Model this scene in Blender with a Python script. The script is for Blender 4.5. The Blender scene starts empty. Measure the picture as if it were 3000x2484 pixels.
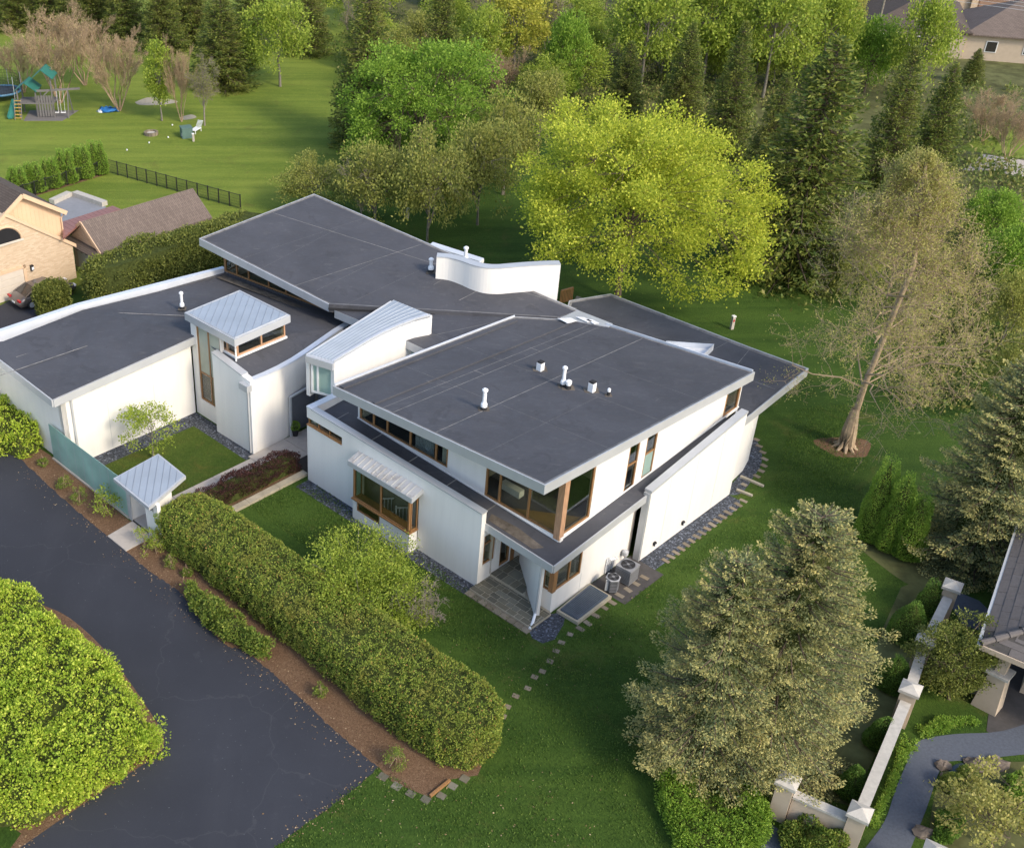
import bpy, math, random
import numpy as np
from mathutils import Vector, Matrix
R = math.radians
rng = np.random.default_rng(7)
random.seed(7)
SC = bpy.context.scene
COL = SC.collection

# ---------------------------------------------------------------- camera, sky, sun, exposure
# surveyed drone position: 36 m up, pitched 32.1 degrees down, photograph cropped off-centre (lens shift)
CX, CY, F, CAMH = 995., 1242., 3327., 36.
TH = math.atan((CY + 848.) / F)
cam_d = bpy.data.cameras.new('camera'); cam = bpy.data.objects.new('camera', cam_d); COL.objects.link(cam)
cam.location = (0, 0, CAMH); cam.rotation_euler = (math.pi / 2 - TH, 0, 0)
cam_d.sensor_fit = 'HORIZONTAL'; cam_d.sensor_width = 36.; cam_d.lens = F / 3000. * 36.
cam_d.shift_x = (1500. - CX) / 3000.; cam_d.shift_y = 0.
cam_d.clip_start = 0.5; cam_d.clip_end = 1500.
SC.camera = cam
SUN_EL, SUN_AZ = 37., 138.           # azimuth clockwise from +Y
W = bpy.data.worlds.new('World'); SC.world = W; W.use_nodes = True
nt = W.node_tree; nt.nodes.clear()
sky = nt.nodes.new('ShaderNodeTexSky'); sky.sky_type = 'NISHITA'; sky.sun_disc = False
sky.sun_elevation = R(SUN_EL); sky.sun_rotation = R(SUN_AZ); sky.air_density = 1.0; sky.dust_density = 2.2; sky.ozone_density = 1.0
bg = nt.nodes.new('ShaderNodeBackground'); bg.inputs['Strength'].default_value = 0.15
wo = nt.nodes.new('ShaderNodeOutputWorld')
nt.links.new(sky.outputs[0], bg.inputs['Color']); nt.links.new(bg.outputs[0], wo.inputs['Surface'])
sun_d = bpy.data.lights.new('sun', 'SUN'); sun_d.energy = 1.4; sun_d.angle = R(10.); sun_d.color = (1.0, 0.88, 0.70)
sun = bpy.data.objects.new('sun', sun_d); COL.objects.link(sun)
sd = Vector((math.sin(R(SUN_AZ)) * math.cos(R(SUN_EL)), math.cos(R(SUN_AZ)) * math.cos(R(SUN_EL)), math.sin(R(SUN_EL))))
sun.rotation_euler = sd.to_track_quat('Z', 'Y').to_euler(); sun.location = (60, -60, 80)
vs = SC.view_settings
vs.view_transform = 'Standard'; vs.look = 'None'; vs.gamma = 1.0; vs.exposure = 1.0; vs.use_curve_mapping = False
SC.cycles.max_bounces = 6; SC.cycles.transparent_max_bounces = 8

# ---------------------------------------------------------------- survey: photograph to place, house axes
_c, _s = math.cos(TH), math.sin(TH)
C0 = np.array([0, 0, CAMH])
UU = np.array([.6785, -.7346, 0]); VV = np.array([.7346, .6785, 0]); OO = np.array([6.64, 42.46, 0])
HROT = math.atan2(UU[1], UU[0])
def ray(x, y):
    u = (x - CX) / F; v = (y - CY) / F
    return np.array([u, _c - v * _s, -_s - v * _c])
def at(x, y, z=0.):
    r = ray(x, y); return C0 + r * ((z - CAMH) / r[2])
def h(a, b, z=0.):
    return OO + a * UU + b * VV + np.array([0, 0, z])
def uv(p):
    q = np.asarray(p) - OO; return float(q @ UU), float(q @ VV)
def pl(pts, z=0.):
    return [at(x, y, z) for x, y in pts]
def atb(x, y, b):
    r = ray(x, y); p = C0 + r * ((b - (C0 - OO) @ VV) / (r @ VV)); return uv(p)[0], p[2]
def ata(x, y, a):
    r = ray(x, y); p = C0 + r * ((a - (C0 - OO) @ UU) / (r @ UU)); return uv(p)[1], p[2]
def hgt(y, base):
    lo, hi = -2., 45.
    for _ in range(50):
        m = (lo + hi) / 2; Z = m - CAMH; d = base[1] * _c - Z * _s
        if CY + F * (-base[1] * _s - Z * _c) / d > y: lo = m
        else: hi = m
    return m

# ---------------------------------------------------------------- object helpers
WLOC = {}
def mesh(name, V, Fc, mat, smooth=False):
    V = np.asarray(V, dtype=np.float32)
    me = bpy.data.meshes.new(name)
    if isinstance(Fc, np.ndarray):
        n, k = Fc.shape
        me.vertices.add(len(V)); me.vertices.foreach_set('co', V.ravel())
        me.loops.add(n * k); me.loops.foreach_set('vertex_index', Fc.astype(np.int32).ravel())
        me.polygons.add(n); me.polygons.foreach_set('loop_start', np.arange(0, n * k, k, dtype=np.int32))
        me.polygons.foreach_set('loop_total', np.full(n, k, dtype=np.int32))
        me.update(calc_edges=True)
    else:
        me.from_pydata(V.tolist(), [], Fc); me.update()
    if mat: me.materials.append(mat)
    if smooth: me.polygons.foreach_set('use_smooth', np.ones(len(me.polygons), dtype=bool))
    return me
def tag(o, label=None, cat=None, group=None, kind=None):
    if label: o['label'] = label
    if cat: o['category'] = cat
    if group: o['group'] = group
    if kind: o['kind'] = kind
    return o
def put(o, loc, parent=None):
    COL.objects.link(o); loc = np.asarray(loc, dtype=float)
    if parent is not None:
        o.parent = parent; o.location = loc - WLOC[parent.name]
    else: o.location = loc
    WLOC[o.name] = loc
    return o
def ob(name, vf, mat, parent=None, label=None, cat=None, group=None, kind=None, smooth=False):
    V, Fc = vf; V = np.asarray(V, dtype=float)
    lo, hi = V.min(0), V.max(0)
    loc = np.array([(lo[0] + hi[0]) / 2, (lo[1] + hi[1]) / 2, lo[2]])
    o = bpy.data.objects.new(name, mesh(name, V - loc, Fc, mat, smooth))
    put(o, loc, parent)
    return tag(o, label, cat, group, kind)
def thing(name, loc, label, cat, group=None):
    o = bpy.data.objects.new(name, None); o.empty_display_size = .3
    put(o, loc); return tag(o, label, cat, group)
def inst(name, me, loc, parent=None, rot=(0, 0, 0), scale=(1, 1, 1), **k):
    o = bpy.data.objects.new(name, me); o.rotation_euler = rot; o.scale = scale
    put(o, loc, parent); return tag(o, **k)
def copy_tree(o, loc, rotz=0., scale=1., label=None, group=None):
    c = o.copy(); COL.objects.link(c); c.location = loc
    c.rotation_euler = (0, 0, rotz); c.scale = scale if hasattr(scale, '__len__') else (scale,) * 3
    if label: c['label'] = label
    if group: c['group'] = group
    for ch in o.children:
        d = ch.copy(); COL.objects.link(d); d.parent = c
        for g in ch.children:
            e = g.copy(); COL.objects.link(e); e.parent = d
    return c

# ---------------------------------------------------------------- shapes, all in place coordinates
def merge(*vfs):
    V, Fc, n = [], [], 0
    for v, f in vfs:
        V.extend([list(p) for p in v]); Fc.extend([[i + n for i in q] for q in f]); n += len(v)
    return V, Fc
def prism(lo, hi):
    n = len(lo); lo = [np.asarray(p, float) for p in lo]; hi = [np.asarray(p, float) for p in hi]
    ar = sum(lo[i][0] * lo[(i + 1) % n][1] - lo[(i + 1) % n][0] * lo[i][1] for i in range(n))
    if ar < 0: lo = lo[::-1]; hi = hi[::-1]
    V = lo + hi
    Fc = [list(range(n))[::-1], list(range(n, 2 * n))] + [[i, (i + 1) % n, n + (i + 1) % n, n + i] for i in range(n)]
    return V, Fc
def slab(loop, t):
    dz = np.array([0, 0, t]); return prism([np.asarray(p) - dz for p in loop], loop)
def sheet(loop):
    n = len(loop); loop = [np.asarray(p, float) for p in loop]
    ar = sum(loop[i][0] * loop[(i + 1) % n][1] - loop[(i + 1) % n][0] * loop[i][1] for i in range(n))
    if ar < 0: loop = loop[::-1]
    return loop, [list(range(n))]
def bar(p0, p1, w, d, up=(0, 0, 1)):
    """a bar of width w (sideways) and depth d (along up) centred on p0-p1"""
    p0, p1 = np.asarray(p0, float), np.asarray(p1, float); t = p1 - p0; t = t / np.linalg.norm(t)
    up = np.asarray(up, float); s = np.cross(t, up)
    if np.linalg.norm(s) < 1e-3: s = np.cross(t, (1, 0, 0))
    s /= np.linalg.norm(s); u = np.cross(s, t)
    V = [p + s * x * w / 2 + u * y * d / 2 for p in (p0, p1) for x, y in ((-1, -1), (1, -1), (1, 1), (-1, 1))]
    return V, [[3, 2, 1, 0], [4, 5, 6, 7], [0, 1, 5, 4], [1, 2, 6, 5], [2, 3, 7, 6], [3, 0, 4, 7]]
def obox(c, size, rot=0., z0=None):
    """box centred in plan on c, size (x,y,z), bottom at c.z"""
    x, y, z = [s / 2 for s in size]; cr, sr = math.cos(rot), math.sin(rot)
    q = [(-x, -y), (x, -y), (x, y), (-x, y)]
    lo = [np.array([c[0] + a * cr - b * sr, c[1] + a * sr + b * cr, c[2]]) for a, b in q]
    return prism(lo, [p + np.array([0, 0, size[2]]) for p in lo])
def wallseg(p0, p1, t, z0, z1, z1b=None, side=1):
    """wall from p0 to p1 (plan), thickness t to the left (side 1) or right"""
    p0, p1 = np.array([p0[0], p0[1], 0.]), np.array([p1[0], p1[1], 0.]); d = p1 - p0; d /= np.linalg.norm(d)
    n = np.array([-d[1], d[0], 0]) * t * side; z1b = z1 if z1b is None else z1b
    z0a, z0b = z0 if hasattr(z0, '__len__') else (z0, z0)
    k = np.array([0, 0, 1.])
    return prism([p0 + k * z0a, p1 + k * z0b, p1 + n + k * z0b, p0 + n + k * z0a], [p0 + k * z1, p1 + k * z1b, p1 + n + k * z1b, p0 + n + k * z1])
def wall_open(p0, p1, t, zb, zt, holes, side=1):
    """wall with holes [(s0,s1,zlo,zhi)], s in metres from p0; zb, zt are functions of s"""
    p0, p1 = np.array([p0[0], p0[1], 0.]), np.array([p1[0], p1[1], 0.]); L = np.linalg.norm(p1 - p0); d = (p1 - p0) / L
    f = lambda v: v if callable(v) else (lambda s, v=v: v)
    zb, zt = f(zb), f(zt); P = lambda s: p0 + d * s
    cuts = sorted({0., L} | {max(0, x) for q in holes for x in q[:2]} | {min(L, q[1]) for q in holes})
    out = []
    for s0, s1 in zip(cuts[:-1], cuts[1:]):
        if s1 - s0 < 1e-4: continue
        hs = sorted([q for q in holes if q[0] < s1 - 1e-4 and q[1] > s0 + 1e-4], key=lambda q: q[2])
        lo = (zb(s0), zb(s1))
        for q in hs:
            if q[2] > max(lo) + .005: out.append(wallseg(P(s0), P(s1), t, lo, q[2], q[2], side))
            lo = (q[3], q[3])
        if zt(s0) > lo[0] + .005 or zt(s1) > lo[1] + .005: out.append(wallseg(P(s0), P(s1), t, lo, max(zt(s0), lo[0]), max(zt(s1), lo[1]), side))
    return merge(*out)
def tube(pts, rad, n=8, cap=True):
    pts = [np.asarray(p, float) for p in pts]; rad = [rad] * len(pts) if not hasattr(rad, '__len__') else rad
    V, Fc = [], []
    for i, p in enumerate(pts):
        t = pts[min(i + 1, len(pts) - 1)] - pts[max(i - 1, 0)]; t = t / (np.linalg.norm(t) + 1e-9)
        s = np.cross(t, (0, 0, 1)) if abs(t[2]) < .95 else np.cross(t, (1, 0, 0)); s /= np.linalg.norm(s); u = np.cross(s, t)
        V += [p + rad[i] * (s * math.cos(k * 2 * math.pi / n) + u * math.sin(k * 2 * math.pi / n)) for k in range(n)]
    for i in range(len(pts) - 1):
        for k in range(n): Fc.append([i * n + k, (i + 1) * n + k, (i + 1) * n + (k + 1) % n, i * n + (k + 1) % n])
    if cap: Fc += [list(range(n)), list(range((len(pts) - 1) * n, len(pts) * n))[::-1]]
    return V, Fc
def lathe(c, prof, n=16):
    """prof: (r, z) from bottom up, about the vertical through c"""
    V = [np.array([c[0] + r * math.cos(k * 2 * math.pi / n), c[1] + r * math.sin(k * 2 * math.pi / n), c[2] + z]) for r, z in prof for k in range(n)]
    Fc = [[i * n + k, i * n + (k + 1) % n, (i + 1) * n + (k + 1) % n, (i + 1) * n + k] for i in range(len(prof) - 1) for k in range(n)]
    Fc += [list(range(n))[::-1], list(range((len(prof) - 1) * n, len(prof) * n))]
    return V, Fc
def ring_wall(pts, t, z0, z1):
    """wall of thickness t to the left of a polyline in plan; z1 a list or number"""
    pts = [np.array([p[0], p[1], 0.]) for p in pts]; n = len(pts); z1 = z1 if hasattr(z1, '__len__') else [z1] * n
    nor = []
    for i in range(n):
        d = pts[min(i + 1, n - 1)] - pts[max(i - 1, 0)]; d /= np.linalg.norm(d); nor.append(np.array([-d[1], d[0], 0]))
    k = np.array([0, 0, 1.]); V, Fc = [], []
    for p, m, z in zip(pts, nor, z1): V += [p + k * z0, p + m * t + k * z0, p + m * t + k * z, p + k * z]
    for i in range(n - 1):
        a, b = i * 4, i * 4 + 4
        for j in range(4): Fc.append([a + j, a + (j + 1) % 4, b + (j + 1) % 4, b + j])
    Fc += [[3, 2, 1, 0], [4 * n - 4, 4 * n - 3, 4 * n - 2, 4 * n - 1]]
    return V, [f[::-1] for f in Fc]
def clip(poly, n, k):
    """keep the part of a plan polygon (3d points) with n.p <= k"""
    out = []
    for i in range(len(poly)):
        p, q = poly[i], poly[(i + 1) % len(poly)]; dp, dq = n @ p[:2] - k, n @ q[:2] - k
        if dp <= 0: out.append(p)
        if dp * dq < 0: out.append(p + (q - p) * (dp / (dp - dq)))
    return out
def strips(poly, d, w, off=0.):
    """split a plan polygon into strips of width w running along d"""
    d = np.asarray(d[:2], float); d /= np.linalg.norm(d); n = np.array([-d[1], d[0]])
    poly = [np.asarray(p, float) for p in poly]; ks = [n @ p[:2] for p in poly]; k = min(ks) + off; out = []
    if off > 0: k -= w
    while k < max(ks):
        q = clip(clip(poly, n, k + w - .01), -n, -(k + .01))
        if len(q) > 2: out.append((q, k + w))
        k += w
    return out
def inset(loop, t):
    """shrink a convex-ish plan loop by t, z kept by interpolation of the vertex offset"""
    n = len(loop); loop = [np.asarray(p, float) for p in loop]
    ar = sum(loop[i][0] * loop[(i + 1) % n][1] - loop[(i + 1) % n][0] * loop[i][1] for i in range(n)); sg = 1 if ar > 0 else -1
    out = []
    for i in range(n):
        a, p, b = loop[i - 1], loop[i], loop[(i + 1) % n]
        d1 = (p - a)[:2]; d1 /= np.linalg.norm(d1); d2 = (b - p)[:2]; d2 /= np.linalg.norm(d2)
        n1 = np.array([-d1[1], d1[0]]) * sg; n2 = np.array([-d2[1], d2[0]]) * sg
        m = n1 + n2; m = m / max(.3, (1 + n1 @ n2)); out.append(np.array([p[0] + m[0] * t, p[1] + m[1] * t, p[2]]))
    return out
def planez(loop, fn):
    return [np.array([p[0], p[1], fn(*uv(p))]) for p in loop]
def smooth_line(pts, n=4):
    P = [np.asarray(p, float) for p in pts]; out = []
    for i in range(len(P) - 1):
        a, b, c, d = P[max(i - 1, 0)], P[i], P[i + 1], P[min(i + 2, len(P) - 1)]
        for k in range(n):
            t = k / n; out.append(tuple(.5 * (2 * b + (c - a) * t + (2 * a - 5 * b + 4 * c - d) * t * t + (3 * b - a - 3 * c + d) * t ** 3)))
    return out + [tuple(P[-1])]
# ---------------------------------------------------------------- materials
def newmat(name, rough=.8, spec=.3, metal=0.):
    m = bpy.data.materials.new(name); m.use_nodes = True; n = m.node_tree.nodes; b = n['Principled BSDF']
    b.inputs['Roughness'].default_value = rough; b.inputs['Specular IOR Level'].default_value = spec; b.inputs['Metallic'].default_value = metal
    return m, n, m.node_tree.links, b
def nd(n, t, **k):
    x = n.new(t)
    for a, v in k.items(): setattr(x, a, v)
    return x
def noise(n, l, scale, detail=4., rough=.6, vec=None, dist=0.):
    x = n.new('ShaderNodeTexNoise'); x.inputs['Scale'].default_value = scale; x.inputs['Detail'].default_value = detail
    x.inputs['Roughness'].default_value = rough; x.inputs['Distortion'].default_value = dist
    if vec is not None: l.new(vec, x.inputs['Vector'])
    return x.outputs['Fac']
def ramp(n, l, fac, stops):
    x = n.new('ShaderNodeValToRGB'); e = x.color_ramp.elements
    while len(e) < len(stops): e.new(.5)
    for q, (p, c) in zip(e, stops): q.position = p; q.color = (*c, 1)
    l.new(fac, x.inputs['Fac']); return x.outputs['Color']
def mix(n, l, fac, a, b, mode='MIX'):
    x = n.new('ShaderNodeMix'); x.data_type = 'RGBA'; x.blend_type = mode
    for s, v in ((x.inputs[0], fac), (x.inputs[6], a), (x.inputs[7], b)):
        if isinstance(v, (int, float)): s.default_value = v
        elif isinstance(v, tuple): s.default_value = (*v, 1)
        else: l.new(v, s)
    return x.outputs[2]
def coords(n, l, obj=False, scale=None, rot=0.):
    if obj: v = n.new('ShaderNodeTexCoord').outputs['Object']
    else: v = n.new('ShaderNodeNewGeometry').outputs['Position']
    if scale is not None or rot:
        m = n.new('ShaderNodeMapping'); l.new(v, m.inputs[0]); m.inputs['Rotation'].default_value = (0, 0, rot)
        if scale is not None: m.inputs['Scale'].default_value = scale
        v = m.outputs[0]
    return v
def bump(n, l, b, hgt_, strength=.3, dist=.02):
    x = n.new('ShaderNodeBump'); x.inputs['Strength'].default_value = strength; x.inputs['Distance'].default_value = dist
    l.new(hgt_, x.inputs['Height']); l.new(x.outputs[0], b.inputs['Normal'])
def sp(c, k): return tuple(min(1, max(0, x * k)) for x in c)
def m_plain(name, c, rough=.6, spec=.3, metal=0., var=.12, sc=3., fine=0.):
    """one base colour with soft wear and grain"""
    m, n, l, b = newmat(name, rough, spec, metal); v = coords(n, l)
    f = noise(n, l, sc, 6., .65, v)
    col = ramp(n, l, f, [(.3, sp(c, 1 - var)), (.7, sp(c, 1 + var))])
    l.new(col, b.inputs['Base Color'])
    if fine: bump(n, l, b, noise(n, l, fine, 3., .7, v), .35, .01)
    return m
def m_white(name, c=(.77, .755, .72)):
    """painted vertical tongue-and-groove boards with faint streaks"""
    m, n, l, b = newmat(name, .55, .3); v = coords(n, l, rot=-HROT)
    st = noise(n, l, 1., 5., .6, coords(n, l, scale=(2.2, 2.2, .18), rot=-HROT))
    big = noise(n, l, .35, 3., .6, v)
    col = mix(n, l, .5, ramp(n, l, st, [(.30, sp(c, .89)), (.58, c)]), ramp(n, l, big, [(.3, sp(c, .97)), (.7, sp(c, 1.02))]))
    sx = n.new('ShaderNodeSeparateXYZ'); l.new(v, sx.inputs[0])
    l.new(col, b.inputs['Base Color'])
    def saw(o):
        q = n.new('ShaderNodeMath'); q.operation = 'MULTIPLY'; l.new(o, q.inputs[0]); q.inputs[1].default_value = 7.
        w = n.new('ShaderNodeMath'); w.operation = 'FRACT'; l.new(q.outputs[0], w.inputs[0])
        g = n.new('ShaderNodeMath'); g.operation = 'LESS_THAN'; l.new(w.outputs[0], g.inputs[0]); g.inputs[1].default_value = .08; return g.outputs[0]
    ad = n.new('ShaderNodeMath'); ad.operation = 'ADD'; l.new(saw(sx.outputs['X']), ad.inputs[0]); l.new(saw(sx.outputs['Y']), ad.inputs[1])
    iv = n.new('ShaderNodeMath'); iv.operation = 'SUBTRACT'; iv.inputs[0].default_value = 1.; l.new(ad.outputs[0], iv.inputs[1])
    bump(n, l, b, iv.outputs[0], .35, .008); return m
def m_membrane(name, c=(.068, .070, .080)):
    m, n, l, b = newmat(name, .72, .22); v = coords(n, l)
    big = noise(n, l, .22, 5., .62, v, .6); mid = noise(n, l, 1.6, 6., .7, v); fin = noise(n, l, 26., 3., .7, v)
    col = ramp(n, l, big, [(.25, sp(c, .78)), (.75, sp(c, 1.22))])
    col = mix(n, l, ramp(n, l, mid, [(.55, (0, 0, 0)), (.85, (.35,) * 3)]), col, (.12, .115, .11))
    col = mix(n, l, ramp(n, l, fin, [(.45, (0, 0, 0)), (.85, (.18,) * 3)]), col, (.13, .13, .14))
    # footprints and chalky scuffs
    sc = noise(n, l, 1., 7., .75, coords(n, l, scale=(1.2, 3.4, 1.), rot=.5), 1.2)
    col = mix(n, l, ramp(n, l, sc, [(.56, (0, 0, 0)), (.72, (.34,) * 3)]), col, (.20, .195, .19))
    po = noise(n, l, .5, 5., .6, v, 1.4); col = mix(n, l, ramp(n, l, po, [(.60, (0, 0, 0)), (.63, (.4,) * 3), (.70, (.12,) * 3)]), col, (.045, .045, .05))
    l.new(col, b.inputs['Base Color'])
    l.new(ramp(n, l, mid, [(.3, (.6,) * 3), (.7, (.82,) * 3)]), b.inputs['Roughness'])
    bump(n, l, b, fin, .25, .006); return m
def m_asphalt(name, c=(.038, .041, .051)):
    m, n, l, b = newmat(name, .8, .25); v = coords(n, l)
    big = noise(n, l, .12, 4., .6, v); mid = noise(n, l, .9, 6., .7, v, .8); fin = noise(n, l, 60., 3., .8, v)
    col = ramp(n, l, big, [(.3, sp(c, .85)), (.7, sp(c, 1.18))])
    col = mix(n, l, ramp(n, l, mid, [(.6, (0, 0, 0)), (.78, (.16,) * 3)]), col, (.15, .15, .16))
    col = mix(n, l, ramp(n, l, fin, [(.35, (.35,) * 3), (.6, (0, 0, 0))]), col, sp(c, .5))
    lt = noise(n, l, 9., 2., .5, v)
    col = mix(n, l, ramp(n, l, lt, [(.72, (0, 0, 0)), (.77, (.35,) * 3)]), col, (.3, .3, .3))
    # worn wheel tracks, sealer streaks and fine cracks
    tr = noise(n, l, 1., 4., .6, coords(n, l, scale=(.35, .06, 1.), rot=.72), .3)
    col = mix(n, l, ramp(n, l, tr, [(.55, (0, 0, 0)), (.75, (.16,) * 3)]), col, (.075, .077, .088))
    vo = n.new('ShaderNodeTexVoronoi'); vo.feature = 'DISTANCE_TO_EDGE'; vo.inputs['Scale'].default_value = .13; wv = n.new('ShaderNodeVectorMath'); wv.operation = 'ADD'; l.new(v, wv.inputs[0])
    nz_ = n.new('ShaderNodeTexNoise'); nz_.inputs['Scale'].default_value = .9; nz_.inputs['Detail'].default_value = 5.; l.new(v, nz_.inputs['Vector']); l.new(nz_.outputs['Color'], wv.inputs[1]); l.new(wv.outputs[0], vo.inputs['Vector'])
    col = mix(n, l, ramp(n, l, vo.outputs['Distance'], [(.0, (.28,) * 3), (.0025, (0, 0, 0))]), col, (.085, .085, .09))
    pt = noise(n, l, .3, 5., .7, v, 1.5); col = mix(n, l, ramp(n, l, pt, [(.62, (0, 0, 0)), (.68, (.18,) * 3)]), col, sp(c, .75))
    l.new(col, b.inputs['Base Color']); bump(n, l, b, fin, .5, .01); return m
def m_grass(name, cs, dry=(.14, .12, .035), stripe=0., dirt=.0):
    m, n, l, b = newmat(name, .9, .15); v = coords(n, l)
    big = noise(n, l, .07, 5., .65, v, .8); mid = noise(n, l, .55, 6., .7, v); fin = noise(n, l, 14., 4., .8, coords(n, l, scale=(1., .45, 1.)))
    col = ramp(n, l, big, [(.3, cs[0]), (.5, cs[1]), (.7, cs[2])])
    col = mix(n, l, .45, col, ramp(n, l, mid, [(.3, cs[0]), (.55, cs[1]), (.75, cs[2])]))
    if stripe:
        x = noise(n, l, 1., 4., .55, coords(n, l, scale=(.05, .55, 1.), rot=stripe), .4)
        col = mix(n, l, .45, col, ramp(n, l, x, [(.36, sp(cs[1], .75)), (.62, sp(cs[2], 1.15))]))
    cl_ = noise(n, l, 2.6, 4., .6, v, .5); col = mix(n, l, ramp(n, l, cl_, [(.55, (0, 0, 0)), (.72, (.5,) * 3)]), col, sp(cs[2], 1.1))
    dr = noise(n, l, .33, 6., .7, v, 1.0)
    col = mix(n, l, ramp(n, l, dr, [(.56, (0, 0, 0)), (.74, (.55,) * 3)]), col, dry)
    col = mix(n, l, ramp(n, l, fin, [(.3, (.7,) * 3), (.62, (0, 0, 0))]), col, sp(cs[0], .45))
    l.new(col, b.inputs['Base Color']); bump(n, l, b, fin, 1., .06); return m
def m_gravel(name, c1, c2, sc=14.):
    m, n, l, b = newmat(name, .75, .25); v = coords(n, l)
    x = n.new('ShaderNodeTexVoronoi'); x.inputs['Scale'].default_value = sc; l.new(v, x.inputs['Vector'])
    s = n.new('ShaderNodeSeparateColor'); l.new(x.outputs['Color'], s.inputs[0])
    col = ramp(n, l, s.outputs[0], [(0., c1), (.75, c2), (1., sp(c2, 2.6))])
    l.new(mix(n, l, ramp(n, l, noise(n, l, 1.2, 4., .6, v), [(.4, (0, 0, 0)), (.8, (.4,) * 3)]), col, sp(c2, .5)), b.inputs['Base Color'])
    iv = n.new('ShaderNodeMath'); iv.operation = 'SUBTRACT'; iv.inputs[0].default_value = 1.; l.new(x.outputs['Distance'], iv.inputs[1])
    bump(n, l, b, iv.outputs[0], 1., .04); return m
def m_mulch(name):
    m, n, l, b = newmat(name, .95, .1); v = coords(n, l)
    f = noise(n, l, 11., 6., .85, v, 1.5); g = noise(n, l, .8, 4., .6, v)
    col = ramp(n, l, f, [(.28, (.050, .030, .019)), (.5, (.165, .10, .060)), (.68, (.33, .225, .145))])
    l.new(mix(n, l, ramp(n, l, g, [(.4, (0, 0, 0)), (.75, (.4,) * 3)]), col, (.10, .052, .028)), b.inputs['Base Color']); bump(n, l, b, f, 1., .05); return m
def m_metal(name, c=(.56, .60, .66), rough=.42, dirt=0.):
    m, n, l, b = newmat(name, rough, .5, .25); v = coords(n, l)
    f = noise(n, l, .8, 5., .6, v); col = ramp(n, l, f, [(.3, sp(c, .92)), (.7, sp(c, 1.05))])
    if dirt: col = mix(n, l, ramp(n, l, noise(n, l, 1.4, 6., .75, v, .6), [(.48, (0, 0, 0)), (.70, (dirt,) * 3)]), col, (.20, .14, .08))
    l.new(col, b.inputs['Base Color']); return m
def m_wood(name, c=(.30, .155, .06), sc=1.):
    m, n, l, b = newmat(name, .5, .35)
    f = noise(n, l, 3., 5., .6, coords(n, l, scale=(6, 6, .8)))
    l.new(ramp(n, l, f, [(.3, sp(c, .75)), (.7, sp(c, 1.2))]), b.inputs['Base Color']); return m
def m_glass(name, tint=(.78, .80, .75), clear=.75, rough=.02):
    """window glass: sees through head on, mirrors the sky at a slant"""
    m = bpy.data.materials.new(name); m.use_nodes = True; n = m.node_tree.nodes; l = m.node_tree.links; n.clear()
    o = n.new('ShaderNodeOutputMaterial'); tr = n.new('ShaderNodeBsdfTransparent'); tr.inputs[0].default_value = (*tint, 1)
    gl = n.new('ShaderNodeBsdfGlossy'); gl.inputs['Roughness'].default_value = rough; gl.inputs[0].default_value = (.95, .97, 1, 1)
    fr = n.new('ShaderNodeLayerWeight'); fr.inputs['Blend'].default_value = .5
    pw = n.new('ShaderNodeMath'); pw.operation = 'POWER'; l.new(fr.outputs['Facing'], pw.inputs[0]); pw.inputs[1].default_value = 4.
    mr = n.new('ShaderNodeMapRange'); l.new(pw.outputs[0], mr.inputs[0]); mr.inputs[3].default_value = .045; mr.inputs[4].default_value = .9
    mx = n.new('ShaderNodeMixShader'); l.new(mr.outputs[0], mx.inputs[0]); l.new(tr.outputs[0], mx.inputs[1]); l.new(gl.outputs[0], mx.inputs[2]); l.new(mx.outputs[0], o.inputs[0])
    return m
def m_frost(name, c):
    """etched green glass panel"""
    m, n, l, b = newmat(name, .25, .5); v = coords(n, l)
    col = ramp(n, l, noise(n, l, .6, 3., .5, v), [(.3, sp(c, .85)), (.7, sp(c, 1.12))]); l.new(col, b.inputs['Base Color'])
    tr = n.new('ShaderNodeBsdfTranslucent'); l.new(col, tr.inputs[0]); mx = n.new('ShaderNodeMixShader'); mx.inputs[0].default_value = .45
    l.new(b.outputs[0], mx.inputs[1]); l.new(tr.outputs[0], mx.inputs[2]); l.new(mx.outputs[0], n['Material Output'].inputs[0]); return m
LEAF = 1.45
def m_leaf(name, stops, trans=.35, rough=.6, patch=None, psc=.4):
    """leaf colours differ from leaf to leaf; some light comes through"""
    m, n, l, b = newmat(name, rough, .25); g = n.new('ShaderNodeNewGeometry')
    lift = lambda c: (min(.8, c[0] * LEAF + .006), min(.8, c[1] * LEAF + .008), min(.8, c[2] * LEAF + .06 * c[1]))
    stops = [(p, lift(c)) for p, c in stops]; patch = lift(patch) if patch else None
    col = ramp(n, l, g.outputs['Random Per Island'], stops)
    if patch:
        f = noise(n, l, psc, 4., .6, coords(n, l)); col = mix(n, l, ramp(n, l, f, [(.5, (0, 0, 0)), (.72, (.8,) * 3)]), col, patch)
    l.new(col, b.inputs['Base Color'])
    tr = n.new('ShaderNodeBsdfTranslucent'); l.new(col, tr.inputs[0]); mx = n.new('ShaderNodeMixShader'); mx.inputs[0].default_value = trans
    l.new(b.outputs[0], mx.inputs[1]); l.new(tr.outputs[0], mx.inputs[2]); l.new(mx.outputs[0], n['Material Output'].inputs[0]); return m
def lf(a, b, c): return [(0., a), (.5, b), (1., c)]
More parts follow.
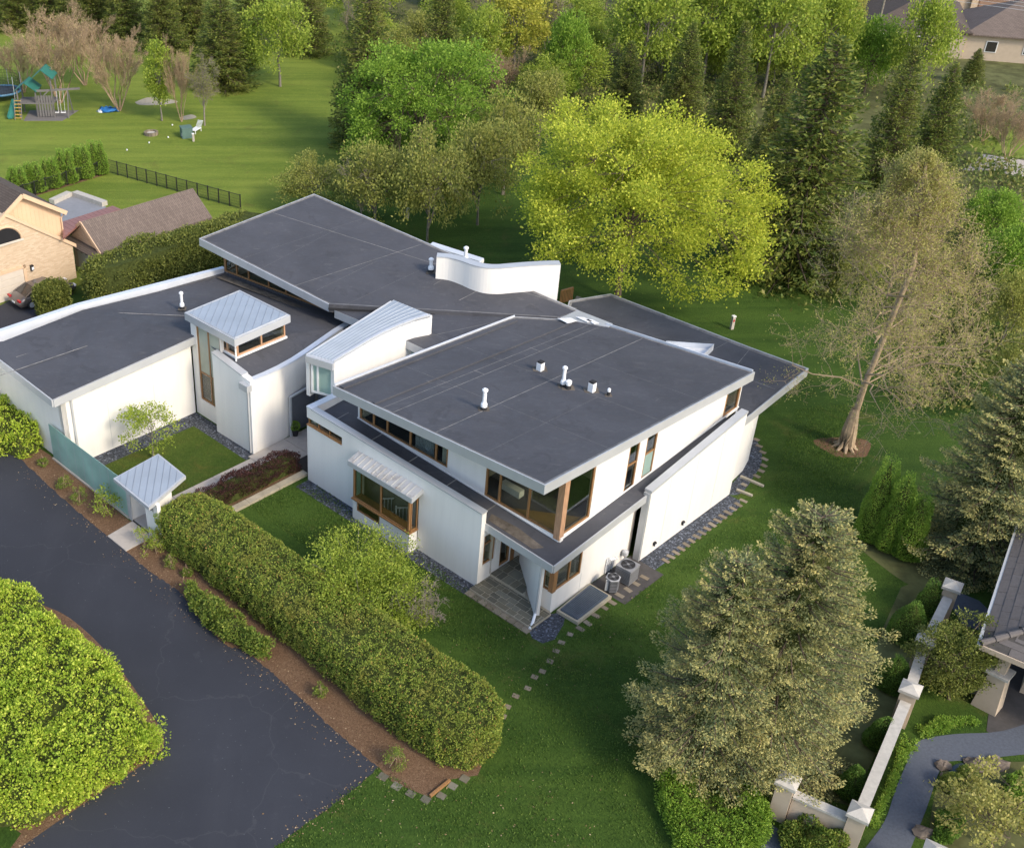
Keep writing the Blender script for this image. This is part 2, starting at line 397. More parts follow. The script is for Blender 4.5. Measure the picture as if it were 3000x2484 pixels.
def m_stone(name, c, var=.2, sc=6., rnd=0.):
    m, n, l, b = newmat(name, .85, .2); v = coords(n, l)
    col = ramp(n, l, noise(n, l, sc, 6., .7, v), [(.3, sp(c, 1 - var)), (.7, sp(c, 1 + var))])
    if rnd:
        oi = n.new('ShaderNodeObjectInfo'); col = mix(n, l, rnd, col, ramp(n, l, oi.outputs['Random'], [(0, sp(c, .45)), (.5, (c[0] * 1.1, c[1] * .95, c[2] * .75)), (1, sp(c, 1.5))]))
    l.new(col, b.inputs['Base Color']); bump(n, l, b, noise(n, l, 30., 3., .7, v), .3, .01); return m
def m_shingle(name, c, rot, w=.5, hgt_=.15):
    m, n, l, b = newmat(name, .9, .15); v = coords(n, l, rot=rot)
    x = n.new('ShaderNodeTexBrick'); x.inputs['Scale'].default_value = 1.; x.inputs['Brick Width'].default_value = w; x.inputs['Row Height'].default_value = hgt_; x.inputs['Mortar Size'].default_value = .015
    l.new(v, x.inputs['Vector']); x.inputs['Color1'].default_value = (*sp(c, .84), 1); x.inputs['Color2'].default_value = (*sp(c, 1.2), 1); x.inputs['Mortar'].default_value = (*sp(c, .4), 1)
    col = mix(n, l, .4, x.outputs['Color'], ramp(n, l, noise(n, l, .7, 6., .7, v), [(.3, sp(c, .8)), (.7, sp(c, 1.15))]))
    l.new(col, b.inputs['Base Color']); bump(n, l, b, x.outputs['Fac'], -.4, .02); return m
def m_brick(name, rot):
    m, n, l, b = newmat(name, .9, .15); g = n.new('ShaderNodeTexCoord'); v = coords(n, l, rot=rot)
    s = n.new('ShaderNodeSeparateXYZ'); l.new(v, s.inputs[0]); ad = n.new('ShaderNodeMath'); ad.operation = 'ADD'; l.new(s.outputs[0], ad.inputs[0]); l.new(s.outputs[1], ad.inputs[1])
    cb = n.new('ShaderNodeCombineXYZ'); l.new(ad.outputs[0], cb.inputs[0]); l.new(s.outputs[2], cb.inputs[1])
    x = n.new('ShaderNodeTexBrick'); x.inputs['Scale'].default_value = 1.; x.inputs['Brick Width'].default_value = .3; x.inputs['Row Height'].default_value = .09; x.inputs['Mortar Size'].default_value = .012
    l.new(cb.outputs[0], x.inputs['Vector']); x.inputs['Color1'].default_value = (.50, .36, .23, 1); x.inputs['Color2'].default_value = (.62, .48, .33, 1); x.inputs['Mortar'].default_value = (.48, .40, .31, 1)
    l.new(x.outputs['Color'], b.inputs['Base Color']); bump(n, l, b, x.outputs['Fac'], -.4, .01); return m

M = {}
M['white'] = m_white('white_boards')
M['trim'] = m_plain('white_trim', (.74, .74, .73), .5, .3, 0, .05, 2.)
M['fascia'] = m_metal('grey_white_metal', (.50, .515, .53), .45)
M['coping'] = m_metal('coping_metal', (.50, .52, .54), .45)
M['coping_w'] = m_metal('pale_coping', (.66, .70, .76), .45)
M['membrane'] = m_membrane('roof_membrane')
M['seam'] = m_plain('dusty_seam', (.25, .24, .225), .9, .1, 0, .45, 2.)
M['dust'] = m_plain('tan_dust', (.125, .108, .09), .95, .05, 0, .5, 1.5)
M['metal'] = m_metal('standing_seam', (.38, .425, .47), .45)
M['metal_rib'] = m_metal('seam_rib', (.30, .34, .39), .45)
M['rib_w'] = m_metal('pale_rib', (.58, .61, .64), .45)
M['edge_d'] = m_plain('weathered_edge', (.17, .165, .16), .7, .2, 0, .4, 2.)
M['metal_d'] = m_metal('weathered_seam', (.52, .52, .52), .5, .75)
M['wood'] = m_wood('oak_frame', (.29, .155, .065))
M['wood_l'] = m_wood('pale_post', (.46, .27, .16))
M['glass'] = m_glass('window_glass')
M['glass_g'] = m_glass('green_glass', (.42, .60, .54))
M['floor'] = m_plain('oak_floor', (.22, .145, .055), .35, .4, 0, .25, 1.2)
M['recess'] = m_plain('recess_wall', (.52, .47, .43), .8, .1)
M['inwall'] = m_plain('room_wall', (.42, .38, .29), .8, .1, 0, .06)
M['dark'] = m_plain('dark_recess', (.045, .043, .042), .8, .1)
M['door_grey'] = m_plain('grey_door', (.13, .14, .16), .45, .3, 0, .08)
M['pvc'] = m_plain('white_pvc', (.80, .81, .82), .35, .4, 0, .03)
M['rubber'] = m_plain('black_rubber', (.03, .03, .032), .7, .2)
M['lawn'] = m_grass('lawn', [(.022, .052, .009), (.045, .096, .014), (.085, .140, .022)], stripe=-.25)
M['lawn_b'] = m_grass('rear_lawn', [(.10, .155, .022), (.175, .250, .034), (.265, .305, .052)], stripe=-.3)
M['court'] = m_grass('courtyard_grass', [(.035, .075, .010), (.075, .115, .018), (.12, .125, .028)], (.17, .11, .03))
M['asphalt'] = m_asphalt('asphalt')
M['mulch'] = m_mulch('mulch')
M['mulch_d'] = m_plain('leaf_litter', (.105, .11, .045), .95, .1, 0, .5, .6, 6.)
M['gravel'] = m_gravel('slate_gravel', (.020, .022, .028), (.075, .085, .105))
M['gravel_l'] = m_stone('crushed_stone', (.095, .108, .135), .18, 9.)
M['concrete'] = m_stone('concrete', (.42, .38, .34), .1, 2.)
M['concrete_o'] = m_stone('old_concrete', (.38, .34, .26), .2, 2.)
M['slate'] = m_stone('flagstone', (.155, .15, .118), .3, 3., .5)
M['paver'] = m_stone('paver', (.215, .185, .14), .2, 6., .35)
M['stucco'] = m_plain('stucco', (.47, .385, .295), .85, .15, 0, .07, 2., 25.)
M['capstone'] = m_stone('capstone', (.46, .435, .39), .14, 4.)
M['dark_paving'] = m_stone('dark_paving', (.075, .07, .068), .2, 2.)
M['rock'] = m_stone('boulder_stone', (.16, .13, .105), .35, 2.)
M['pond'] = m_plain('pond_water', (.02, .035, .045), .08, .5)
M['tile'] = m_stone('roof_underlay', (.07, .065, .06), .2, 3.)
M['tile2'] = m_stone('concrete_tile', (.125, .115, .112), .15, 5., .12)
M['patio'] = m_stone('grey_patio', (.24, .25, .27), .1, 1.)
M['door_brown'] = m_plain('brown_door', (.30, .19, .13), .6, .2, 0, .05)
M['slate_l'] = m_stone('terrace_stone', (.20, .20, .19), .25, 3., .4)
M['black'] = m_plain('black_paint', (.018, .018, .02), .5, .3)
M['frost_p'] = m_frost('cream_pane', (.62, .66, .56)); M['frost_t'] = m_frost('tan_pane', (.36, .30, .18)); M['frost_m'] = m_frost('mint_glass', (.45, .62, .57))  # opaque cream, tan and mint tones for single window panes
M['frost'] = m_frost('etched_glass', (.42, .62, .57))
# ---------------------------------------------------------------- the modern house
HOUSE = thing('modern_house', h(-8, 8, 0), 'sprawling white modernist house with dark flat and sloping membrane roofs', 'house')
LOW = lambda a, b: 3.5 + .064 * (b - 1.8) - .0437 * (a - 3.09)
UP = lambda a, b: 7.7 + .066 * (a - 3.3) - .068 * (b + .05)
BIG = lambda a, b: 7.0 - .085 * (a + 29.9) + .05 * (b - 6.2)
MID = lambda a, b: 5.72 - .01 * (a + 12)
def H3(pts, fn=None):
    return [h(*p) if len(p) == 3 else h(p[0], p[1], fn(*p)) for p in pts]
def hp(name, vf, mat, parent=None, **k):
    return ob(name, vf, M[mat] if isinstance(mat, str) else mat, HOUSE if parent is None else parent, **k)
def seam(p, q, fn, w=.045, mat='seam', up=.012, parent=None):
    """a lapped membrane joint: thin strip lying on the roof, p and q in house axes"""
    A, B = h(p[0], p[1], fn(*p) + up), h(q[0], q[1], fn(*q) + up)
    d = (B - A)[:2]; d /= np.linalg.norm(d); s = np.array([-d[1], d[0], 0]) * w / 2
    return hp('roof_seam', slab([A - s, B - s, B + s, A + s], .006), mat, parent)
def roof(name, ab, fn, depth=.42, mat='fascia', inn=.045, lip=.05, memb='membrane', dark=()):
    """roof plate: metal-edged body with a membrane lying inside a low lip; edges listed in dark are membrane-wrapped"""
    loop = H3(ab, fn); r = hp(name, slab(loop, depth), mat)
    il = planez(inset(loop, inn), lambda a, b: fn(a, b) + .012)
    hp('membrane', slab(il, .01), memb, r)
    if lip:
        n = len(loop); il2 = inset(loop, inn + .02); il3 = inset(loop, inn + .16); k = np.array([0, 0, lip])
        for i in range(n):
            j = (i + 1) % n
            q = planez([loop[i], loop[j], il2[j], il2[i]], fn)
            hp('edge_strip', prism(q, [p + k for p in q]), 'membrane' if i in dark else mat, r)
            q = planez([il2[i], il2[j], il3[j], il3[i]], fn); up = [np.array([0, 0, z]) for z in (lip * .9, lip * .9, .016, .016)]
            hp('edge_flashing', prism(q, [p + u for p, u in zip(q, up)]), 'edge_d', r)
    return r
def bars(parent, quads, mat, name='frame', d=.09, w=.07):
    return hp(name, merge(*[bar(p, q, w, d) for p, q in quads]), mat, parent)
def window(p, q, zb0, zb1, zt0, zt1, mull=(), trans=(), glass='glass', fw=.09, dep=.10, wood='wood', name='window', nrm=None, single=None):
    """timber window between plan points p and q (house axes); mull = fractions along, trans = (i, fraction up)"""
    P = lambda s, z: h(p[0] + (q[0] - p[0]) * s, p[1] + (q[1] - p[1]) * s, z)
    zb = lambda s: zb0 + (zb1 - zb0) * s; zt = lambda s: zt0 + (zt1 - zt0) * s
    L = math.hypot(q[0] - p[0], q[1] - p[1]); e = fw / 2 / L
    ss = [e] + list(mull) + [1 - e]
    t = P(1, 0) - P(0, 0); t /= np.linalg.norm(t); nn = np.cross(t, (0, 0, 1))
    parts = [bar(P(s, zb(s)), P(s, zt(s)), fw, dep, nn) for s in ss]
    parts += [bar(P(0, zb(0) + fw / 2), P(1, zb(1) + fw / 2), fw, dep * .97, nn), bar(P(0, zt(0) - fw / 2), P(1, zt(1) - fw / 2), fw, dep * .97, nn)]
    for i, f in trans:
        s0, s1 = ss[i], ss[i + 1]; parts.append(bar(P(s0, zb(s0) + f * (zt(s0) - zb(s0))), P(s1, zb(s1) + f * (zt(s1) - zb(s1))), fw, dep * .94, nn))
    fr = hp(name, merge(*parts), wood)
    for i in range(len(ss) - 1):
        s0, s1 = ss[i], ss[i + 1]; fs = [0.] + sorted(f for k, f in trans if k == i) + [1.]
        for f0, f1 in zip(fs[:-1], fs[1:]):
            c = [P(s, zb(s) + f * (zt(s) - zb(s))) for s, f in ((s0, f0), (s1, f0), (s1, f1), (s0, f1))]
            g = glass if isinstance(glass, str) else (glass.get((i, fs.index(f0)), glass[None]) if isinstance(glass, dict) else glass[i % len(glass)])
            V = [x - nn * .008 for x in c] + [x + nn * .008 for x in c]
            hp('pane', (V, [[0, 1, 2, 3], [7, 6, 5, 4], [0, 4, 5, 1], [1, 5, 6, 2], [2, 6, 7, 3], [3, 7, 4, 0]]), g, fr)
    return fr
def coping(pts, zs, wd, t=.07, mat='coping', over=.03, inner=1):
    """sheet-metal cap along a wall top; pts plan polyline (house axes), wall lies to the left (inner=1)"""
    P = [h(*p) for p in pts]; out = []
    n = len(P); nor = []
    for i in range(n):
        d = (P[min(i + 1, n - 1)] - P[max(i - 1, 0)])[:2]; d /= np.linalg.norm(d); nor.append(np.array([-d[1], d[0], 0]) * inner)
    V, Fc = [], []; k = np.array([0, 0, 1.])
    for p, m, z in zip(P, nor, zs):
        a, b = p - m * over, p + m * (wd + over); V += [a + k * (z - t), b + k * (z - t), b + k * z, a + k * z]
    for i in range(n - 1):
        x, y = i * 4, i * 4 + 4
        for j in range(4): Fc.append([x + j, x + (j + 1) % 4, y + (j + 1) % 4, y + j])
    Fc += [[3, 2, 1, 0], [4 * n - 4, 4 * n - 3, 4 * n - 2, 4 * n - 1]]
    return hp('coping', (V, Fc), mat)

# --- front block: parapet wall with slot window and bay ------------------------------------------
ft = lambda s: 4.68 - .028 * s              # wall top against distance from the left corner
AL = -12.36
hp('front_wall', wall_open(h(AL, 0), h(0, 0), .3, 0, ft, [(-.1, 2.75, 3.63, 4.06), (4.15, 8.35, .45, 3.75)]), 'white')
hp('side_wall', wall_open(h(AL, 8), h(AL, 0.302), .3, 0, 4.68, [(7.3, 7.8, 3.63, 4.06)], side=1), 'white')
coping([(AL, 9.0), (AL, 0)], [4.745, 4.745], .34, mat='coping_w')
coping([(AL + .36, 0), (0, 0)], [4.735, 4.735 - .028 * 12], .34, mat='coping')
window((AL + .05, .12), (AL + 2.72, .12), 3.64, 3.64, 4.05, 4.05, (.3, .62), fw=.06, name='slot_window')
hp('slot_sill', bar(h(AL - .02, .06, 3.62), h(AL + 2.75, .06, 3.62), .2, .04), 'wood')
hp('room_back', wallseg(h(AL + .35, .9), h(0, .9), .1, .3, 3.3), 'inwall')
# bay
bay = hp('bay_body', wall_open(h(-8.15, -.58), h(-4.05, -.58), .12, 0, 1.22, [(.3, 2.0, .62, 1.2)]), 'white')
for a in (-8.15, -4.17): hp('bay_cheek', prism([h(a, -.46, 0), h(a + .12, -.46, 0), h(a + .12, 0, 0), h(a, 0, 0)], [h(a, -.46, 1.22), h(a + .12, -.46, 1.22), h(a + .12, 0, 1.22), h(a, 0, 1.22)]), 'white')
hp('bay_sill', slab([h(-8.22, -.64, 1.3), h(-3.98, -.64, 1.3), h(-3.98, .02, 1.3), h(-8.22, .02, 1.3)], .08), 'wood')
window((-8.12, -.54), (-4.08, -.54), 1.3, 1.3, 3.52, 3.52, (.5,), glass=('glass', 'glass'), fw=.1)
window((-8.10, -.02), (-8.10, -.48), 1.3, 1.3, 3.6, 3.6, (), glass='frost_m', fw=.06)
window((-4.10, -.48), (-4.10, -.02), 1.3, 1.3, 3.6, 3.6, (), fw=.06)
window((-7.83, -.52), (-6.17, -.52), .63, .63, 1.19, 1.19, (), fw=.06)
bl = [h(-8.35, -.78, 3.62), h(-3.78, -.78, 3.62), h(-3.78, -.003, 3.86), h(-8.35, -.003, 3.86)]
br = hp('bay_roof', slab(bl, .30), 'fascia')
for q, k in strips(inset(bl, .03), VV, .345):
    z = lambda p: 3.62 + .24 * (uv(p)[1] + .78) / .78 + .012
    q = [np.array([p[0], p[1], z(p)]) for p in q]; hp('roof_panel', slab(q, .01), 'metal_d', br)
for i in range(12):
    a = -8.0 + i * .345; hp('panel_rib', bar(h(a, -.77, 3.65), h(a, -.01, 3.885), .025, .05), 'metal_d', br)
hp('floor', slab([h(-12, .3, .32), h(-.1, .3, .32), h(-.1, 6.5, .32), h(-12, 6.5, .32)], .1), 'floor')
hp('bay_floor', slab([h(-8.0, -.45, .5), h(-4.2, -.45, .5), h(-4.2, .3, .5), h(-8.0, .3, .5)], .1), 'floor')
for a0 in (-7.0, -5.9):   # white balustrade seen through the bay
    P = [bar(h(a0, .35 + .0, .42 + .0), h(a0, .35, 1.5), .07, .07, UU)] + [bar(h(a0 + .12 * i, .35 + .14 * i, .55), h(a0 + .12 * i, .35 + .14 * i, 1.35), .035, .035, UU) for i in range(1, 4)]
    P += [bar(h(a0, .35, z), h(a0 + .45, .87, z), .05, .05) for z in (.5, 1.38)]
    hp('balustrade', merge(*P), 'pvc')

# --- porch at the corner ---------------------------------------------------------------------------
hp('porch_wall', wall_open(h(0, .3), h(0, 3.2), .3, 0, 3.55, [(.0, .92, 1.1, 2.9), (1.3, 2.1, .3, 2.5)]), 'white')
window((-.1, .36), (-.1, 1.16), 1.12, 1.12, 2.88, 2.88, (), ((0, .68),), fw=.07)
pd = window((-.1, 1.62), (-.1, 2.38), .32, .32, 2.5, 2.5, (), fw=.1, name='porch_door')
hp('door_frame', merge(bar(h(.0, 2.55, .3), h(.0, 2.55, 2.6), .25, .12, UU)), 'wood')
hp('front_return', wallseg(h(0, 3.2), h(3.6, 3.2), .2, 0, 3.4, side=1), 'white')
hp('fin_wall', wallseg(h(.35, 2.75), h(3.32, .28), .24, .05, 3.44, 3.34, side=1), 'white')
hp('low_front_wall', wall_open(h(2.9, 1.08), h(3.61, 1.08), .25, 0, 3.35, [(.1, .5, 1.25, 3.3)]), 'white')
hp('low_right_wall', wall_open(h(3.61, 1.33), h(3.61, 7.2), .25, 0, lambda s: 3.3 + .06 * s, [(-.1, 1.87, 1.25, 3.3)]), 'white')
window((3.02, 1.14), (3.42, 1.14), 1.25, 1.25, 3.25, 3.25, (), fw=.06)
window((3.55, 1.30), (3.55, 3.2), 1.25, 1.25, 3.25, 3.25, (.52,), ((0, .8), (1, .8)), fw=.08)
hp('corner_post', obox(h(3.49, 1.20, 1.22), (.26, .26, 2.1), HROT), 'wood')
hp('panel_joint', bar(h(3.615, 3.3, .05), h(3.615, 3.3, 1.2), .015, .01, UU), 'coping')
hp('recess', wallseg(h(3.5, 7.2), h(3.5, 7.62), .2, 0, 3.8, side=1), 'recess')
# porch paving: two steps of flagstones
pad = tag(ob('porch_paving', slab([h(-.05, -.45, .14), h(3.75, -.45, .14), h(3.75, 1.0, .14), h(-.05, 3.1, .14)], .13), M['concrete_o']), kind='structure')
land = tag(ob('porch_landing', slab([h(.02, .95, .29), h(2.2, .95, .29), h(.9, 3.1, .29), h(.02, 3.1, .29)], .14), M['concrete_o']), kind='structure')
def flags(poly, par, z, us, vs, mat='slate', j=.025, jit=.5):
    r2 = random.Random(int(z * 1000)); b = vs[0]; row = 0
    while b < vs[1]:
        hh = r2.choice((.32, .45, .6)); a = us[0] - (row % 2) * .25
        while a < us[1]:
            w = r2.choice((.35, .5, .7)); q = [h(a + j, b + j, z), h(a + w - j, b + j, z), h(a + w - j, b + hh - j, z), h(a + j, b + hh - j, z)]
            q = [np.asarray(p) for p in q]
            for i in range(len(poly)):
                p0, p1 = poly[i], poly[(i + 1) % len(poly)]; d = (p1 - p0)[:2]; nn = np.array([d[1], -d[0]]); nn /= np.linalg.norm(nn)
                if len(q) > 2: q = clip(q, nn, nn @ p0[:2] - .012)
            if len(q) > 2 and abs(sum(q[i][0] * q[(i + 1) % len(q)][1] - q[(i + 1) % len(q)][0] * q[i][1] for i in range(len(q)))) > .03:
                dz = r2.uniform(0, .006); q = [p + np.array([0, 0, dz]) for p in q]; ob('flagstone', slab(q, .03), M[mat], par)
            a += w
        b += hh; row += 1
flags([h(-.05, -.45), h(3.75, -.45), h(3.75, .94), h(-.05, .94)], pad, .162, (-.05, 3.75), (-.45, 1.))
flags([h(.02, .95), h(2.2, .95), h(.9, 3.1), h(.02, 3.1)], land, .312, (.0, 2.2), (.95, 3.1))
for i in range(9): ob('edge_slab', slab([h(-.05 + i * .43, -.83, .05), h(.35 + i * .43, -.83, .05), h(.35 + i * .43, -.47, .05), h(-.05 + i * .43, -.47, .05)], .06), M['paver'], pad)
# low roof around the upper storey
ring = [(-12.04, .31), (-.02, .31), (3.95, .36), (3.95, 7.45), (3.88, 15.7), (2.9, 15.7), (2.9, 17), (-12.04, 9)]
hp('low_roof', slab(H3(ring, lambda a, b: LOW(a, b) + .1), .2), 'membrane')
for p, q in (((-.02, .33), (3.99, .33)), ((3.99, .33), (3.99, 7.5))):
    A, B = h(*p, LOW(*p) - .26), h(*q, LOW(*q) - .26); d = (B - A); d[2] = 0; d /= np.linalg.norm(d); s = np.array([d[1], -d[0], 0]) * .07; k = np.array([0, 0, .42])
    hp('eave_fascia', prism([A, B, B + s, A + s], [A + k, B + k, B + s + k, A + s + k]), 'fascia')
hp('eave_soffit', slab(H3([(0, .4), (3.92, .4), (3.92, 7.4), (0, 7.4)], lambda a, b: LOW(a, b) - .15), .08), 'trim')
for i in range(5):
    a = -11 + i * 2.6; hp('roof_seam', bar(h(a, .34, LOW(a, .34) + .105), h(a, 1.78, LOW(a, 1.78) + .105), .05, .012), 'seam')
hp('leaf_litter', slab(H3([(-.1, .6), (2.6, .55), (2.9, 1.0), (1.2, 1.2), (-.3, 1.05)], lambda a, b: LOW(a, b) + .112), .006), 'dust')
# right-hand boundary wall of the block
rw = lambda s: 4.2 + .122 * s
hp('right_wall', wallseg(h(4.2, 7.5), h(4.2, 15.85), .34, 0, rw(0), rw(8.35), side=1), 'white')
coping([(4.2, 7.47), (4.2, 15.87)], [rw(0) + .07, rw(8.4) + .07], .34, .14)
hp('wall_end', wallseg(h(4.2, 7.44), h(3.86, 7.44), .06, 0, 4.1, side=1), 'coping')
for b in (9.2, 11.6, 13.9): hp('panel_joint', bar(h(4.203, b, .1), h(4.203, b, 4.1 + .122 * (b - 7.5)), .016, .008, UU), 'coping')
for b in (8.6, 11.15):
    w = hp('wall_light', obox(h(4.26, b, .42), (.13, .16, .2), HROT), 'rubber'); hp('lens', obox(h(4.33, b, .45), (.02, .12, .08), HROT), 'pvc', w)
# rear curved wall and roof
cw = [(3.86, 15.86), (3.62, 17.2), (3.5, 18.4), (3.15, 19.6), (2.5, 20.8), (1.4, 22.0), (-.4, 23.0), (-3, 23.6), (-8, 23.8)]
hp('rear_wall', ring_wall([h(*p) for p in cw], .3, 0, [4.05] * 3 + [4.05] * 6), 'white', smooth=False)
RR = lambda a, b: 4.12 + .045 * (b - 18) * .7 + .03 * (a - 3) * .4
rr = roof('rear_roof', [(3.75, 15.95), (3.45, 24.0), (-.1, 23.95), (-10.2, 24.1), (-11.5, 21.5), (-9, 17.2), (2.9, 17.2)], RR, .42, inn=.06, lip=.09)
tri = [at(1952, 1001, 4.6), at(2091, 1010, 4.6), at(2060, 1038, 4.6)]
tw = [(*uv(p),) for p in tri]
well = hp('light_well', ring_wall([h(*p) for p in (tw[0], tw[1], tw[2], tw[0])], .06, 4.2, 4.62), 'coping_w')
hp('well_cover', slab([h(*p, 4.30) for p in tw], .02), 'trim', well)
seam((-9.5, 20.5), (3.2, 20.8), RR); seam((-2, 17.3), (-1.5, 23.7), RR); seam((1.2, 17.3), (-.1, 23.7), RR)

# --- upper storey ------------------------------------------------------------------------------------
low = lambda s, p, q: LOW(p[0] + (q[0] - p[0]) * s, p[1] + (q[1] - p[1]) * s) - .05
def uwall(name, p, q, holes, side=1):
    L = math.hypot(q[0] - p[0], q[1] - p[1])
    zb = lambda s: LOW(p[0] + (q[0] - p[0]) * s / L, p[1] + (q[1] - p[1]) * s / L) - .05
    zt = lambda s: UP(p[0] + (q[0] - p[0]) * s / L, p[1] + (q[1] - p[1]) * s / L) - .3
    return hp(name, wall_open(h(*p), h(*q), .22, zb, zt, [(s0, s1, z0, z1) for s0, s1, z0, z1 in holes], side), 'white')
uwall('upper_front_wall', (-10.3, 1.8), (3.09, 1.8), [(.12, 6.43, 4.2, 6.3), (8.88, 13.5, 3.82, 7.05)])
uwall('upper_right_wall', (3.09, 2.02), (3.09, 17.0), [(-.1, 2.1, 3.82, 7.0), (4.77, 5.62, 3.87, 6.9), (6.22, 7.12, 4.0, 6.8), (13.45, 14.9, 4.5, 6.1)])
uwall('upper_left_wall', (-10.3, 17), (-10.3, 2.02), [])
uwall('upper_back_wall', (2.86, 17.0), (-7.5, 17.0), [])
window((-10.18, 1.86), (-3.88, 1.86), 4.21, 4.16, 6.2, 6.25, (.165, .325, .588, .87), glass=('glass',), fw=.1)
window((-1.42, 1.86), (2.95, 1.86), 3.83, 3.80, 6.95, 7.0, (.2, .60), fw=.1)
window((3.03, 2.0), (3.03, 4.1), 3.80, 3.83, 6.95, 6.9, (), fw=.1)
window((3.03, 6.8), (3.03, 7.62), 3.89, 3.89, 6.8, 6.8, (), ((0, .52),), fw=.07)
window((3.03, 8.25), (3.03, 9.12), 4.02, 4.02, 6.7, 6.7, (), ((0, .52),), glass={None: 'glass', (0, 0): 'frost_m'}, fw=.07)
window((3.03, 15.5), (3.03, 16.9), 4.52, 4.52, 6.05, 6.0, (), fw=.12)
hp('upper_corner_post', obox(h(3.0, 1.9, 3.7), (.34, .34, 3.45), HROT), 'wood_l')
hp('window_flashing', merge(bar(h(-10.3, 1.77, LOW(-10.3, 1.8) + .14), h(3.12, 1.77, LOW(3.1, 1.8) + .14), .06, .06), bar(h(3.12, 1.77, LOW(3.1, 1.8) + .14), h(3.12, 17, LOW(3.1, 17) + .14), .06, .06)), 'trim')
hp('upper_floor', slab([h(-9.9, 2.1, 3.75), h(2.8, 2.1, 3.75), h(2.8, 16.9, 3.75), h(-9.9, 16.9, 3.75)], .1), 'floor')
hp('upper_partition', wallseg(h(-9.9, 6.5), h(2.8, 6.5), .12, 3.75, 5.85, side=1), 'inwall')
hp('upper_partition', wallseg(h(-2.2, 2.1), h(-2.2, 6.4), .12, 3.75, 6.2, side=1), 'inwall')
hp('bench', merge(obox(h(-.7, 3.0, 3.76), (1.2, .38, .42), HROT)), 'trim')
hp('curtain', merge(*[tube([h(-6.4 + .07 * i, 2.2 + .03 * (i % 2), 3.8), h(-6.4 + .07 * i, 2.2 + .03 * (i % 2), 6.1)], .04, 5) for i in range(18)]), m_plain('blue_white_curtain', (.42, .48, .58), .8, .1, 0, .3, 6.))
hp('curtain', merge(*[tube([h(-4.5 + .06 * i, 2.15, 3.8), h(-4.5 + .06 * i, 2.15, 6.1)], .035, 5) for i in range(5)]), 'trim')
ur = roof('upper_roof', [(-10.3, 0), (3.3, -.05), (3.3, 17.65), (-6.0, 17.45), (-7.45, 16.75), (-10.3, 14.45)], UP, .46, lip=.05)
hp('raised_edge', merge(bar(h(-10.26, .1, UP(-10.26, .1) + .08), h(-10.26, 14.4, UP(-10.26, 14.4) + .08), .06, .16)), 'coping_w', ur)
hp('raised_edge', merge(bar(h(-5.9, 17.38, UP(-5.9, 17.4) + .08), h(3.2, 17.58, UP(3.2, 17.5) + .08), .07, .16)), 'coping_w', ur)
hp('curb', merge(bar(h(-9.85, .2, UP(-9.8, .2) + .05), h(-9.85, 14.0, UP(-9.8, 14) + .05), .3, .12)), 'membrane', ur)
hp('curb', merge(bar(h(-7.45, .15, UP(-7.4, .1) + .035), h(-7.45, 16.5, UP(-7.4, 16.4) + .035), .16, .09)), 'membrane', ur)
for p, q, w in (((-6.85, .2), (-6.6, 16.6), .04), ((-6.15, .2), (-6.0, 17.2), .045), ((-3.3, .2), (-3.35, 17.4), .06), ((-10, 4.6), (3.1, 4.9), .018), ((-9.9, 8.9), (-3.3, 9.0), .016), ((-3.3, 9.0), (3.1, 9.1), .018), ((-10, 12.4), (3.1, 12.6), .016), ((-.4, .2), (-.5, 9), .014), ((-6.85, 6.9), (-6.1, 6.9), .05), ((-6.8, 11.5), (-6.05, 11.5), .05)):
    seam(p, q, UP, w, parent=ur)
# vents
def vent(x, y, fn, hgt_, r, kind='pipe'):
    rr_ = ray(x, y); lo, hi = 10., 200.
    for _ in range(60):
        t = (lo + hi) / 2; p = C0 + rr_ * t
        if p[2] > fn(*uv(p)): lo = t
        else: hi = t
    hp('vent_base', slab([p + np.array([dx * r * 2.5, dy * r * 2.5, .03]) for dx, dy in ((-1, -1), (1, -1), (1, 1), (-1, 1))], .015), 'dust')
    p = p + np.array([0, 0, .03])
    if kind == 'pipe':
        v = hp('vent_pipe', lathe(p, [(r * 1.5, .16), (r * 1.5, .30), (r * .95, .42), (r * .9, .5), (r * .9, hgt_)], 14), 'pvc', smooth=False)
        hp('boot', lathe(p, [(r * 1.6, -.02), (r * 1.25, .18)], 14), 'rubber', v); hp('cap', lathe(p, [(r * 1.05, hgt_ + .002), (r * 1.35, hgt_ + .03), (r * 1.35, hgt_ + .11), (r * .7, hgt_ + .17)], 14), 'pvc', v)
    elif kind == 'short':
        v = hp('vent_pipe', lathe(p, [(r, .14), (r, hgt_)], 14), 'pvc'); hp('boot', lathe(p, [(r * 1.2, -.02), (r * 1.05, .2)], 14), 'rubber', v)
        hp('cap', lathe(p, [(r * 1.25, hgt_ + .002), (r * 1.25, hgt_ + .12), (r * .6, hgt_ + .18)], 14), 'pvc', v)
    else:
        v = hp('vent_box', obox(p - np.array([0, 0, .02]), (r * 2, r * 2, hgt_), HROT), 'pvc'); hp('cap', obox(p + np.array([0, 0, hgt_ + .002 - .02]), (r * 1.7, r * 1.7, .1), HROT), 'rubber', v)
vent(1417, 1200, UP, 1.0, .11); vent(1649, 1133, UP, 1.0, .1); vent(1664, 1139, UP, .3, .13, 'short')
vent(1582, 1085, UP, .45, .15, 'box'); vent(1733, 1147, UP, .5, .15, 'box'); vent(1782, 1159, UP, .22, .07, 'short')

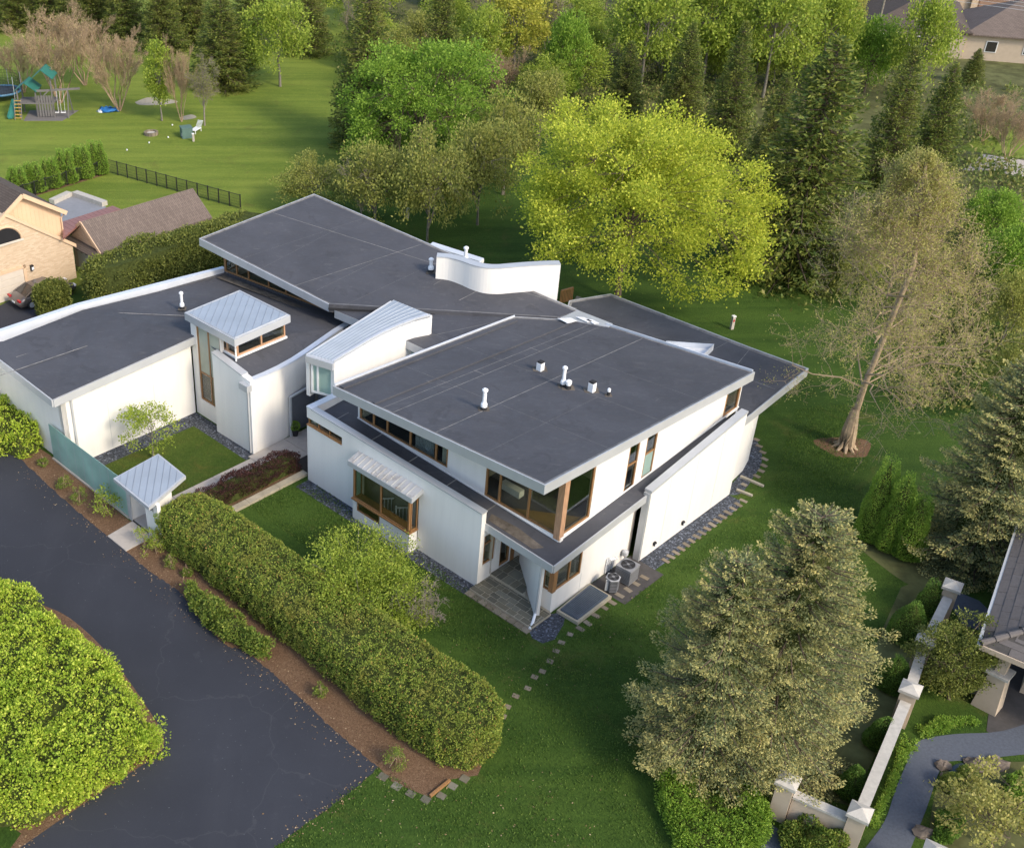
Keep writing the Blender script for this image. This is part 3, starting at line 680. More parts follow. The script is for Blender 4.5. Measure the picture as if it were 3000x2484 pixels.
# --- big butterfly roof at the rear ------------------------------------------------------------------
def onp(x, y, fn):
    r_ = ray(x, y); lo, hi = 10., 250.
    for _ in range(60):
        t = (lo + hi) / 2; p = C0 + r_ * t
        if p[2] > fn(*uv(p)): lo = t
        else: hi = t
    return uv(C0 + r_ * lo)
bgl = [onp(*p, BIG) for p in ((583, 701), (963, 894), (1643, 934), (1700, 914), (1260, 717), (920, 570))]
bgr = roof('butterfly_roof', bgl, BIG, .45, lip=.05, dark=(1,))
A, B = h(*bgl[1], BIG(*bgl[1]) - .44), h(*bgl[2], BIG(*bgl[2]) - .44); d = (B - A)[:2]; d /= np.linalg.norm(d); s_ = np.array([d[1], -d[0], 0]) * .03; k_ = np.array([0, 0, .47])
hp('valley_flashing', prism([A, B, B + s_, A + s_], [A + k_, B + k_, B + s_ + k_, A + s_ + k_]), 'membrane', bgr)
for p, q, w in (((800, 624), (1690, 905), .06), ((583 + 120, 760), (1075, 637), .015), ((855, 840), (1235, 716), .05), ((1010, 895), (1330, 745), .015), ((1270, 835), (1345, 790), .04), ((1345, 880), (1465, 818), .06), ((990, 670), (760, 790), .015), ((1105, 765), (930, 850), .018)):
    seam(onp(*p, BIG), onp(*q, BIG), BIG, w, parent=bgr)
for (x0, y0), (x1, y1), w in (((975, 893), (1640, 930), .28), ((610, 716), (945, 884), .14)):
    p, q = onp(x0, y0, BIG), onp(x1, y1, BIG)
    hp('dust_line', slab([h(p[0], p[1] + .12, BIG(*p) + .016), h(q[0], q[1] + .12, BIG(*q) + .016), h(q[0], q[1] + .12 + w, BIG(*q) + .022), h(p[0], p[1] + .12 + w, BIG(*p) + .022)], .006), 'dust', bgr)
for (x, y), z in (((1262, 797), .75), ((1363, 770), .9)): vent(x, y, BIG, z, .12)
# clerestory under it
ck = [(-28.8, 7.25), (-19.6, 8.45)]
L9 = math.hypot(ck[1][0] - ck[0][0], ck[1][1] - ck[0][1])
hp('clerestory_curb', wallseg(h(*ck[0]), h(*ck[1]), .3, 3.9, 4.75, 4.7), 'membrane')
window((ck[0][0], ck[0][1] + .1), (ck[1][0], ck[1][1] + .1), 4.76, 4.71, 6.5, 5.7, (.115, .23, .42, .58, .74, .88), fw=.11)
window((ck[0][0] - .02, ck[0][1] + 3.), (ck[0][0] - .02, ck[0][1] + .05), 4.76, 4.76, 6.6, 6.5, (.5,), fw=.1)
hp('clerestory_left_curb', wallseg(h(-28.85, 16), h(-28.85, 7.3), .3, 0, 4.75, side=1), 'white')
hp('rear_room_back', wallseg(h(-28.4, 12), h(-17, 12.5), .2, 3.8, 6.2, 5.5), 'inwall'); hp('rear_room_floor', slab([h(-28.5, 7.6, 4.3), h(-18, 8.9, 4.3), h(-17, 12.4, 4.3), h(-28.5, 12, 4.3)], .1), 'inwall')
hp('rear_left_wall', wallseg(h(-28.9, 10.3), h(-28.9, 15.6), .3, 4.75, 6.9, 7.2, side=-1), 'white')
hp('rear_back_wall', wallseg(h(-28.9, 15.6), h(-9.5, 17.3), .3, 0, 6.9, 5.1, side=-1), 'white')
# middle roof between the two, with its little window front
mdl = [(-18.2, 7.35), (-13.1, 7.8), (-10.35, 7.85), (-10.35, 14.4), (-8.7, 16.3), (-10, 15.6), (-17.9, 7.9)]
hp('middle_roof', slab(H3(mdl, MID), .5), 'fascia')
hp('middle_membrane', slab(planez(inset(H3(mdl, MID), .02), lambda a, b: MID(a, b) + .012), .01), 'membrane')
hp('middle_front_wall', wallseg(h(-13.0, 8.2), h(-10.4, 8.2), .2, 3.8, 4.5), 'white')
window((-13.0, 8.25), (-10.4, 8.25), 4.5, 4.5, 5.3, 5.3, (.12, .6), glass='frost_m', fw=.09, wood='trim')
seam((-12.5, 8.2), (-10.6, 13.9), MID); seam((-14.2, 9.5), (-10.5, 9.6), MID, .02)
# valley gutter and splashed white sealant at its low end
vp = [onp(963, 894, BIG), onp(1643, 934, BIG)]
hp('valley_gutter', bar(h(vp[0][0], vp[0][1] - .02, BIG(*vp[0]) - .2), h(vp[1][0], vp[1][1] - .02, BIG(*vp[1]) - .2), .25, .1), 'rubber')
for i, (x, y, w) in enumerate(((1655, 938, .45), (1672, 936, .35), (1712, 935, .5), (1735, 941, .4))):
    p = at(x, y, 6.02); a, b = uv(p); hp('sealant_patch', slab([h(a - w, b - .12, 6.03), h(a + w * .7, b - .2, 6.03), h(a + w, b + .1, 6.03), h(a - w * .3, b + .16, 6.03)], .03), 'pvc')
hp('tip_flashing', prism(H3([(-8.3, 16.2, 5.45), (-5.6, 17.2, 5.45), (-5.7, 17.7, 5.45), (-8.4, 18.0, 5.45)]), H3([(-8.3, 16.2, 5.9), (-5.6, 17.2, 6.0), (-5.7, 17.7, 6.0), (-8.4, 18.0, 5.78)])), 'fascia')
# tall curved screen wall (chimney screen)
cpx = smooth_line([(1279, 754), (1315, 757), (1350, 766), (1385, 778), (1420, 786), (1460, 788), (1500, 785), (1550, 781), (1600, 778), (1643, 777)], 4)
cb_ = onp(1276, 817, BIG); cz = [hgt(754., h(*cb_))] * len(cpx)
cpl = [at(x, y, z) for (x, y), z in zip(cpx, cz)]
hp('curved_screen_wall', ring_wall(cpl, .55, 0.2, cz), 'white')
cu = [uv(p) for p in cpl]; coping(cu, [z + .05 for z in cz], .55, .06, 'coping', .02, 1)
hp('rear_canopy', merge(bar(at(1262, 718, 5.6), at(1412, 766, 5.2), .6, .22)), 'coping_w')
hp('canopy_end', bar(at(1408, 768, 5.2), at(1413, 769, 5.2), .62, .26), 'trim')

# --- garage wing -------------------------------------------------------------------------------------
gz = {'FC': (-22.0, -9.6, 4.75), 'T': (-22.0, .1, 5.2)}
K = at(233, 895, 5.35); E_ = at(660, 786, 4.95); BLp = at(0, 988, 5.35); FLp = at(0, 1033, 5.35)
Ka, Ea, Ba, Fa = uv(K), uv(E_), uv(BLp), uv(FLp)
far = lambda p: (p[0], p[1] - 9)
G = [h(*gz['FC']), h(*gz['T']), h(-22.2, 3.2, 4.75), h(-17.3, 7.9, 4.55), h(ck[1][0], ck[1][1], 4.6), h(*ck[0], 4.6), h(Ea[0] + .3, Ea[1], 4.65), h(Ka[0] + .3, Ka[1], 5.05), h(Ba[0] + .3, Ba[1], 5.1), h(-29.5, -9.8, 5.25)]
Vg = [p for p in G]; n9 = len(Vg)
tris = [[0, 1, 7], [0, 7, 8], [0, 8, 9], [1, 2, 7], [2, 3, 4], [2, 4, 5], [2, 5, 7], [5, 6, 7]]
gm = hp('garage_roof', (Vg, tris), 'membrane')
gmod = gm.modifiers.new('thick', 'SOLIDIFY'); gmod.thickness = .2; gmod.offset = 0
def fasc(p, q, dz0, hh, t, out, mat, name='fascia'):
    A, B = np.asarray(p) + np.array([0, 0, dz0]), np.asarray(q) + np.array([0, 0, dz0]); d = (B - A)[:2]; d /= np.linalg.norm(d); s = np.array([d[1], -d[0], 0]) * t * out; k = np.array([0, 0, hh])
    return hp(name, prism([A, B, B + s, A + s], [A + k, B + k, B + s + k, A + s + k]), mat)
fasc(G[0], G[1], -.40, .46, .09, 1, 'fascia'); fasc(h(-29.5, -9.8, 5.25), G[0] + np.array([0, 0, 0]), -.40, .46, .09, 1, 'fascia')
ke = np.array([0, 0, .0])
fasc(h(Ea[0], Ea[1], 4.75), h(Ka[0], Ka[1], 5.15), -.5, .72, .35, 1, 'coping_w', 'parapet'); fasc(h(Ka[0], Ka[1], 5.15), h(Ba[0] - .7, Ba[1] - 6, 5.15), -.5, .72, .35, 1, 'coping_w', 'parapet')
hp('garage_court_wall', wallseg(h(-22.3, -9.05), h(-22.3, -.3), .3, 0, 4.45, 4.9), 'white')
hp('garage_front_wall', wallseg(h(-30, -9.05), h(-22.3, -9.05), .3, 0, 4.95, 4.4), 'white')
hp('garage_back_wall', wallseg(h(Ba[0] - .3, Ba[1] - 6), h(Ka[0] - .1, Ka[1]), .25, 0, 4.7, side=-1), 'white'); hp('garage_back_wall', wallseg(h(Ka[0] - .1, Ka[1]), h(Ea[0] - .1, Ea[1]), .25, 0, 4.6, 4.3, side=-1), 'white')
hp('downspout', bar(h(-22.2, -8.45, .1), h(-22.2, -8.45, 4.5), .11, .09, UU), 'fascia')
for b in (-6.2, -3.1): hp('panel_joint', bar(h(-22.297, b, .1), h(-22.297, b, 4.3), .016, .008, UU), 'coping')
for p, q in (((240, 912), (545, 925)), ((0, 1062), (300, 960)), ((0, 1100), (440, 950))):
    A, B = at(*p, 5.12), at(*q, 5.0); d = (B - A)[:2]; d /= np.linalg.norm(d); s = np.array([-d[1], d[0], 0]) * .03
    hp('roof_seam', slab([A - s, B - s, B + s, A + s], .006), 'seam')
for v_ in ((534, 905),): vent(*v_, lambda a, b: 5.02, .95, .1)
hp('dust_patch', slab([h(-28.4, 6.3, 4.77), h(-20.5, 7.5, 4.68), h(-20.3, 7.9, 4.68), h(-28.4, 6.9, 4.77)], .006), 'dust')
# --- entry tower -------------------------------------------------------------------------------------
hp('tower_window_wall', wall_open(h(-22.3, -.2), h(-19.5, -.2), .25, 0, 6.2, [(.5, 2.75, 1.12, 6.1)]), 'white')
window((-21.78, -.1), (-19.57, -.1), 1.14, 1.14, 6.1, 6.1, (.48,), ((0, .38), (1, .38)), glass={None: 'glass', (0, 1): 'frost_p', (1, 1): 'frost_p', (1, 0): 'frost_t'}, fw=.1)
hp('tower_room_back', wallseg(h(-22, 1.6), h(-19.8, 1.6), .1, .2, 6.1), 'inwall')
hp('tower_panel', wallseg(h(-19.72, -.66), h(-16.35, -.62), .4, 0, 5.25, 4.75), 'white')
coping([(-19.74, -.66), (-17.05, -.63)], [5.32, 4.93], .4, .1, 'fascia')
cvp = [(-16.38, -.3), (-16.36, .6), (-16.4, 1.6), (-16.55, 2.8), (-16.85, 4.2), (-17.2, 5.6), (-17.55, 7.0), (-17.75, 8.2)]
hp('tower_curved_wall', ring_wall([h(*p) for p in cvp], .3, 0, 4.72), 'white')
coping(cvp, [4.8] * len(cvp), .3, .1, 'coping_w')
TW = lambda a, b: 4.45 + .0 * a
TW = lambda a, b: 5.15 - .25 * max(0., a + 18.6)
tq = H3([(-22.0, .1), (-19.72, -.25), (-18.6, -.25), (-16.65, -.25), (-16.7, 1.6), (-17.1, 4.2), (-17.9, 7.9), (-18.6, 4.2), (-22.2, 3.6), (-19.6, 8.4)], TW)
tq[6][2] = 4.62; tq[9][2] = 4.62
hp('tower_roof', (tq, [[0, 1, 2, 7, 8], [2, 3, 4], [2, 4, 5], [2, 5, 7], [7, 5, 6], [7, 6, 9], [8, 7, 9]]), 'membrane')
hp('scupper_box', obox(h(-16.7, -.72, 4.15), (.75, .34, .4), HROT), 'fascia'); hp('downspout', bar(h(-16.5, -.72, .1), h(-16.5, -.72, 4.2), .1, .1, UU), 'fascia')
hp('tower_corner_trim', obox(h(-16.42, -.5, 0), (.16, .3, 4.6), HROT), 'trim')
cap = [(-22.72, -.27, 6.55), (-18.05, -.27, 6.6), (-18.05, 3.8, 6.72), (-22.72, 3.8, 6.67)]
cl = [h(*p) for p in cap]; cp = hp('cap_roof', slab(cl, .46), 'fascia')
czf = lambda p: 6.55 + .011 * (uv(p)[0] + 22.72) + .0295 * (uv(p)[1] + .27)
cdir = VV * 1.0 - UU * .42 * -1.
for q, k in strips(inset(cl, .16), UU * -.66 + VV * .75, .42):
    q = [np.array([p[0], p[1], czf(p) + .02]) for p in q]; hp('roof_panel', slab(q, .02), 'metal', cp)
dq = UU * -.66 + VV * .75; dq = dq[:2] / np.linalg.norm(dq[:2]); nq = np.array([-dq[1], dq[0]])
def ribs(loop, d, w, zf, par, hh=.05):
    for q, k in strips(loop, d, w):
        dd = np.asarray(d[:2], float); dd /= np.linalg.norm(dd); nn = np.array([-dd[1], dd[0]]); e = [p for p in q if abs(nn @ p[:2] - (k - .01)) < .02]
        if len(e) >= 2:
            e.sort(key=lambda p: dd @ p[:2]); A, B = e[0].copy(), e[-1].copy()
            if np.linalg.norm((B - A)[:2]) < .15: continue
            for p in (A, B): p[2] = zf(p) + .028
            hp('panel_rib', bar(A, B, .022, .022), 'metal_rib', par)
ribs(inset(cl, .16), UU * -.66 + VV * .75, .42, czf, cp)
il = inset(cl, .13); hp('cap_gutter_line', merge(*[bar(il[i] + np.array([0, 0, .02]), il[(i + 1) % 4] + np.array([0, 0, .02]), .03, .05) for i in range(4)]), 'coping', cp)
window((-18.42, .12), (-18.42, 3.65), 5.28, 5.3, 6.15, 6.25, (.5,), fw=.1, wood='wood_l')
window((-19.7, .12), (-18.42, .12), 5.28, 5.28, 6.13, 6.14, (.35,), fw=.1, wood='wood_l')
hp('clerestory_sill', merge(bar(h(-18.39, .06, 5.22), h(-18.39, 3.75, 5.22), .16, .12), bar(h(-19.7, .06, 5.22), h(-18.39, .06, 5.22), .16, .12)), 'trim')
hp('cap_ceiling', slab([h(-22.5, .2, 6.1), h(-18.5, .2, 6.1), h(-18.5, 3.6, 6.1), h(-22.5, 3.6, 6.1)], .05), 'trim')
hp('tower_inner', wallseg(h(-22.2, 3.5), h(-18.5, 3.5), .1, 4.5, 6.1), 'inwall'); hp('tower_inner', wallseg(h(-22.2, .3), h(-22.2, 3.5), .1, 4.5, 6.1), 'inwall')
hp('cap_downspout', tube([h(-18.1, -.2, 6.3), h(-18.1, -.2, 6.1), h(-18.25, -.08, 5.9), h(-18.25, -.08, 5.1)], .05, 8), 'trim')
# grey entrance screen
hp('entry_door', prism([h(-16.5, 2.2, 0), h(-16.65, 4.1, 0), h(-16.75, 4.1, 0), h(-16.6, 2.2, 0)], [h(-16.3, 2.2, 2.65), h(-16.4, 4.3, 2.75), h(-16.6, 4.3, 2.75), h(-16.5, 2.2, 2.65)]), 'door_grey')
hp('entry_frame', merge(bar(h(-16.28, 2.15, 0), h(-16.28, 2.15, 2.72), .12, .12, UU), bar(h(-16.28, 2.15, 2.7), h(-16.4, 4.6, 2.82), .12, .1)), 'coping')
hp('entry_back', wallseg(h(-16.4, 4.4), h(-12.7, 4.6), .2, 0, 4.2), 'door_grey')
hp('entry_roof', slab([h(-16.3, 3.8, 4.3), h(-12.6, 3.8, 4.3), h(-12.4, 8, 4.3), h(-17, 8, 4.3)], .2), 'membrane')
# --- curved gallery ----------------------------------------------------------------------------------
gr = [(978, 1058), (1005, 1041), (1036, 1023), (1080, 996), (1120, 975), (1168, 953), (1215, 935), (1260, 923)]
nz = len(gr); gzr = [6.5 + .5 * i / (nz - 1) for i in range(nz)]
gR = [at(x, y, z) for (x, y), z in zip(gr, gzr)]
gl_ = [(906 + (1154 - 906) * i / (nz - 1), 1037 + (880 - 1037) * i / (nz - 1)) for i in range(nz)]
gL = [at(x, y, z + .05) for (x, y), z in zip(gl_, gzr)]
gy = hp('gallery_wall', ring_wall(gR, .25, 3.9, [z - .06 for z in gzr]), 'white')
hp('gallery_left_wall', ring_wall([p for p in gL], .25, 3.9, [z - .06 for z in gzr]), 'white')
V, Fc = [], []
for p, q in zip(gR, gL): V += [p, q]
V += [p - np.array([0, 0, .16]) for p in V]
m2 = 2 * nz
for i in range(nz - 1):
    Fc += [[2 * i, 2 * i + 2, 2 * i + 3, 2 * i + 1], [m2 + 2 * i + 1, m2 + 2 * i + 3, m2 + 2 * i + 2, m2 + 2 * i], [2 * i, m2 + 2 * i, m2 + 2 * i + 2, 2 * i + 2], [2 * i + 1, 2 * i + 3, m2 + 2 * i + 3, m2 + 2 * i + 1]]
Fc += [[0, 1, m2 + 1, m2], [m2 - 2, 2 * m2 - 2, 2 * m2 - 1, m2 - 1]]
gro = hp('gallery_roof', (V, Fc), 'coping_w')
npan = 7
for j in range(npan):
    f0, f1 = .09 + .91 * j / npan + .004, .09 + .91 * (j + 1) / npan - .004; V, Fc = [], []
    for p, q in zip(gR, gL): V += [p + (q - p) * f0 + np.array([0, 0, .015]), p + (q - p) * f1 + np.array([0, 0, .015])]
    Fc = [[2 * i, 2 * i + 2, 2 * i + 3, 2 * i + 1] for i in range(nz - 1)]
    hp('roof_panel', (V, Fc), 'metal', gro)
    hp('panel_rib', merge(*[bar(gR[i] + (gL[i] - gR[i]) * f1 + np.array([0, 0, .02]), gR[i + 1] + (gL[i + 1] - gR[i + 1]) * f1 + np.array([0, 0, .02]), .02, .02) for i in range(nz - 1)]), 'rib_w', gro)
hp('edge_trim', merge(*[bar(gR[i] + np.array([0, 0, .02]), gR[i + 1] + np.array([0, 0, .02]), .07, .07) for i in range(nz - 1)]), 'rib_w', gro)
ga, gb_ = uv(gR[0]), uv(gL[0])
hp('gallery_gutter', bar(h(gb_[0] - .1, gb_[1] - .12, 6.28), h(ga[0] + .1, ga[1] - .12, 6.25), .22, .42), 'fascia')
window((gb_[0] + .1, gb_[1] + .05), (ga[0] - .1, ga[1] + .05), 4.2, 4.2, 6.1, 6.1, (.3,), glass='frost_m', fw=.12, wood='trim')
hp('gallery_end_wall', wallseg(h(*uv(gL[-1])), h(*uv(gR[-1])), .2, 4.5, 6.9), 'white')
hp('gallery_downspout', bar(h(ga[0] + .08, ga[1] - .05, 4.5), h(ga[0] + .08, ga[1] - .05, 6.1), .08, .08, UU), 'trim')
hp('porch_downspout', tube([h(3.4, .3, 3.3), h(3.4, .25, .35), h(3.5, 0, .12), h(3.62, -.35, .06)], .055, 8), 'coping')
hp('downspout_elbow', tube([h(3.42, .2, .4), h(3.55, -.1, .15), h(3.7, -.5, .08)], .07, 8), 'pvc')
# ---------------------------------------------------------------- ground, drive, beds
g = np.linspace(-1, 1, 2)
tag(ob('ground', ([(-400, -60, 0), (500, -60, 0), (500, 600, 0), (-400, 600, 0)], [[0, 1, 2, 3]]), M['lawn']), kind='structure')
def bed(name, pts, mat, z=.004, t=None, px=True):
    loop = pl(pts, z) if px else pts
    return tag(ob(name, sheet(loop) if not t else slab(loop, t), M[mat]), kind='structure')
edge = smooth_line([(0, 1300), (77, 1361), (154, 1433), (231, 1500), (315, 1569), (369, 1613), (442, 1676), (513, 1722), (541, 1752), (600, 1830), (666, 1890), (712, 1905), (793, 1966), (878, 2042), (1005, 2159), (1109, 2246)])
edge = [(x + random.uniform(-2.2, 2.2), y + random.uniform(-2.2, 2.2)) for x, y in smooth_line(edge, 3)]
drive_tail = [(x + random.uniform(-2.5, 2.5), y + random.uniform(-2.5, 2.5)) for x, y in smooth_line([(1109, 2246), (1056, 2296), (929, 2390), (802, 2484)], 8)] + [(700, 2570), (-500, 2700), (-900, 2000), (-700, 1500), (-300, 1280)]
old_tail = [(1056, 2296), (929, 2390), (802, 2484), (700, 2570), (-500, 2700), (-900, 2000), (-700, 1500), (-300, 1280)]
bed('rear_lawn', [(-1500, 1400), (-300, 1150), (60, 900), (330, 800), (700, 720), (860, 600), (1000, 470), (1060, 400), (1040, 200), (1040, -300), (-3500, -300), (-3500, 700)], 'lawn_b', .0015)
bed('driveway', edge + drive_tail, 'asphalt', .008)
mul = [(1109, 2246), (1150, 2290), (1237, 2326), (1262, 2332), (1320, 2282), (1400, 2270)] + [(1412, 2240), (1100, 2080), (800, 1780), (560, 1600), (480, 1560), (378, 1524), (300, 1460), (190, 1371), (150, 1335), (80, 1290), (0, 1240)]
bed('mulch_bed', edge + mul, 'mulch', .004)
isl = smooth_line([(56, 2484), (224, 2368), (340, 2290), (457, 2212), (480, 2180), (462, 2120), (330, 1930), (205, 1810), (92, 1760), (0, 1720), (-200, 1720)])
bed('island_mulch', isl + [(-400, 2000), (-300, 2484)], 'mulch', .012)
bed('island_grass', [(-200, 2600), (0, 2560), (30, 2484), (62, 2440), (0, 2400), (-200, 2420)], 'lawn', .016)
# courtyard
bed('courtyard_gravel', [h(-22.3, -9.1, .006), h(-16.0, -9.1, .006), h(-16.2, -.9, .006), h(-16.3, -.3, .006), h(-22.3, -.3, .006)], 'gravel', px=False)
bed('courtyard_lawn', [h(-21.15, -9.1, .03), h(-16.12, -9.1, .03), h(-16.12, -1.35, .03), h(-21.1, -1.35, .03)], 'court', t=.024, px=False)
PATH = tag(ob('entry_path', slab([h(-16.1, -9.3, .02), h(-14.4, -9.3, .02), h(-14.4, .4, .02), h(-12.4, .4, .02), h(-12.4, 4.4, .02), h(-16.4, 4.4, .02), h(-16.35, -.6, .02), h(-16.1, -.8, .02)], .018), M['dark']), kind='structure')
for i in range(10):
    b0 = -9.2 + i * 1.36; b1 = min(b0 + 1.335, 4.4); c0, c1 = (-16.08, -14.42) if b1 < 0 else (-16.33, -12.42 if b0 > .4 else -14.2)
    ob('path_slab', slab([h(c0, b0, .05), h(c1, b0, .05), h(c1, b1, .05), h(c0, b1, .05)], .03), M['concrete'], PATH)
ap = pl([(315, 1569), (369, 1613), (447, 1572), (388, 1526)], .055)
tag(ob('entry_apron', slab(ap, .045), M['concrete']), kind='structure')
bed('barberry_bed', [h(-14.4, -8.2, .05), h(-13.1, -8.2, .05), h(-13.1, .3, .05), h(-14.4, .35, .05)], 'mulch', t=.05, px=False)
for i in range(4): tag(ob('bed_kerb', slab([h(-13.08, -8.0 + i * 2.07, .16), h(-12.66, -8.0 + i * 2.07, .16), h(-12.66, -5.95 + i * 2.07, .16), h(-13.08, -5.95 + i * 2.07, .16)], .16), M['concrete_o']), kind='structure')
# gravel strips round the house
bed('gravel_strip', [h(-12.3, -.95, .008), h(-.05, -.85, .008), h(-.05, 0, .008), h(-12.3, 0, .008)], 'gravel', px=False)
bed('corner_gravel', pl([(1548, 1840), (1600, 1800), (1660, 1790), (1650, 1830), (1625, 1872), (1590, 1884), (1558, 1868)], .01), 'gravel', px=False)
bed('side_gravel', [h(4.2, 7.4, .008), h(5.15, 7.0, .008), h(5.2, 15.3, .008), h(4.9, 15.75, .008), h(4.2, 15.8, .008)], 'gravel', px=False)
bed('rear_gravel', pl(smooth_line([(2135, 1449), (2165, 1448), (2190, 1425), (2205, 1400), (2228, 1365), (2232, 1330), (2222, 1300), (2205, 1285), (2190, 1330), (2160, 1400), (2120, 1430)]), .01), 'gravel', px=False)
bed('utility_pad', [h(3.65, 4.2, .012), h(5.65, 4.2, .012), h(5.65, 7.45, .012), h(3.65, 7.5, .012)], 'dark_paving', px=False)
STEP = tag(ob('stone_path', slab(pl([(1875, 1668), (1880, 1662), (2110, 1495), (2105, 1505)], .006), .005), M['mulch']), kind='structure')
def stone(x, y, w=.34, d=.30, rot=None, par=None, mat='paver', z=.025):
    w *= .84; d *= .84
    p = at(x, y); r = HROT + random.uniform(-.12, .12) if rot is None else rot
    return ob('stepping_stone', obox((p[0], p[1], -.01), (w * random.uniform(.92, 1.08), d * random.uniform(.92, 1.08), z + .01 + random.uniform(-.008, .008)), r), M[mat], STEP if par is None else par)
for i in range(16):
    t = i / 15.; stone(1955 + (2183 - 1955) * t - 5, 1643 + (1467 - 1643) * t, .5, .26)
for x, y in ((1888, 1692), (1863, 1710), (1840, 1728), (1815, 1744), (1793, 1765), (1770, 1780), (1745, 1803), (1722, 1826), (1700, 1842)): stone(x, y, .5, .28)
for x, y in ((2216, 1288), (2224, 1307), (2234, 1325), (2240, 1345), (2238, 1364), (2230, 1380), (2217, 1395)): stone(x, y, .42, .3)
stone(2180, 1420, .4, .3)
for (x0, y0), (x1, y1) in (((2170, 1395), (2237, 1424)), ((2158, 1434), (2204, 1452))):
    p, q = at(x0, y0, .06), at(x1, y1, .06); ob('timber_edge', bar(p, q, .16, .1), M['concrete_o'], STEP)
for x, y in ((1670, 1858), (1645, 1882), (1629, 1907), (1611, 1937), (1589, 1967), (1566, 1983), (1546, 2016), (1511, 2039), (1487, 2070), (1474, 2098)): stone(x, y, .34, .3, HROT + .35)
for x, y in ((1122, 2275), (1162, 2303), (1203, 2325), (1247, 2342), (1293, 2331), (1326, 2302), (1361, 2281)): stone(x, y, .42, .38, HROT + .2, None, 'slate')
ob('bed_edging', bar(at(1260, 2332, .05), at(1318, 2285, .05), .1, .14), M['wood'], STEP)
# ---------------------------------------------------------------- vegetation builders (numpy, local coordinates)
def rot_to(d):
    """two unit vectors square to each direction d (N,3)"""
    d = d / (np.linalg.norm(d, axis=1, keepdims=True) + 1e-9)
    up = np.where(np.abs(d[:, 2:3]) < .9, np.array([[0, 0, 1.]]), np.array([[1., 0, 0]]))
    s = np.cross(d, up); s /= np.linalg.norm(s, axis=1, keepdims=True); return s, np.cross(s, d)
def leaves(P, D, ln, wd, r, tilt=.5):
    """one pointed leaf or needle spray at each P, growing along D; folded along the midrib"""
    n = len(P); D = D + r.normal(0, tilt, (n, 3)); D /= np.linalg.norm(D, axis=1, keepdims=True) + 1e-9
    s, u = rot_to(D); a = r.uniform(0, 2 * np.pi, n)[:, None]; sd = s * np.cos(a) + u * np.sin(a)
    ln = (ln * r.uniform(.65, 1.35, n))[:, None]; wd = (wd * r.uniform(.7, 1.3, n))[:, None]
    V = np.stack([P, P + D * ln * .55 + sd * wd * .5, P + D * ln, P + D * ln * .45 - sd * wd * .5], 1).reshape(-1, 3)
    return V, np.arange(n * 4).reshape(-1, 4)
def unit(n, r):
    v = r.normal(size=(n, 3)); return v / np.linalg.norm(v, axis=1, keepdims=True)
def limb(pts, r0, r1, n=5):
    k = len(pts); return tube(pts, [r0 + (r1 - r0) * i / (k - 1) for i in range(k)], n, False)
def npmerge(vfs):
    V = np.concatenate([np.asarray(v) for v, f in vfs]); off = np.cumsum([0] + [len(v) for v, f in vfs[:-1]])
    Fq = [np.asarray(f) + o for (v, f), o in zip(vfs, off)]; return V, np.concatenate(Fq)
def wiggle(p, q, r, k=4, amp=.08, sag=0.):
    p, q = np.asarray(p, float), np.asarray(q, float); L = np.linalg.norm(q - p); out = []
    for i in range(k + 1):
        t = i / k; x = p + (q - p) * t
        if 0 < i < k: x = x + r.normal(0, amp * L, 3) * .5
        x[2] -= sag * L * math.sin(math.pi * t); out.append(x)
    return out
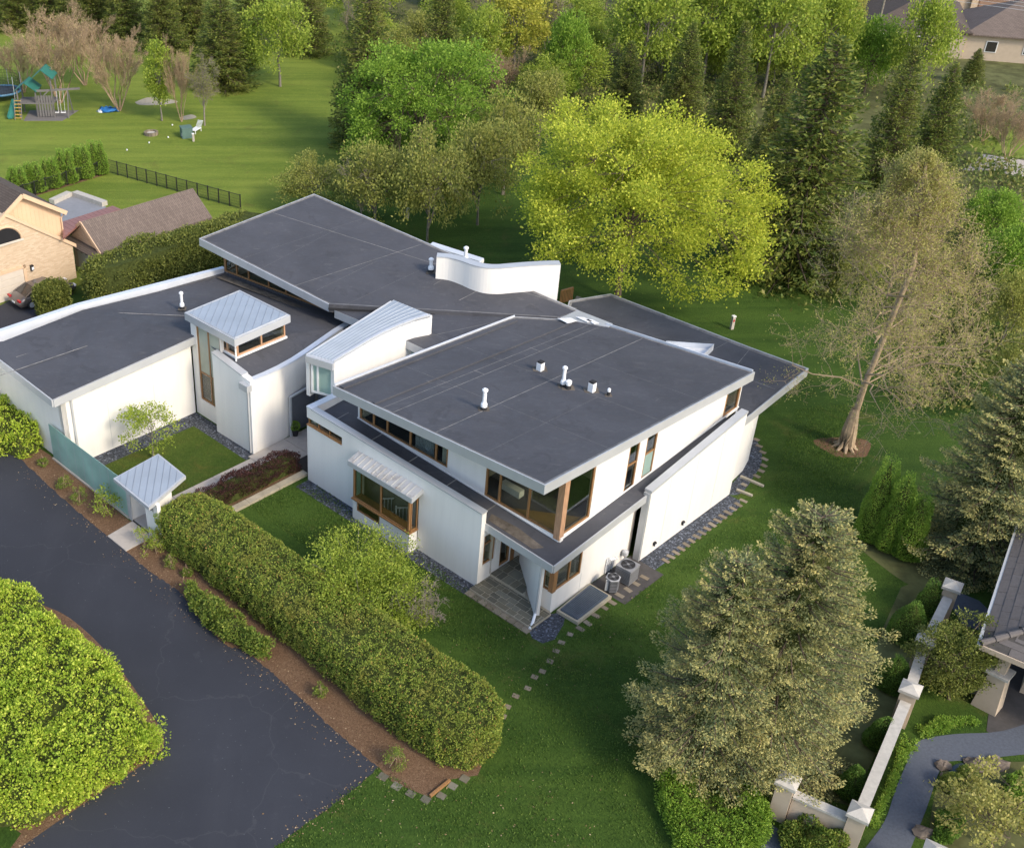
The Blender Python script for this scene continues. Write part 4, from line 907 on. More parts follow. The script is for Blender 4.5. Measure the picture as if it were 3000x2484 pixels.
def crown_tree(H, R_, zc, seed, nlimb=9, nclump=160, nleaf=180, leaf=.16, clump=.75, trunk=.25, flat=.75, forks=1, spread=1., lean=(0, 0), bottom=.5, shell=.55):
    """broad-leaved tree: trunk, limbs, branches to clumps of leaves filling an uneven crown. returns wood, foliage"""
    r = np.random.default_rng(seed); wood = []; rz = (H - zc)
    k = r.normal(size=(14, 3)); k /= np.linalg.norm(k, axis=1, keepdims=True); amp = r.uniform(.08, .3, 14)
    d = unit(nclump, r); d[:, 2] = np.where(d[:, 2] < -bottom, -d[:, 2] * .5, d[:, 2])
    rad = r.uniform(shell, 1., nclump) ** .6
    bump_ = .85 + (amp * np.clip(d @ k.T - .55, 0, 1) * 2).sum(1) - .15 * r.random(nclump)
    c = d * (rad * bump_)[:, None] * np.array([R_, R_, rz]); c[:, 2] += zc; c[:, 0] += lean[0] * c[:, 2] / H; c[:, 1] += lean[1] * c[:, 2] / H
    base = zc - rz * bottom * .75; fork = np.array([lean[0] * .2, lean[1] * .2, max(.8, base * .75)])
    tip = np.array([lean[0] * .8, lean[1] * .8, zc + rz * .45])
    for f in range(forks):
        o = np.array([r.normal(0, .12), r.normal(0, .12), -.05]) if forks > 1 else np.array([0, 0, -.05]); e = tip if f == 0 else tip + np.array([*r.normal(0, R_ * .35, 2), -rz * .3])
        wood.append(limb([o] + wiggle(o + (fork - o) * .5, e, r, 4, .03), trunk * (1.25 if forks == 1 else .8), trunk * .25, 7))
    lm = []
    for i in range(nlimb):
        az = i * 2.4 + r.uniform(-.4, .4); el = r.uniform(-.05, 1.0); q = np.array([math.cos(az) * math.cos(el) * R_ * .62 * spread, math.sin(az) * math.cos(el) * R_ * .62 * spread, zc + math.sin(el) * rz * .6])
        s0 = fork + (tip - fork) * r.uniform(0, .55); pts = wiggle(s0, q, r, 4, .07, -.04); wood.append(limb(pts, trunk * .5, trunk * .12, 5)); lm.append(pts)
    nodes = np.array([p for b in lm for p in b[2:]])
    for x in c:
        q = nodes[np.argmin(((nodes - x) ** 2).sum(1))]; wood.append(limb(wiggle(q, x, r, 2, .08), trunk * .1, .012, 4))
    P = np.repeat(c, nleaf, 0) + r.normal(0, 1, (nclump * nleaf, 3)) * np.array([clump, clump, clump * flat]) * .55
    D = P - np.repeat(c, nleaf, 0) + np.array([0, 0, .15]); out = P - np.array([0, 0, zc]); D = D / (np.linalg.norm(D, axis=1, keepdims=True) + .1) + .5 * out / (np.linalg.norm(out, axis=1, keepdims=True) + .1)
    fol = leaves(P, D, leaf, leaf * .75, r, .55)
    return npmerge(wood), fol
def spruce(H, R_, seed, nb=330, per=110, leaf=.22, wdt=.06, droop=.25, base=.04, power=.8, trunk=.22, fluff=.16, up=.25, tuft=False, tips=False, latw=.14):
    """conifer: whorled boughs of hanging needle sprays round a straight trunk; tips=True returns the paler outer tips apart, plus an added solid core"""
    r = np.random.default_rng(seed); wood = [limb([(0, 0, -.05), (0, 0, H * .5), (0, 0, H * .97)], trunk, .02, 7)]; PP, DD, SS = [], [], []
    zs = base + (1 - base) * np.sort(r.random(nb) ** 1.15); az = np.arange(nb) * 2.39996 + r.normal(0, .25, nb); ph = r.uniform(0, 6.28, 4)
    for t, a in zip(zs, az):
        lobe = 1 + (.11 * math.sin(3 * a + 9 * t + ph[0]) + .09 * math.sin(5 * a - 13 * t + ph[1]) if tips else 0)
        L = (R_ * ((1 - t) ** power) * r.uniform(.72, 1.12) + .12) * lobe; L = min(L, R_ * 1.1) * (1. if t > .12 else .86)
        k = max(10, int(per * (L / R_) ** 1.2)); s = r.random(k) ** .65; dx, dy = math.cos(a), math.sin(a); slope = up * (t - .35) - droop * (1 - t)
        if tuft:
            g = max(3, int(k / 62)); gi = r.integers(0, g, k); gs = r.random(g) ** .5; gl = r.normal(0, .15 * L, g) * (1.1 - .6 * gs); gz = r.normal(0, .05 * L + .05, g); rad = .19 + .06 * L
            q = unit(k, r); q[:, 2] = np.abs(q[:, 2]) * .9 - .25; q[:, 0] += .35; q *= (rad * r.uniform(.7, 1., k) / np.linalg.norm(q, axis=1))[:, None]; s_ = np.clip(gs[gi], .08, 1.); px = s_ * L + q[:, 0]; lat = gl[gi] + q[:, 1]; z = t * H + s_ * L * slope + .12 * L * s_ ** 3 + gz[gi] + q[:, 2] * .8
            d = np.stack([dx * (q[:, 0] / rad + .5) - dy * q[:, 1] / rad, dy * (q[:, 0] / rad + .5) + dx * q[:, 1] / rad, q[:, 2] / rad + .25], 1); outer = (q[:, 0] + q[:, 2]) / rad + 1.2 * s_
        else:
            lat = r.uniform(-1, 1, k) * np.sqrt(r.random(k)) * (latw * 2. * L * (1 - .6 * s) + .07); px = s * L - np.abs(lat) * .5; z = t * H + s * L * slope + .16 * L * s ** 3 - np.abs(r.normal(0, fluff, k)) * (1.1 - .5 * s) - np.abs(lat) * .25
            d = np.stack([dx * .8 - dy * np.sign(lat) * .5, dy * .8 + dx * np.sign(lat) * .5, np.full(k, slope + .15)], 1); outer = s + r.normal(0, .12, k)
        PP.append(np.stack([dx * px - dy * lat, dy * px + dx * lat, np.maximum(z, .05)], 1)); DD.append(d); SS.append(outer)
        if L > .5: wood.append(limb([(0, 0, t * H), (dx * L * .5, dy * L * .5, t * H + .5 * L * slope), (dx * L * .95, dy * L * .95, t * H + L * slope + .1 * L)], .03 + .012 * L, .008, 4))
    P, D, S = np.concatenate(PP), np.concatenate(DD), np.concatenate(SS)
    if not tips: return npmerge(wood), leaves(P, D, leaf, wdt, r, .45)
    o = S > np.quantile(S, .72); return npmerge(wood), leaves(P[~o], D[~o], leaf, wdt, r, .45), leaves(P[o], D[o], leaf * .8, wdt * 1.1, r, .45), lathe((0, 0, 0), [(R_ * (1 - t) ** power * .36, H * t) for t in np.linspace(base + .04, .97, 9)], 12)
def bare(H, R_, seed, stems=1, depth=4, trunk=.18, buds=0, bud=.06, up=.5, zf=.28, kids=(6, 5, 4, 3), spread=.55, conical=0., rmin=.006):
    """leafless or budding tree: branching twigs, with small buds or young leaves along them"""
    r = np.random.default_rng(seed); segs = []; tips = []
    def grow(p, d, L, rad, lev):
        q = p + d * L; pts = wiggle(p, q, r, 3, .07); segs.append((pts, rad, rad * .45, 5 if lev == 0 else (4 if lev == 1 else 3)))
        if lev >= depth - 2: tips.extend(pts[1:])
        if lev >= depth: return
        for i in range(kids[min(lev, len(kids) - 1)]):
            t = r.uniform(.35, 1.) if lev else r.uniform(zf, 1.); o = p + (q - p) * t
            k = unit(1, r)[0]; k = k - d * (k @ d); k /= np.linalg.norm(k); e = d * (1 - spread) + k * spread * r.uniform(.8, 1.3) + np.array([0, 0, up * .3]); e /= np.linalg.norm(e)
            l2 = L * r.uniform(.38, .62)
            if lev == 0 and conical: l2 = R_ * min(1., (1 - t) ** .7 * 1.12) * r.uniform(.7, 1.15) + .15; e = np.array([k[0], k[1], .12 + .55 * t]); e /= np.linalg.norm(e)
            grow(o, e, l2, rad * (.42 if lev else .3) * (1 - .4 * t), lev + 1)
    for s in range(stems):
        a = s * 2 * math.pi / max(1, stems) + .3; tl = (0, 0) if stems == 1 else (math.cos(a) * .33, math.sin(a) * .33)
        d = np.array([tl[0], tl[1], 1.]); d /= np.linalg.norm(d); grow(np.array([tl[0] * .3, tl[1] * .3, -.05]), d, H * (.97 if conical else .62) * r.uniform(.85, 1.), trunk / max(1, stems) ** .4, 0)
    wood = npmerge([limb(p, max(a, rmin), max(b, rmin), n) for p, a, b, n in segs])
    V, Fc = wood; mx = np.abs(V[:, :2]).max(); V = V * np.array([R_ / mx if not conical else 1, R_ / mx if not conical else 1, H / V[:, 2].max()])
    fol = None
    if buds:
        T = np.array(tips) * np.array([R_ / mx if not conical else 1, R_ / mx if not conical else 1, H / wood[0][:, 2].max()]); n = len(T) * buds
        P = np.repeat(T, buds, 0) + r.normal(0, .16, (n, 3)); fol = leaves(P, r.normal(0, .5, (n, 3)) + np.array([0, 0, .3]), bud, bud * .5, r, .4)
    return (V, Fc), fol
def shape_shrub(surf, n, leaf, seed, depth=.25, aspect=.6, rough=.18, freq=1.1, clump=0, crad=.3):
    """clipped or mounded shrub: leaves in a thick layer on a surface sampler; clump>0 gathers them into that many leafy heads"""
    r = np.random.default_rng(seed); P, N = surf(clump or n, r)
    k = r.normal(size=(10, 3)) * freq * 2.2; ph = r.uniform(0, 6.28, 10); w = np.sin(P @ k.T + ph).mean(1) * 3.2 * rough
    if not clump:
        P = P + N * (w - depth * r.random(len(P)) ** 1.6)[:, None]
        return leaves(P, N + np.array([0, 0, .25]), leaf, leaf * aspect, r, .65)
    C = P + N * (w - crad * .8 - depth * r.random(len(P)) ** 2)[:, None]; m = n // len(C); rad = crad * r.uniform(.6, 1.35, len(C))
    D = unit(len(C) * m, r); NN = np.repeat(N, m, 0); D = D + NN * .75; D /= np.linalg.norm(D, axis=1, keepdims=True)
    Q = np.repeat(C, m, 0) + D * (np.repeat(rad, m) * r.uniform(.75, 1., len(D)))[:, None]; Q[:, 2] = np.maximum(Q[:, 2], .03)
    return leaves(Q, D + np.array([0, 0, .2]), leaf, leaf * aspect, r, .5)
def tree(name, wf, pos, mwood, mleaf, label, cat='tree', group=None, rotz=0., scale=1., crown='crown'):
    """a thing with trunk and crown parts at pos; wf from a builder"""
    (wv, wfc), fol = wf[0], wf[1]
    t = bpy.data.objects.new(name, None); t.empty_display_size = .5; put(t, pos); tag(t, label, cat, group)
    t.rotation_euler = (0, 0, rotz); t.scale = scale if hasattr(scale, '__len__') else (scale,) * 3
    for nm, V, Fc, m in ((('trunk', wv, wfc, mwood),) if wv is not None else ()) + (((crown, fol[0], fol[1], mleaf),) if fol is not None else ()):
        o = bpy.data.objects.new(nm, mesh(nm, V, Fc, m)); COL.objects.link(o); o.parent = t
    if len(wf) > 2:
        o = bpy.data.objects.new('inner_branches', mesh('inner_branches', *wf[3], M['core'])); COL.objects.link(o); o.parent = t  # added solid core, blocks light through the crown and darkens its gaps
        o = bpy.data.objects.new('new_growth', mesh('new_growth', *wf[2], M['l_tip'])); COL.objects.link(o); o.parent = t  # outermost sprays in a paler, warmer colour
    return t
M['core'] = m_plain('core_shade_tone', (.055, .068, .020), .95, .05, 0, .5, 6.)  # tone of the added cores: inner shade put into the colour
M['bark'] = m_stone('bark', (.13, .10, .075), .35, 5.)
M['bark_g'] = m_stone('grey_bark', (.20, .18, .15), .3, 5.)
M['bark_r'] = m_stone('reddish_bark', (.36, .275, .185), .3, 5.)
M['twig'] = m_stone('brown_twigs', (.36, .26, .17), .3, 5.)
M['twig_g'] = m_stone('grey_twigs', (.26, .22, .19), .3, 5.)
M['l_maple'] = m_leaf('yellow_green_leaves', lf((.18, .225, .014), (.31, .355, .024), (.50, .50, .05)), .45)
M['l_green'] = m_leaf('fresh_green_leaves', lf((.085, .150, .014), (.150, .245, .020), (.24, .34, .038)), .42)
M['l_hedge'] = m_leaf('hedge_leaves', [(0., (.070, .12, .016)), (.5, (.17, .225, .030)), (.955, (.32, .34, .055)), (.975, (.38, .20, .07))], .4, .6, (.21, .20, .04), .7)
M['l_lime'] = m_leaf('lime_leaves', lf((.15, .235, .014), (.30, .385, .025), (.48, .51, .07)), .42, .6, (.19, .29, .02), .9)
M['l_shrub'] = m_leaf('shrub_leaves', lf((.05, .09, .012), (.11, .16, .02), (.20, .22, .035)), .3)
M['l_burg'] = m_leaf('burgundy_leaves', lf((.020, .008, .010), (.045, .016, .020), (.09, .035, .036)), .3)
M['l_blue'] = m_leaf('blue_spruce_needles', lf((.095, .128, .062), (.165, .195, .088), (.27, .27, .11)), .3, .6, (.24, .22, .08), .35)
M['l_tip'] = m_leaf('spruce_tips', lf((.18, .185, .070), (.28, .27, .095), (.42, .37, .13)), .3, .6, (.33, .27, .09), .5)
M['l_spruce'] = m_leaf('dark_spruce_needles', lf((.042, .075, .016), (.105, .138, .024), (.20, .21, .038)), .35, .6, (.16, .16, .03), .25)
M['l_arb'] = m_leaf('arborvitae_sprays', lf((.095, .18, .020), (.16, .265, .028), (.26, .34, .045)), .42)
M['l_yew'] = m_leaf('yew_sprays', lf((.055, .075, .014), (.115, .135, .025), (.19, .20, .04)), .3)
M['l_meta'] = m_leaf('young_larch_needles', lf((.20, .205, .045), (.30, .29, .075), (.40, .355, .12)), .42)
M['l_bud'] = m_leaf('reddish_buds', lf((.25, .19, .095), (.33, .25, .125), (.41, .33, .17)), .35)
M['l_olive'] = m_leaf('olive_young_leaves', lf((.13, .145, .028), (.21, .225, .045), (.30, .29, .07)), .42)
M['l_spring'] = m_leaf('spring_green_leaves', lf((.12, .17, .018), (.21, .275, .028), (.33, .37, .05)), .45)
M['l_alb'] = m_leaf('dwarf_spruce_needles', lf((.05, .10, .012), (.085, .16, .018), (.14, .22, .03)), .25)
# ---------------------------------------------------------------- clipped shapes
def poly_mass(poly, Ht, er, n, leaf, seed, depth=.25, rough=.14, freq=1.1, zf=None, aspect=.6, clump=0, crad=.3):
    """leaf mass standing on a plan polygon with rounded shoulders"""
    poly = np.array([p[:2] for p in poly], float); m = len(poly)
    if sum(poly[i][0] * poly[(i + 1) % m][1] - poly[(i + 1) % m][0] * poly[i][1] for i in range(m)) < 0: poly = poly[::-1]
    A = poly; B = np.roll(poly, -1, 0); E = B - A; L = np.linalg.norm(E, axis=1); Nn = np.stack([E[:, 1], -E[:, 0]], 1) / L[:, None]
    def surf(n, r):
        side = L.sum() * Ht; x, y = poly[:, 0], poly[:, 1]; area = abs(np.dot(x, np.roll(y, -1)) - np.dot(y, np.roll(x, -1))) / 2
        ns = int(n * side / (side + area)); nt_ = n - ns
        i = r.choice(m, ns, p=L / L.sum()); t = r.random(ns); z = r.random(ns) ** .85 * Ht * .93
        k = np.clip((z - (Ht - er)) / er, 0, 1); Ps = A[i] + E[i] * t[:, None] - Nn[i] * (er * .75 * k ** 2)[:, None]; zi = np.clip(.35 - z, 0, 1) * .6; Ps -= Nn[i] * zi[:, None]
        S = np.column_stack([Ps, z]); NS = np.column_stack([Nn[i] * (1 - .5 * k)[:, None], .3 + .7 * k])
        lo, hi = poly.min(0), poly.max(0); C = r.uniform(lo, hi, (int(nt_ * 4) + 50, 2)); ins = np.zeros(len(C), bool); j = m - 1
        for q in range(m):
            xi, yi = poly[q]; xj, yj = poly[j]
            with np.errstate(divide='ignore', invalid='ignore'):
                ins ^= ((yi > C[:, 1]) != (yj > C[:, 1])) & (C[:, 0] < (xj - xi) * (C[:, 1] - yi) / (yj - yi + 1e-12) + xi)
            j = q
        C = C[ins][:nt_]; d = np.full(len(C), 1e9); gn = np.zeros((len(C), 2))
        for q in range(m):
            w = C - A[q]; tt = np.clip((w @ E[q]) / (L[q] ** 2), 0, 1); dd = np.linalg.norm(w - tt[:, None] * E[q], axis=1); u_ = dd < d; d[u_] = dd[u_]; gn[u_] = Nn[q]
        k = np.clip(1 - d / er, 0, 1); T = np.column_stack([C, Ht - er * .8 * k ** 2]); NT = np.column_stack([gn * (k * .7)[:, None], np.ones(len(C))])
        P = np.concatenate([S, T]); N = np.concatenate([NS, NT]); N /= np.linalg.norm(N, axis=1, keepdims=True)
        if zf is not None: P[:, 2] *= zf(P)
        return P, N
    return shape_shrub(surf, n, leaf, seed, depth, aspect, rough, freq, clump, crad), [np.array([*p, 0.]) for p in poly]
def hedge(name, poly, Ht, er, n, leaf, mat, label, cat='hedge', seed=1, core=.38, group=None, **k):
    (V, Fc), P3 = poly_mass(poly, Ht, er, n, leaf, seed, **k)
    c = np.mean([p for p in P3], 0); t = thing(name, c, label, cat, group)
    o = ob('foliage', (V, Fc), M[mat], t)
    zf = k.get('zf'); q = inset(P3, core)
    if core: ob('inner_branches', prism([p + np.array([0, 0, .02]) for p in q], [p + np.array([0, 0, (Ht - .18 - core * .7) * (float(zf(np.array([[p[0], p[1], 1.]]))[0]) if zf else 1)]) for p in q]), M['core'], t)  # solid filler added under the leaves so the gaps read dark
    return t
hp_ = [h(-13.45, -9.0), h(-13.2, -9.5), h(-8, -9.45), h(-2, -9.5), h(3, -9.75), h(6.3, -9.6), h(7.35, -8.9), h(7.6, -7.6), h(7.1, -6.5), h(5.9, -6.0), h(2, -6.2), h(-5, -6.3), h(-11, -6.35), h(-13.0, -6.6), h(-13.6, -7.6)]
hedge('clipped_hedge', hp_, 2.35, .6, 92000, .085, 'l_hedge', 'long clipped green hedge with bronze tips between driveway mulch and front lawn', seed=3, core=.22, depth=.06, rough=.06, freq=1.6, clump=6500, crad=.14)
isp = pl([(440, 2215), (343, 2290), (214, 2368), (114, 2425), (0, 2440), (-300, 2420)], .15) + pl([(-300, 1660), (0, 1688), (86, 1700), (130, 1745), (186, 1812), (255, 1870), (318, 1924), (368, 1996), (415, 2055), (445, 2105), (455, 2150)], 1.5)
hedge('lime_shrub_mass', isp, 1.9, .9, 78000, .11, 'l_lime', 'large chartreuse shrub mass filling the driveway island at lower left', 'shrub', 4, depth=.28, rough=.22, freq=1.0, aspect=.8, clump=1500, crad=.36)
hedge('mounded_shrub', pl([(545, 1760), (560, 1735), (600, 1760), (640, 1790), (700, 1830), (760, 1900), (800, 1925), (770, 1935), (720, 1915), (650, 1885), (580, 1830)]), 1.05, .5, 9000, .12, 'l_shrub', 'olive green low shrub with orange tips beside the driveway', 'shrub', 5, core=.25, depth=.2, rough=.16, clump=300, crad=.2)
hedge('left_edge_shrub', pl([(0, 1335), (60, 1352), (120, 1330), (140, 1290), (100, 1230), (0, 1170), (-120, 1150), (-120, 1300)]), 1.7, .7, 12000, .15, 'l_lime', 'bright green rounded shrub by the left end of the glass fence', 'shrub', 6, core=.3, depth=.25, rough=.2, clump=330, crad=.3)
bp = [h(-14.4, -7.9), h(-13.3, -7.9), h(-13.2, -4), h(-13.2, .2), h(-14.3, .3), h(-14.45, -4)]
hedge('barberry_hedge', bp, 1.25, .45, 22000, .08, 'l_burg', 'dark burgundy low hedge along the concrete entry path', 'hedge', 7, core=.2, depth=.22, rough=.2, freq=1.6)
yw = [h(-37.0, 2.2), h(-36.3, 4), h(-36.4, 10), h(-36.2, 17), h(-37.2, 18), h(-39, 17), h(-39.5, 10), h(-39.3, 4), h(-38.8, 2.2)]
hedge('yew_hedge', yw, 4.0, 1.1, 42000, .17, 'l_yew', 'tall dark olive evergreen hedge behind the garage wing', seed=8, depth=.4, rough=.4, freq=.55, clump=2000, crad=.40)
hedge('car_side_bush', [h(-40.0, -.8), h(-39.2, -1.0), h(-38.6, 0), h(-38.8, 1.3), h(-39.8, 1.4), h(-40.4, .2)], 2.7, .8, 14000, .15, 'l_yew', 'rounded olive evergreen bush hiding the front of the parked car', 'bush', 9, depth=.35, rough=.3, freq=.6, clump=200, crad=.36)
hedge('groundcover_shrub', pl([(1925, 2310), (1990, 2262), (2080, 2260), (2160, 2300), (2215, 2350), (2245, 2420), (2225, 2500), (2150, 2560), (2010, 2540), (1950, 2430)]), .85, .45, 24000, .095, 'l_green', 'bright green spreading shrub below the blue spruces', 'shrub', 10, core=.3, depth=.2, rough=.2, clump=700, crad=.24)
hedge('gate_shrub', pl([(2290, 2440), (2330, 2415), (2400, 2430), (2460, 2470), (2470, 2520), (2350, 2540), (2290, 2500)]), .8, .4, 7000, .11, 'l_shrub', 'yellow-green shrub at the foot of the stucco garden wall', 'shrub', 11, core=.25, depth=.25, rough=.25)
# ---------------------------------------------------------------- single hero trees
def base_for(x, y0, y1):
    """foot of a vertical whose middle is seen at x between rows y0 (top) and y1 (foot)"""
    ym = (y0 + y1) / 2; return x + (995. - x) / (6500. - ym) * (y1 - ym)
b = at(1803, 879); tree('yellow_maple', crown_tree(14.2, 8.0, 7.4, 21, 12, 340, 270, .175, .9, .24, .6, 2, 1., bottom=.62, shell=.3), b, M['bark'], M['l_maple'], 'large yellow-green maple in full young leaf behind the house')
b = at(1225, 505); tree('green_round_tree', crown_tree(11.2, 6.3, 5.2, 22, 10, 240, 180, .22, .85, .25, .65, 1, 1., bottom=.8, shell=.5), b, M['bark'], M['l_green'], 'dense round bright green tree at the lawn edge')
b = at(2475, 1310)
mw, mf = bare(17.6, 5.4, 23, 1, 4, .21, 2, .10, .35, .23, (64, 7, 5, 3), .6, 1., rmin=.009)
mt = tree('dawn_redwood', (mw, mf), b, M['bark_r'], M['l_meta'], 'tall tawny larch-like tree with flared trunk on the side lawn', crown='crown')
r_ = np.random.default_rng(3); fl = []
for i in range(9):
    a = i * .7 + .2; fl.append(tube([b + np.array([math.cos(a) * .7, math.sin(a) * .7, -.05]), b + np.array([math.cos(a) * .38, math.sin(a) * .38, .2]), b + np.array([math.cos(a) * .22, math.sin(a) * .22, 1.1]), b + np.array([0, 0, 2.6])], [.07, .12, .2, .22], 6, False))
V, Fc = merge(*fl); V = np.array(V) - b; o = bpy.data.objects.new('root_flare', mesh('root_flare', V, Fc, M['bark_r'])); COL.objects.link(o); o.parent = mt
tag(ob('tree_ring_soil', sheet([b + np.array([math.cos(t) * 1.5 * (1 + .2 * math.sin(3 * t)), math.sin(t) * 1.3 * (1 + .2 * math.cos(2 * t)), .005]) for t in np.linspace(0, 6.1, 22)]), M['mulch']), kind='structure')
sp_kw = dict(droop=.20, power=.43, up=.40, fluff=.10, tips=True, latw=.16)
b = at(2222, 2195); tree('blue_spruce', spruce(12.0, 3.75, 31, 480, 430, .12, .055, base=.02, **sp_kw), b, M['bark'], M['l_blue'], 'large blue-green spruce with tan cone tips beside the stucco garden wall', group=None)
b = at(2047, 2221); tree('blue_spruce', spruce(10.2, 3.25, 32, 390, 410, .12, .055, base=.10, **sp_kw), b, M['bark'], M['l_blue'], 'smaller blue-green spruce leaning against its larger twin, nearest the lawn')
b = at(2850, 1640); tree('blue_spruce', spruce(11.8, 3.55, 33, 420, 310, .15, .07, base=.02, **sp_kw), b, M['bark'], M['l_blue'], 'blue-green spruce at the right edge behind the pointed arborvitae')
# upright arborvitae group
def cone_shrub(name, pos, Ht, R_, n, leaf, mat, label, seed, cat='shrub', pw=.75, group=None, bulge=.35):
    def surf(n, r):
        t = 1 - np.sqrt(1 - r.random(n) * .995); a = r.uniform(0, 2 * np.pi, n); rad = R_ * np.minimum((1 - t) ** pw, (t / .12 + bulge) ** .6)
        P = np.column_stack([rad * np.cos(a), rad * np.sin(a), t * Ht]); N = np.column_stack([np.cos(a), np.sin(a), np.full(n, .5)]); return P, N / np.linalg.norm(N, axis=1, keepdims=True)
    fol = shape_shrub(surf, n, leaf, seed, .2 * R_, .5, .09, 1.6 / max(R_, .4))
    w = limb([(0, 0, -.05), (0, 0, Ht * .8)], .06 + .03 * R_, .02, 5)
    t = tree(name, (npmerge([w]), fol), pos, M['bark'], M[mat], label, cat, group, crown='foliage')
    o = bpy.data.objects.new('inner_branches', mesh('inner_branches', *lathe((0, 0, 0), [(R_ * .5, .05), (R_ * .7, Ht * .15), (R_ * .5, Ht * .5), (.03, Ht * .85)], 9), M['core'])); COL.objects.link(o); o.parent = t  # added solid core, stands in for the dark inside of the shrub
    return t
for x, y, ht, rr_, lb in ((2545, 1575, 5.4, .85, 'tallest of the pointed arborvitae beside the blue spruce'), (2600, 1605, 5.0, .85, 'middle pointed arborvitae beside the blue spruce'), (2650, 1625, 4.0, .9, 'lowest pointed arborvitae, nearest the stucco wall')):
    cone_shrub('arborvitae', at(x, y), ht, rr_, 17000, .085, 'l_arb', lb, int(x), 'arborvitae', .42, 'arborvitae by the blue spruce')
for x, y, ht, rr_, lb in ((2712, 1800, 2.2, .85, 'conical dwarf spruce nearest the far stucco pillar'), (2650, 1868, 2.3, .9, 'broad conical dwarf spruce second along the stucco wall'), (2608, 2010, 1.9, .75, 'conical dwarf spruce half hidden by the blue spruce, third along the wall'), (2570, 2180, 1.6, .6, 'small conical dwarf spruce fourth along the stucco wall, mostly hidden'), (2492, 2325, 1.7, .62, 'bright conical dwarf spruce in the corner of the stucco walls')):
    cone_shrub('dwarf_spruce', at(x, y), ht, rr_, 12000, .06, 'l_alb', lb, int(y), 'dwarf spruce', .62, 'dwarf spruces along the stucco wall')
# row of young arborvitae along the far fence
for i in range(12):
    t = i / 11.; x, y = 45 + (300 - 45) * t, 572 + (500 - 572) * t + (6 if i % 2 else 0)
    cone_shrub('young_arborvitae', at(x, y + 3), 2.9 + (.5 if i > 5 else 0), .72, 3200, .15, 'l_arb', 'young arborvitae number %d from the left in the fence row' % (i + 1) if 0 else ('young arborvitae at the %s of the fence row' % ('left end', 'left end, second', 'left end, third', 'left part, fourth', 'middle, fifth', 'middle, sixth', 'middle, seventh', 'middle, eighth', 'right part, ninth', 'right part, tenth', 'right end, eleventh', 'right end, by the fence corner')[i]), 60 + i, 'arborvitae', .55, 'young arborvitae in the fence row')
# small garden plants
b = at(452, 1345); tree('courtyard_tree', crown_tree(3.6, 1.5, 2.1, 41, 7, 34, 70, .12, .38, .05, .6, 3, 1., bottom=.5), b, M['bark_g'], M['l_spring'], 'small airy young tree in the walled courtyard lawn')
b = at(1060, 1785); tree('lawn_tree', crown_tree(2.9, 2.75, 1.5, 42, 9, 190, 190, .10, .5, .09, .6, 3, 1., bottom=.7, shell=.4), b, M['bark_g'], M['l_spring'], 'bushy green small tree between the long hedge and the bay window')
b = at(1238, 1832); tree('bare_shrub', bare(2.4, 1.7, 43, 6, 3, .07, 0, .05, .4, .1, (6, 5, 4), .6), b, M['twig_g'], None, 'leafless grey twiggy shrub behind the long hedge', 'shrub')
for i, (x, y, s, lb) in enumerate(((310, 1505, 1.0, 'young green shrub in the mulch by the glass fence, nearest the portal'), (235, 1470, .5, 'low green plant in the mulch, middle of the glass fence'), (190, 1430, .45, 'low green plant in the mulch, left part of the glass fence'), (128, 1365, .35, 'small green plant in the mulch by the bright left shrub'), (425, 1600, .75, 'leafy plant in the mulch beside the concrete apron'), (455, 1620, .6, 'small yellow-green plant in the mulch by the portal fin'), (500, 1660, .4, 'low tuft in the mulch below the hedge end'), (548, 1688, .3, 'tiny seedling in the mulch near the orange-tipped shrub'), (940, 2045, .35, 'small weed in the mulch beside the long hedge, middle'), (1165, 2245, .6, 'straggly plant in the mulch at the driveway corner'))):
    tree('mulch_plant', crown_tree(1.5 * s, .8 * s, .75 * s, 70 + i, 5, 18, 40, .11 * max(s, .6), .26 * s, .02, .6, 3, 1., bottom=.6), at(x, y), M['twig'], M['l_spring'] if i in (0, 4, 5) else M['l_shrub'], lb, 'plant', 'plants in the mulch bed')
b = at(2765, 2035); tree('garden_pine', crown_tree(3.7, 1.35, 1.9, 44, 8, 110, 150, .09, .33, .1, .45, 2, 1., bottom=.9, shell=.45), b, M['bark'], M['l_yew'], 'irregular dark green conifer bush with yellowish top inside the stucco wall')
b = at(2880, 2480); tree('garden_larch', crown_tree(3.4, 2.4, 1.6, 45, 10, 70, 70, .12, .30, .07, .4, 2, 1., bottom=.6, shell=.35), b, M['bark'], M['l_meta'], 'open yellow-green larch in the lower right garden bed')
for i, (x, y, s, lb) in enumerate(((2785, 2310, .55, 'left round boxwood ball beside the garden path'), (2830, 2285, .5, 'upper round boxwood ball beside the garden path'), (2850, 2335, .6, 'right round boxwood ball beside the garden path'))):
    p = at(x, y); q = [p + np.array([math.cos(t) * s, math.sin(t) * s, 0]) for t in np.linspace(0, 5.7, 10)]
    hedge('boxwood_ball', q, s * 1.3, s * .9, 2500, .05, 'l_shrub', lb, 'shrub', 90 + i, core=.15, depth=.1, rough=.03, group='boxwood balls')
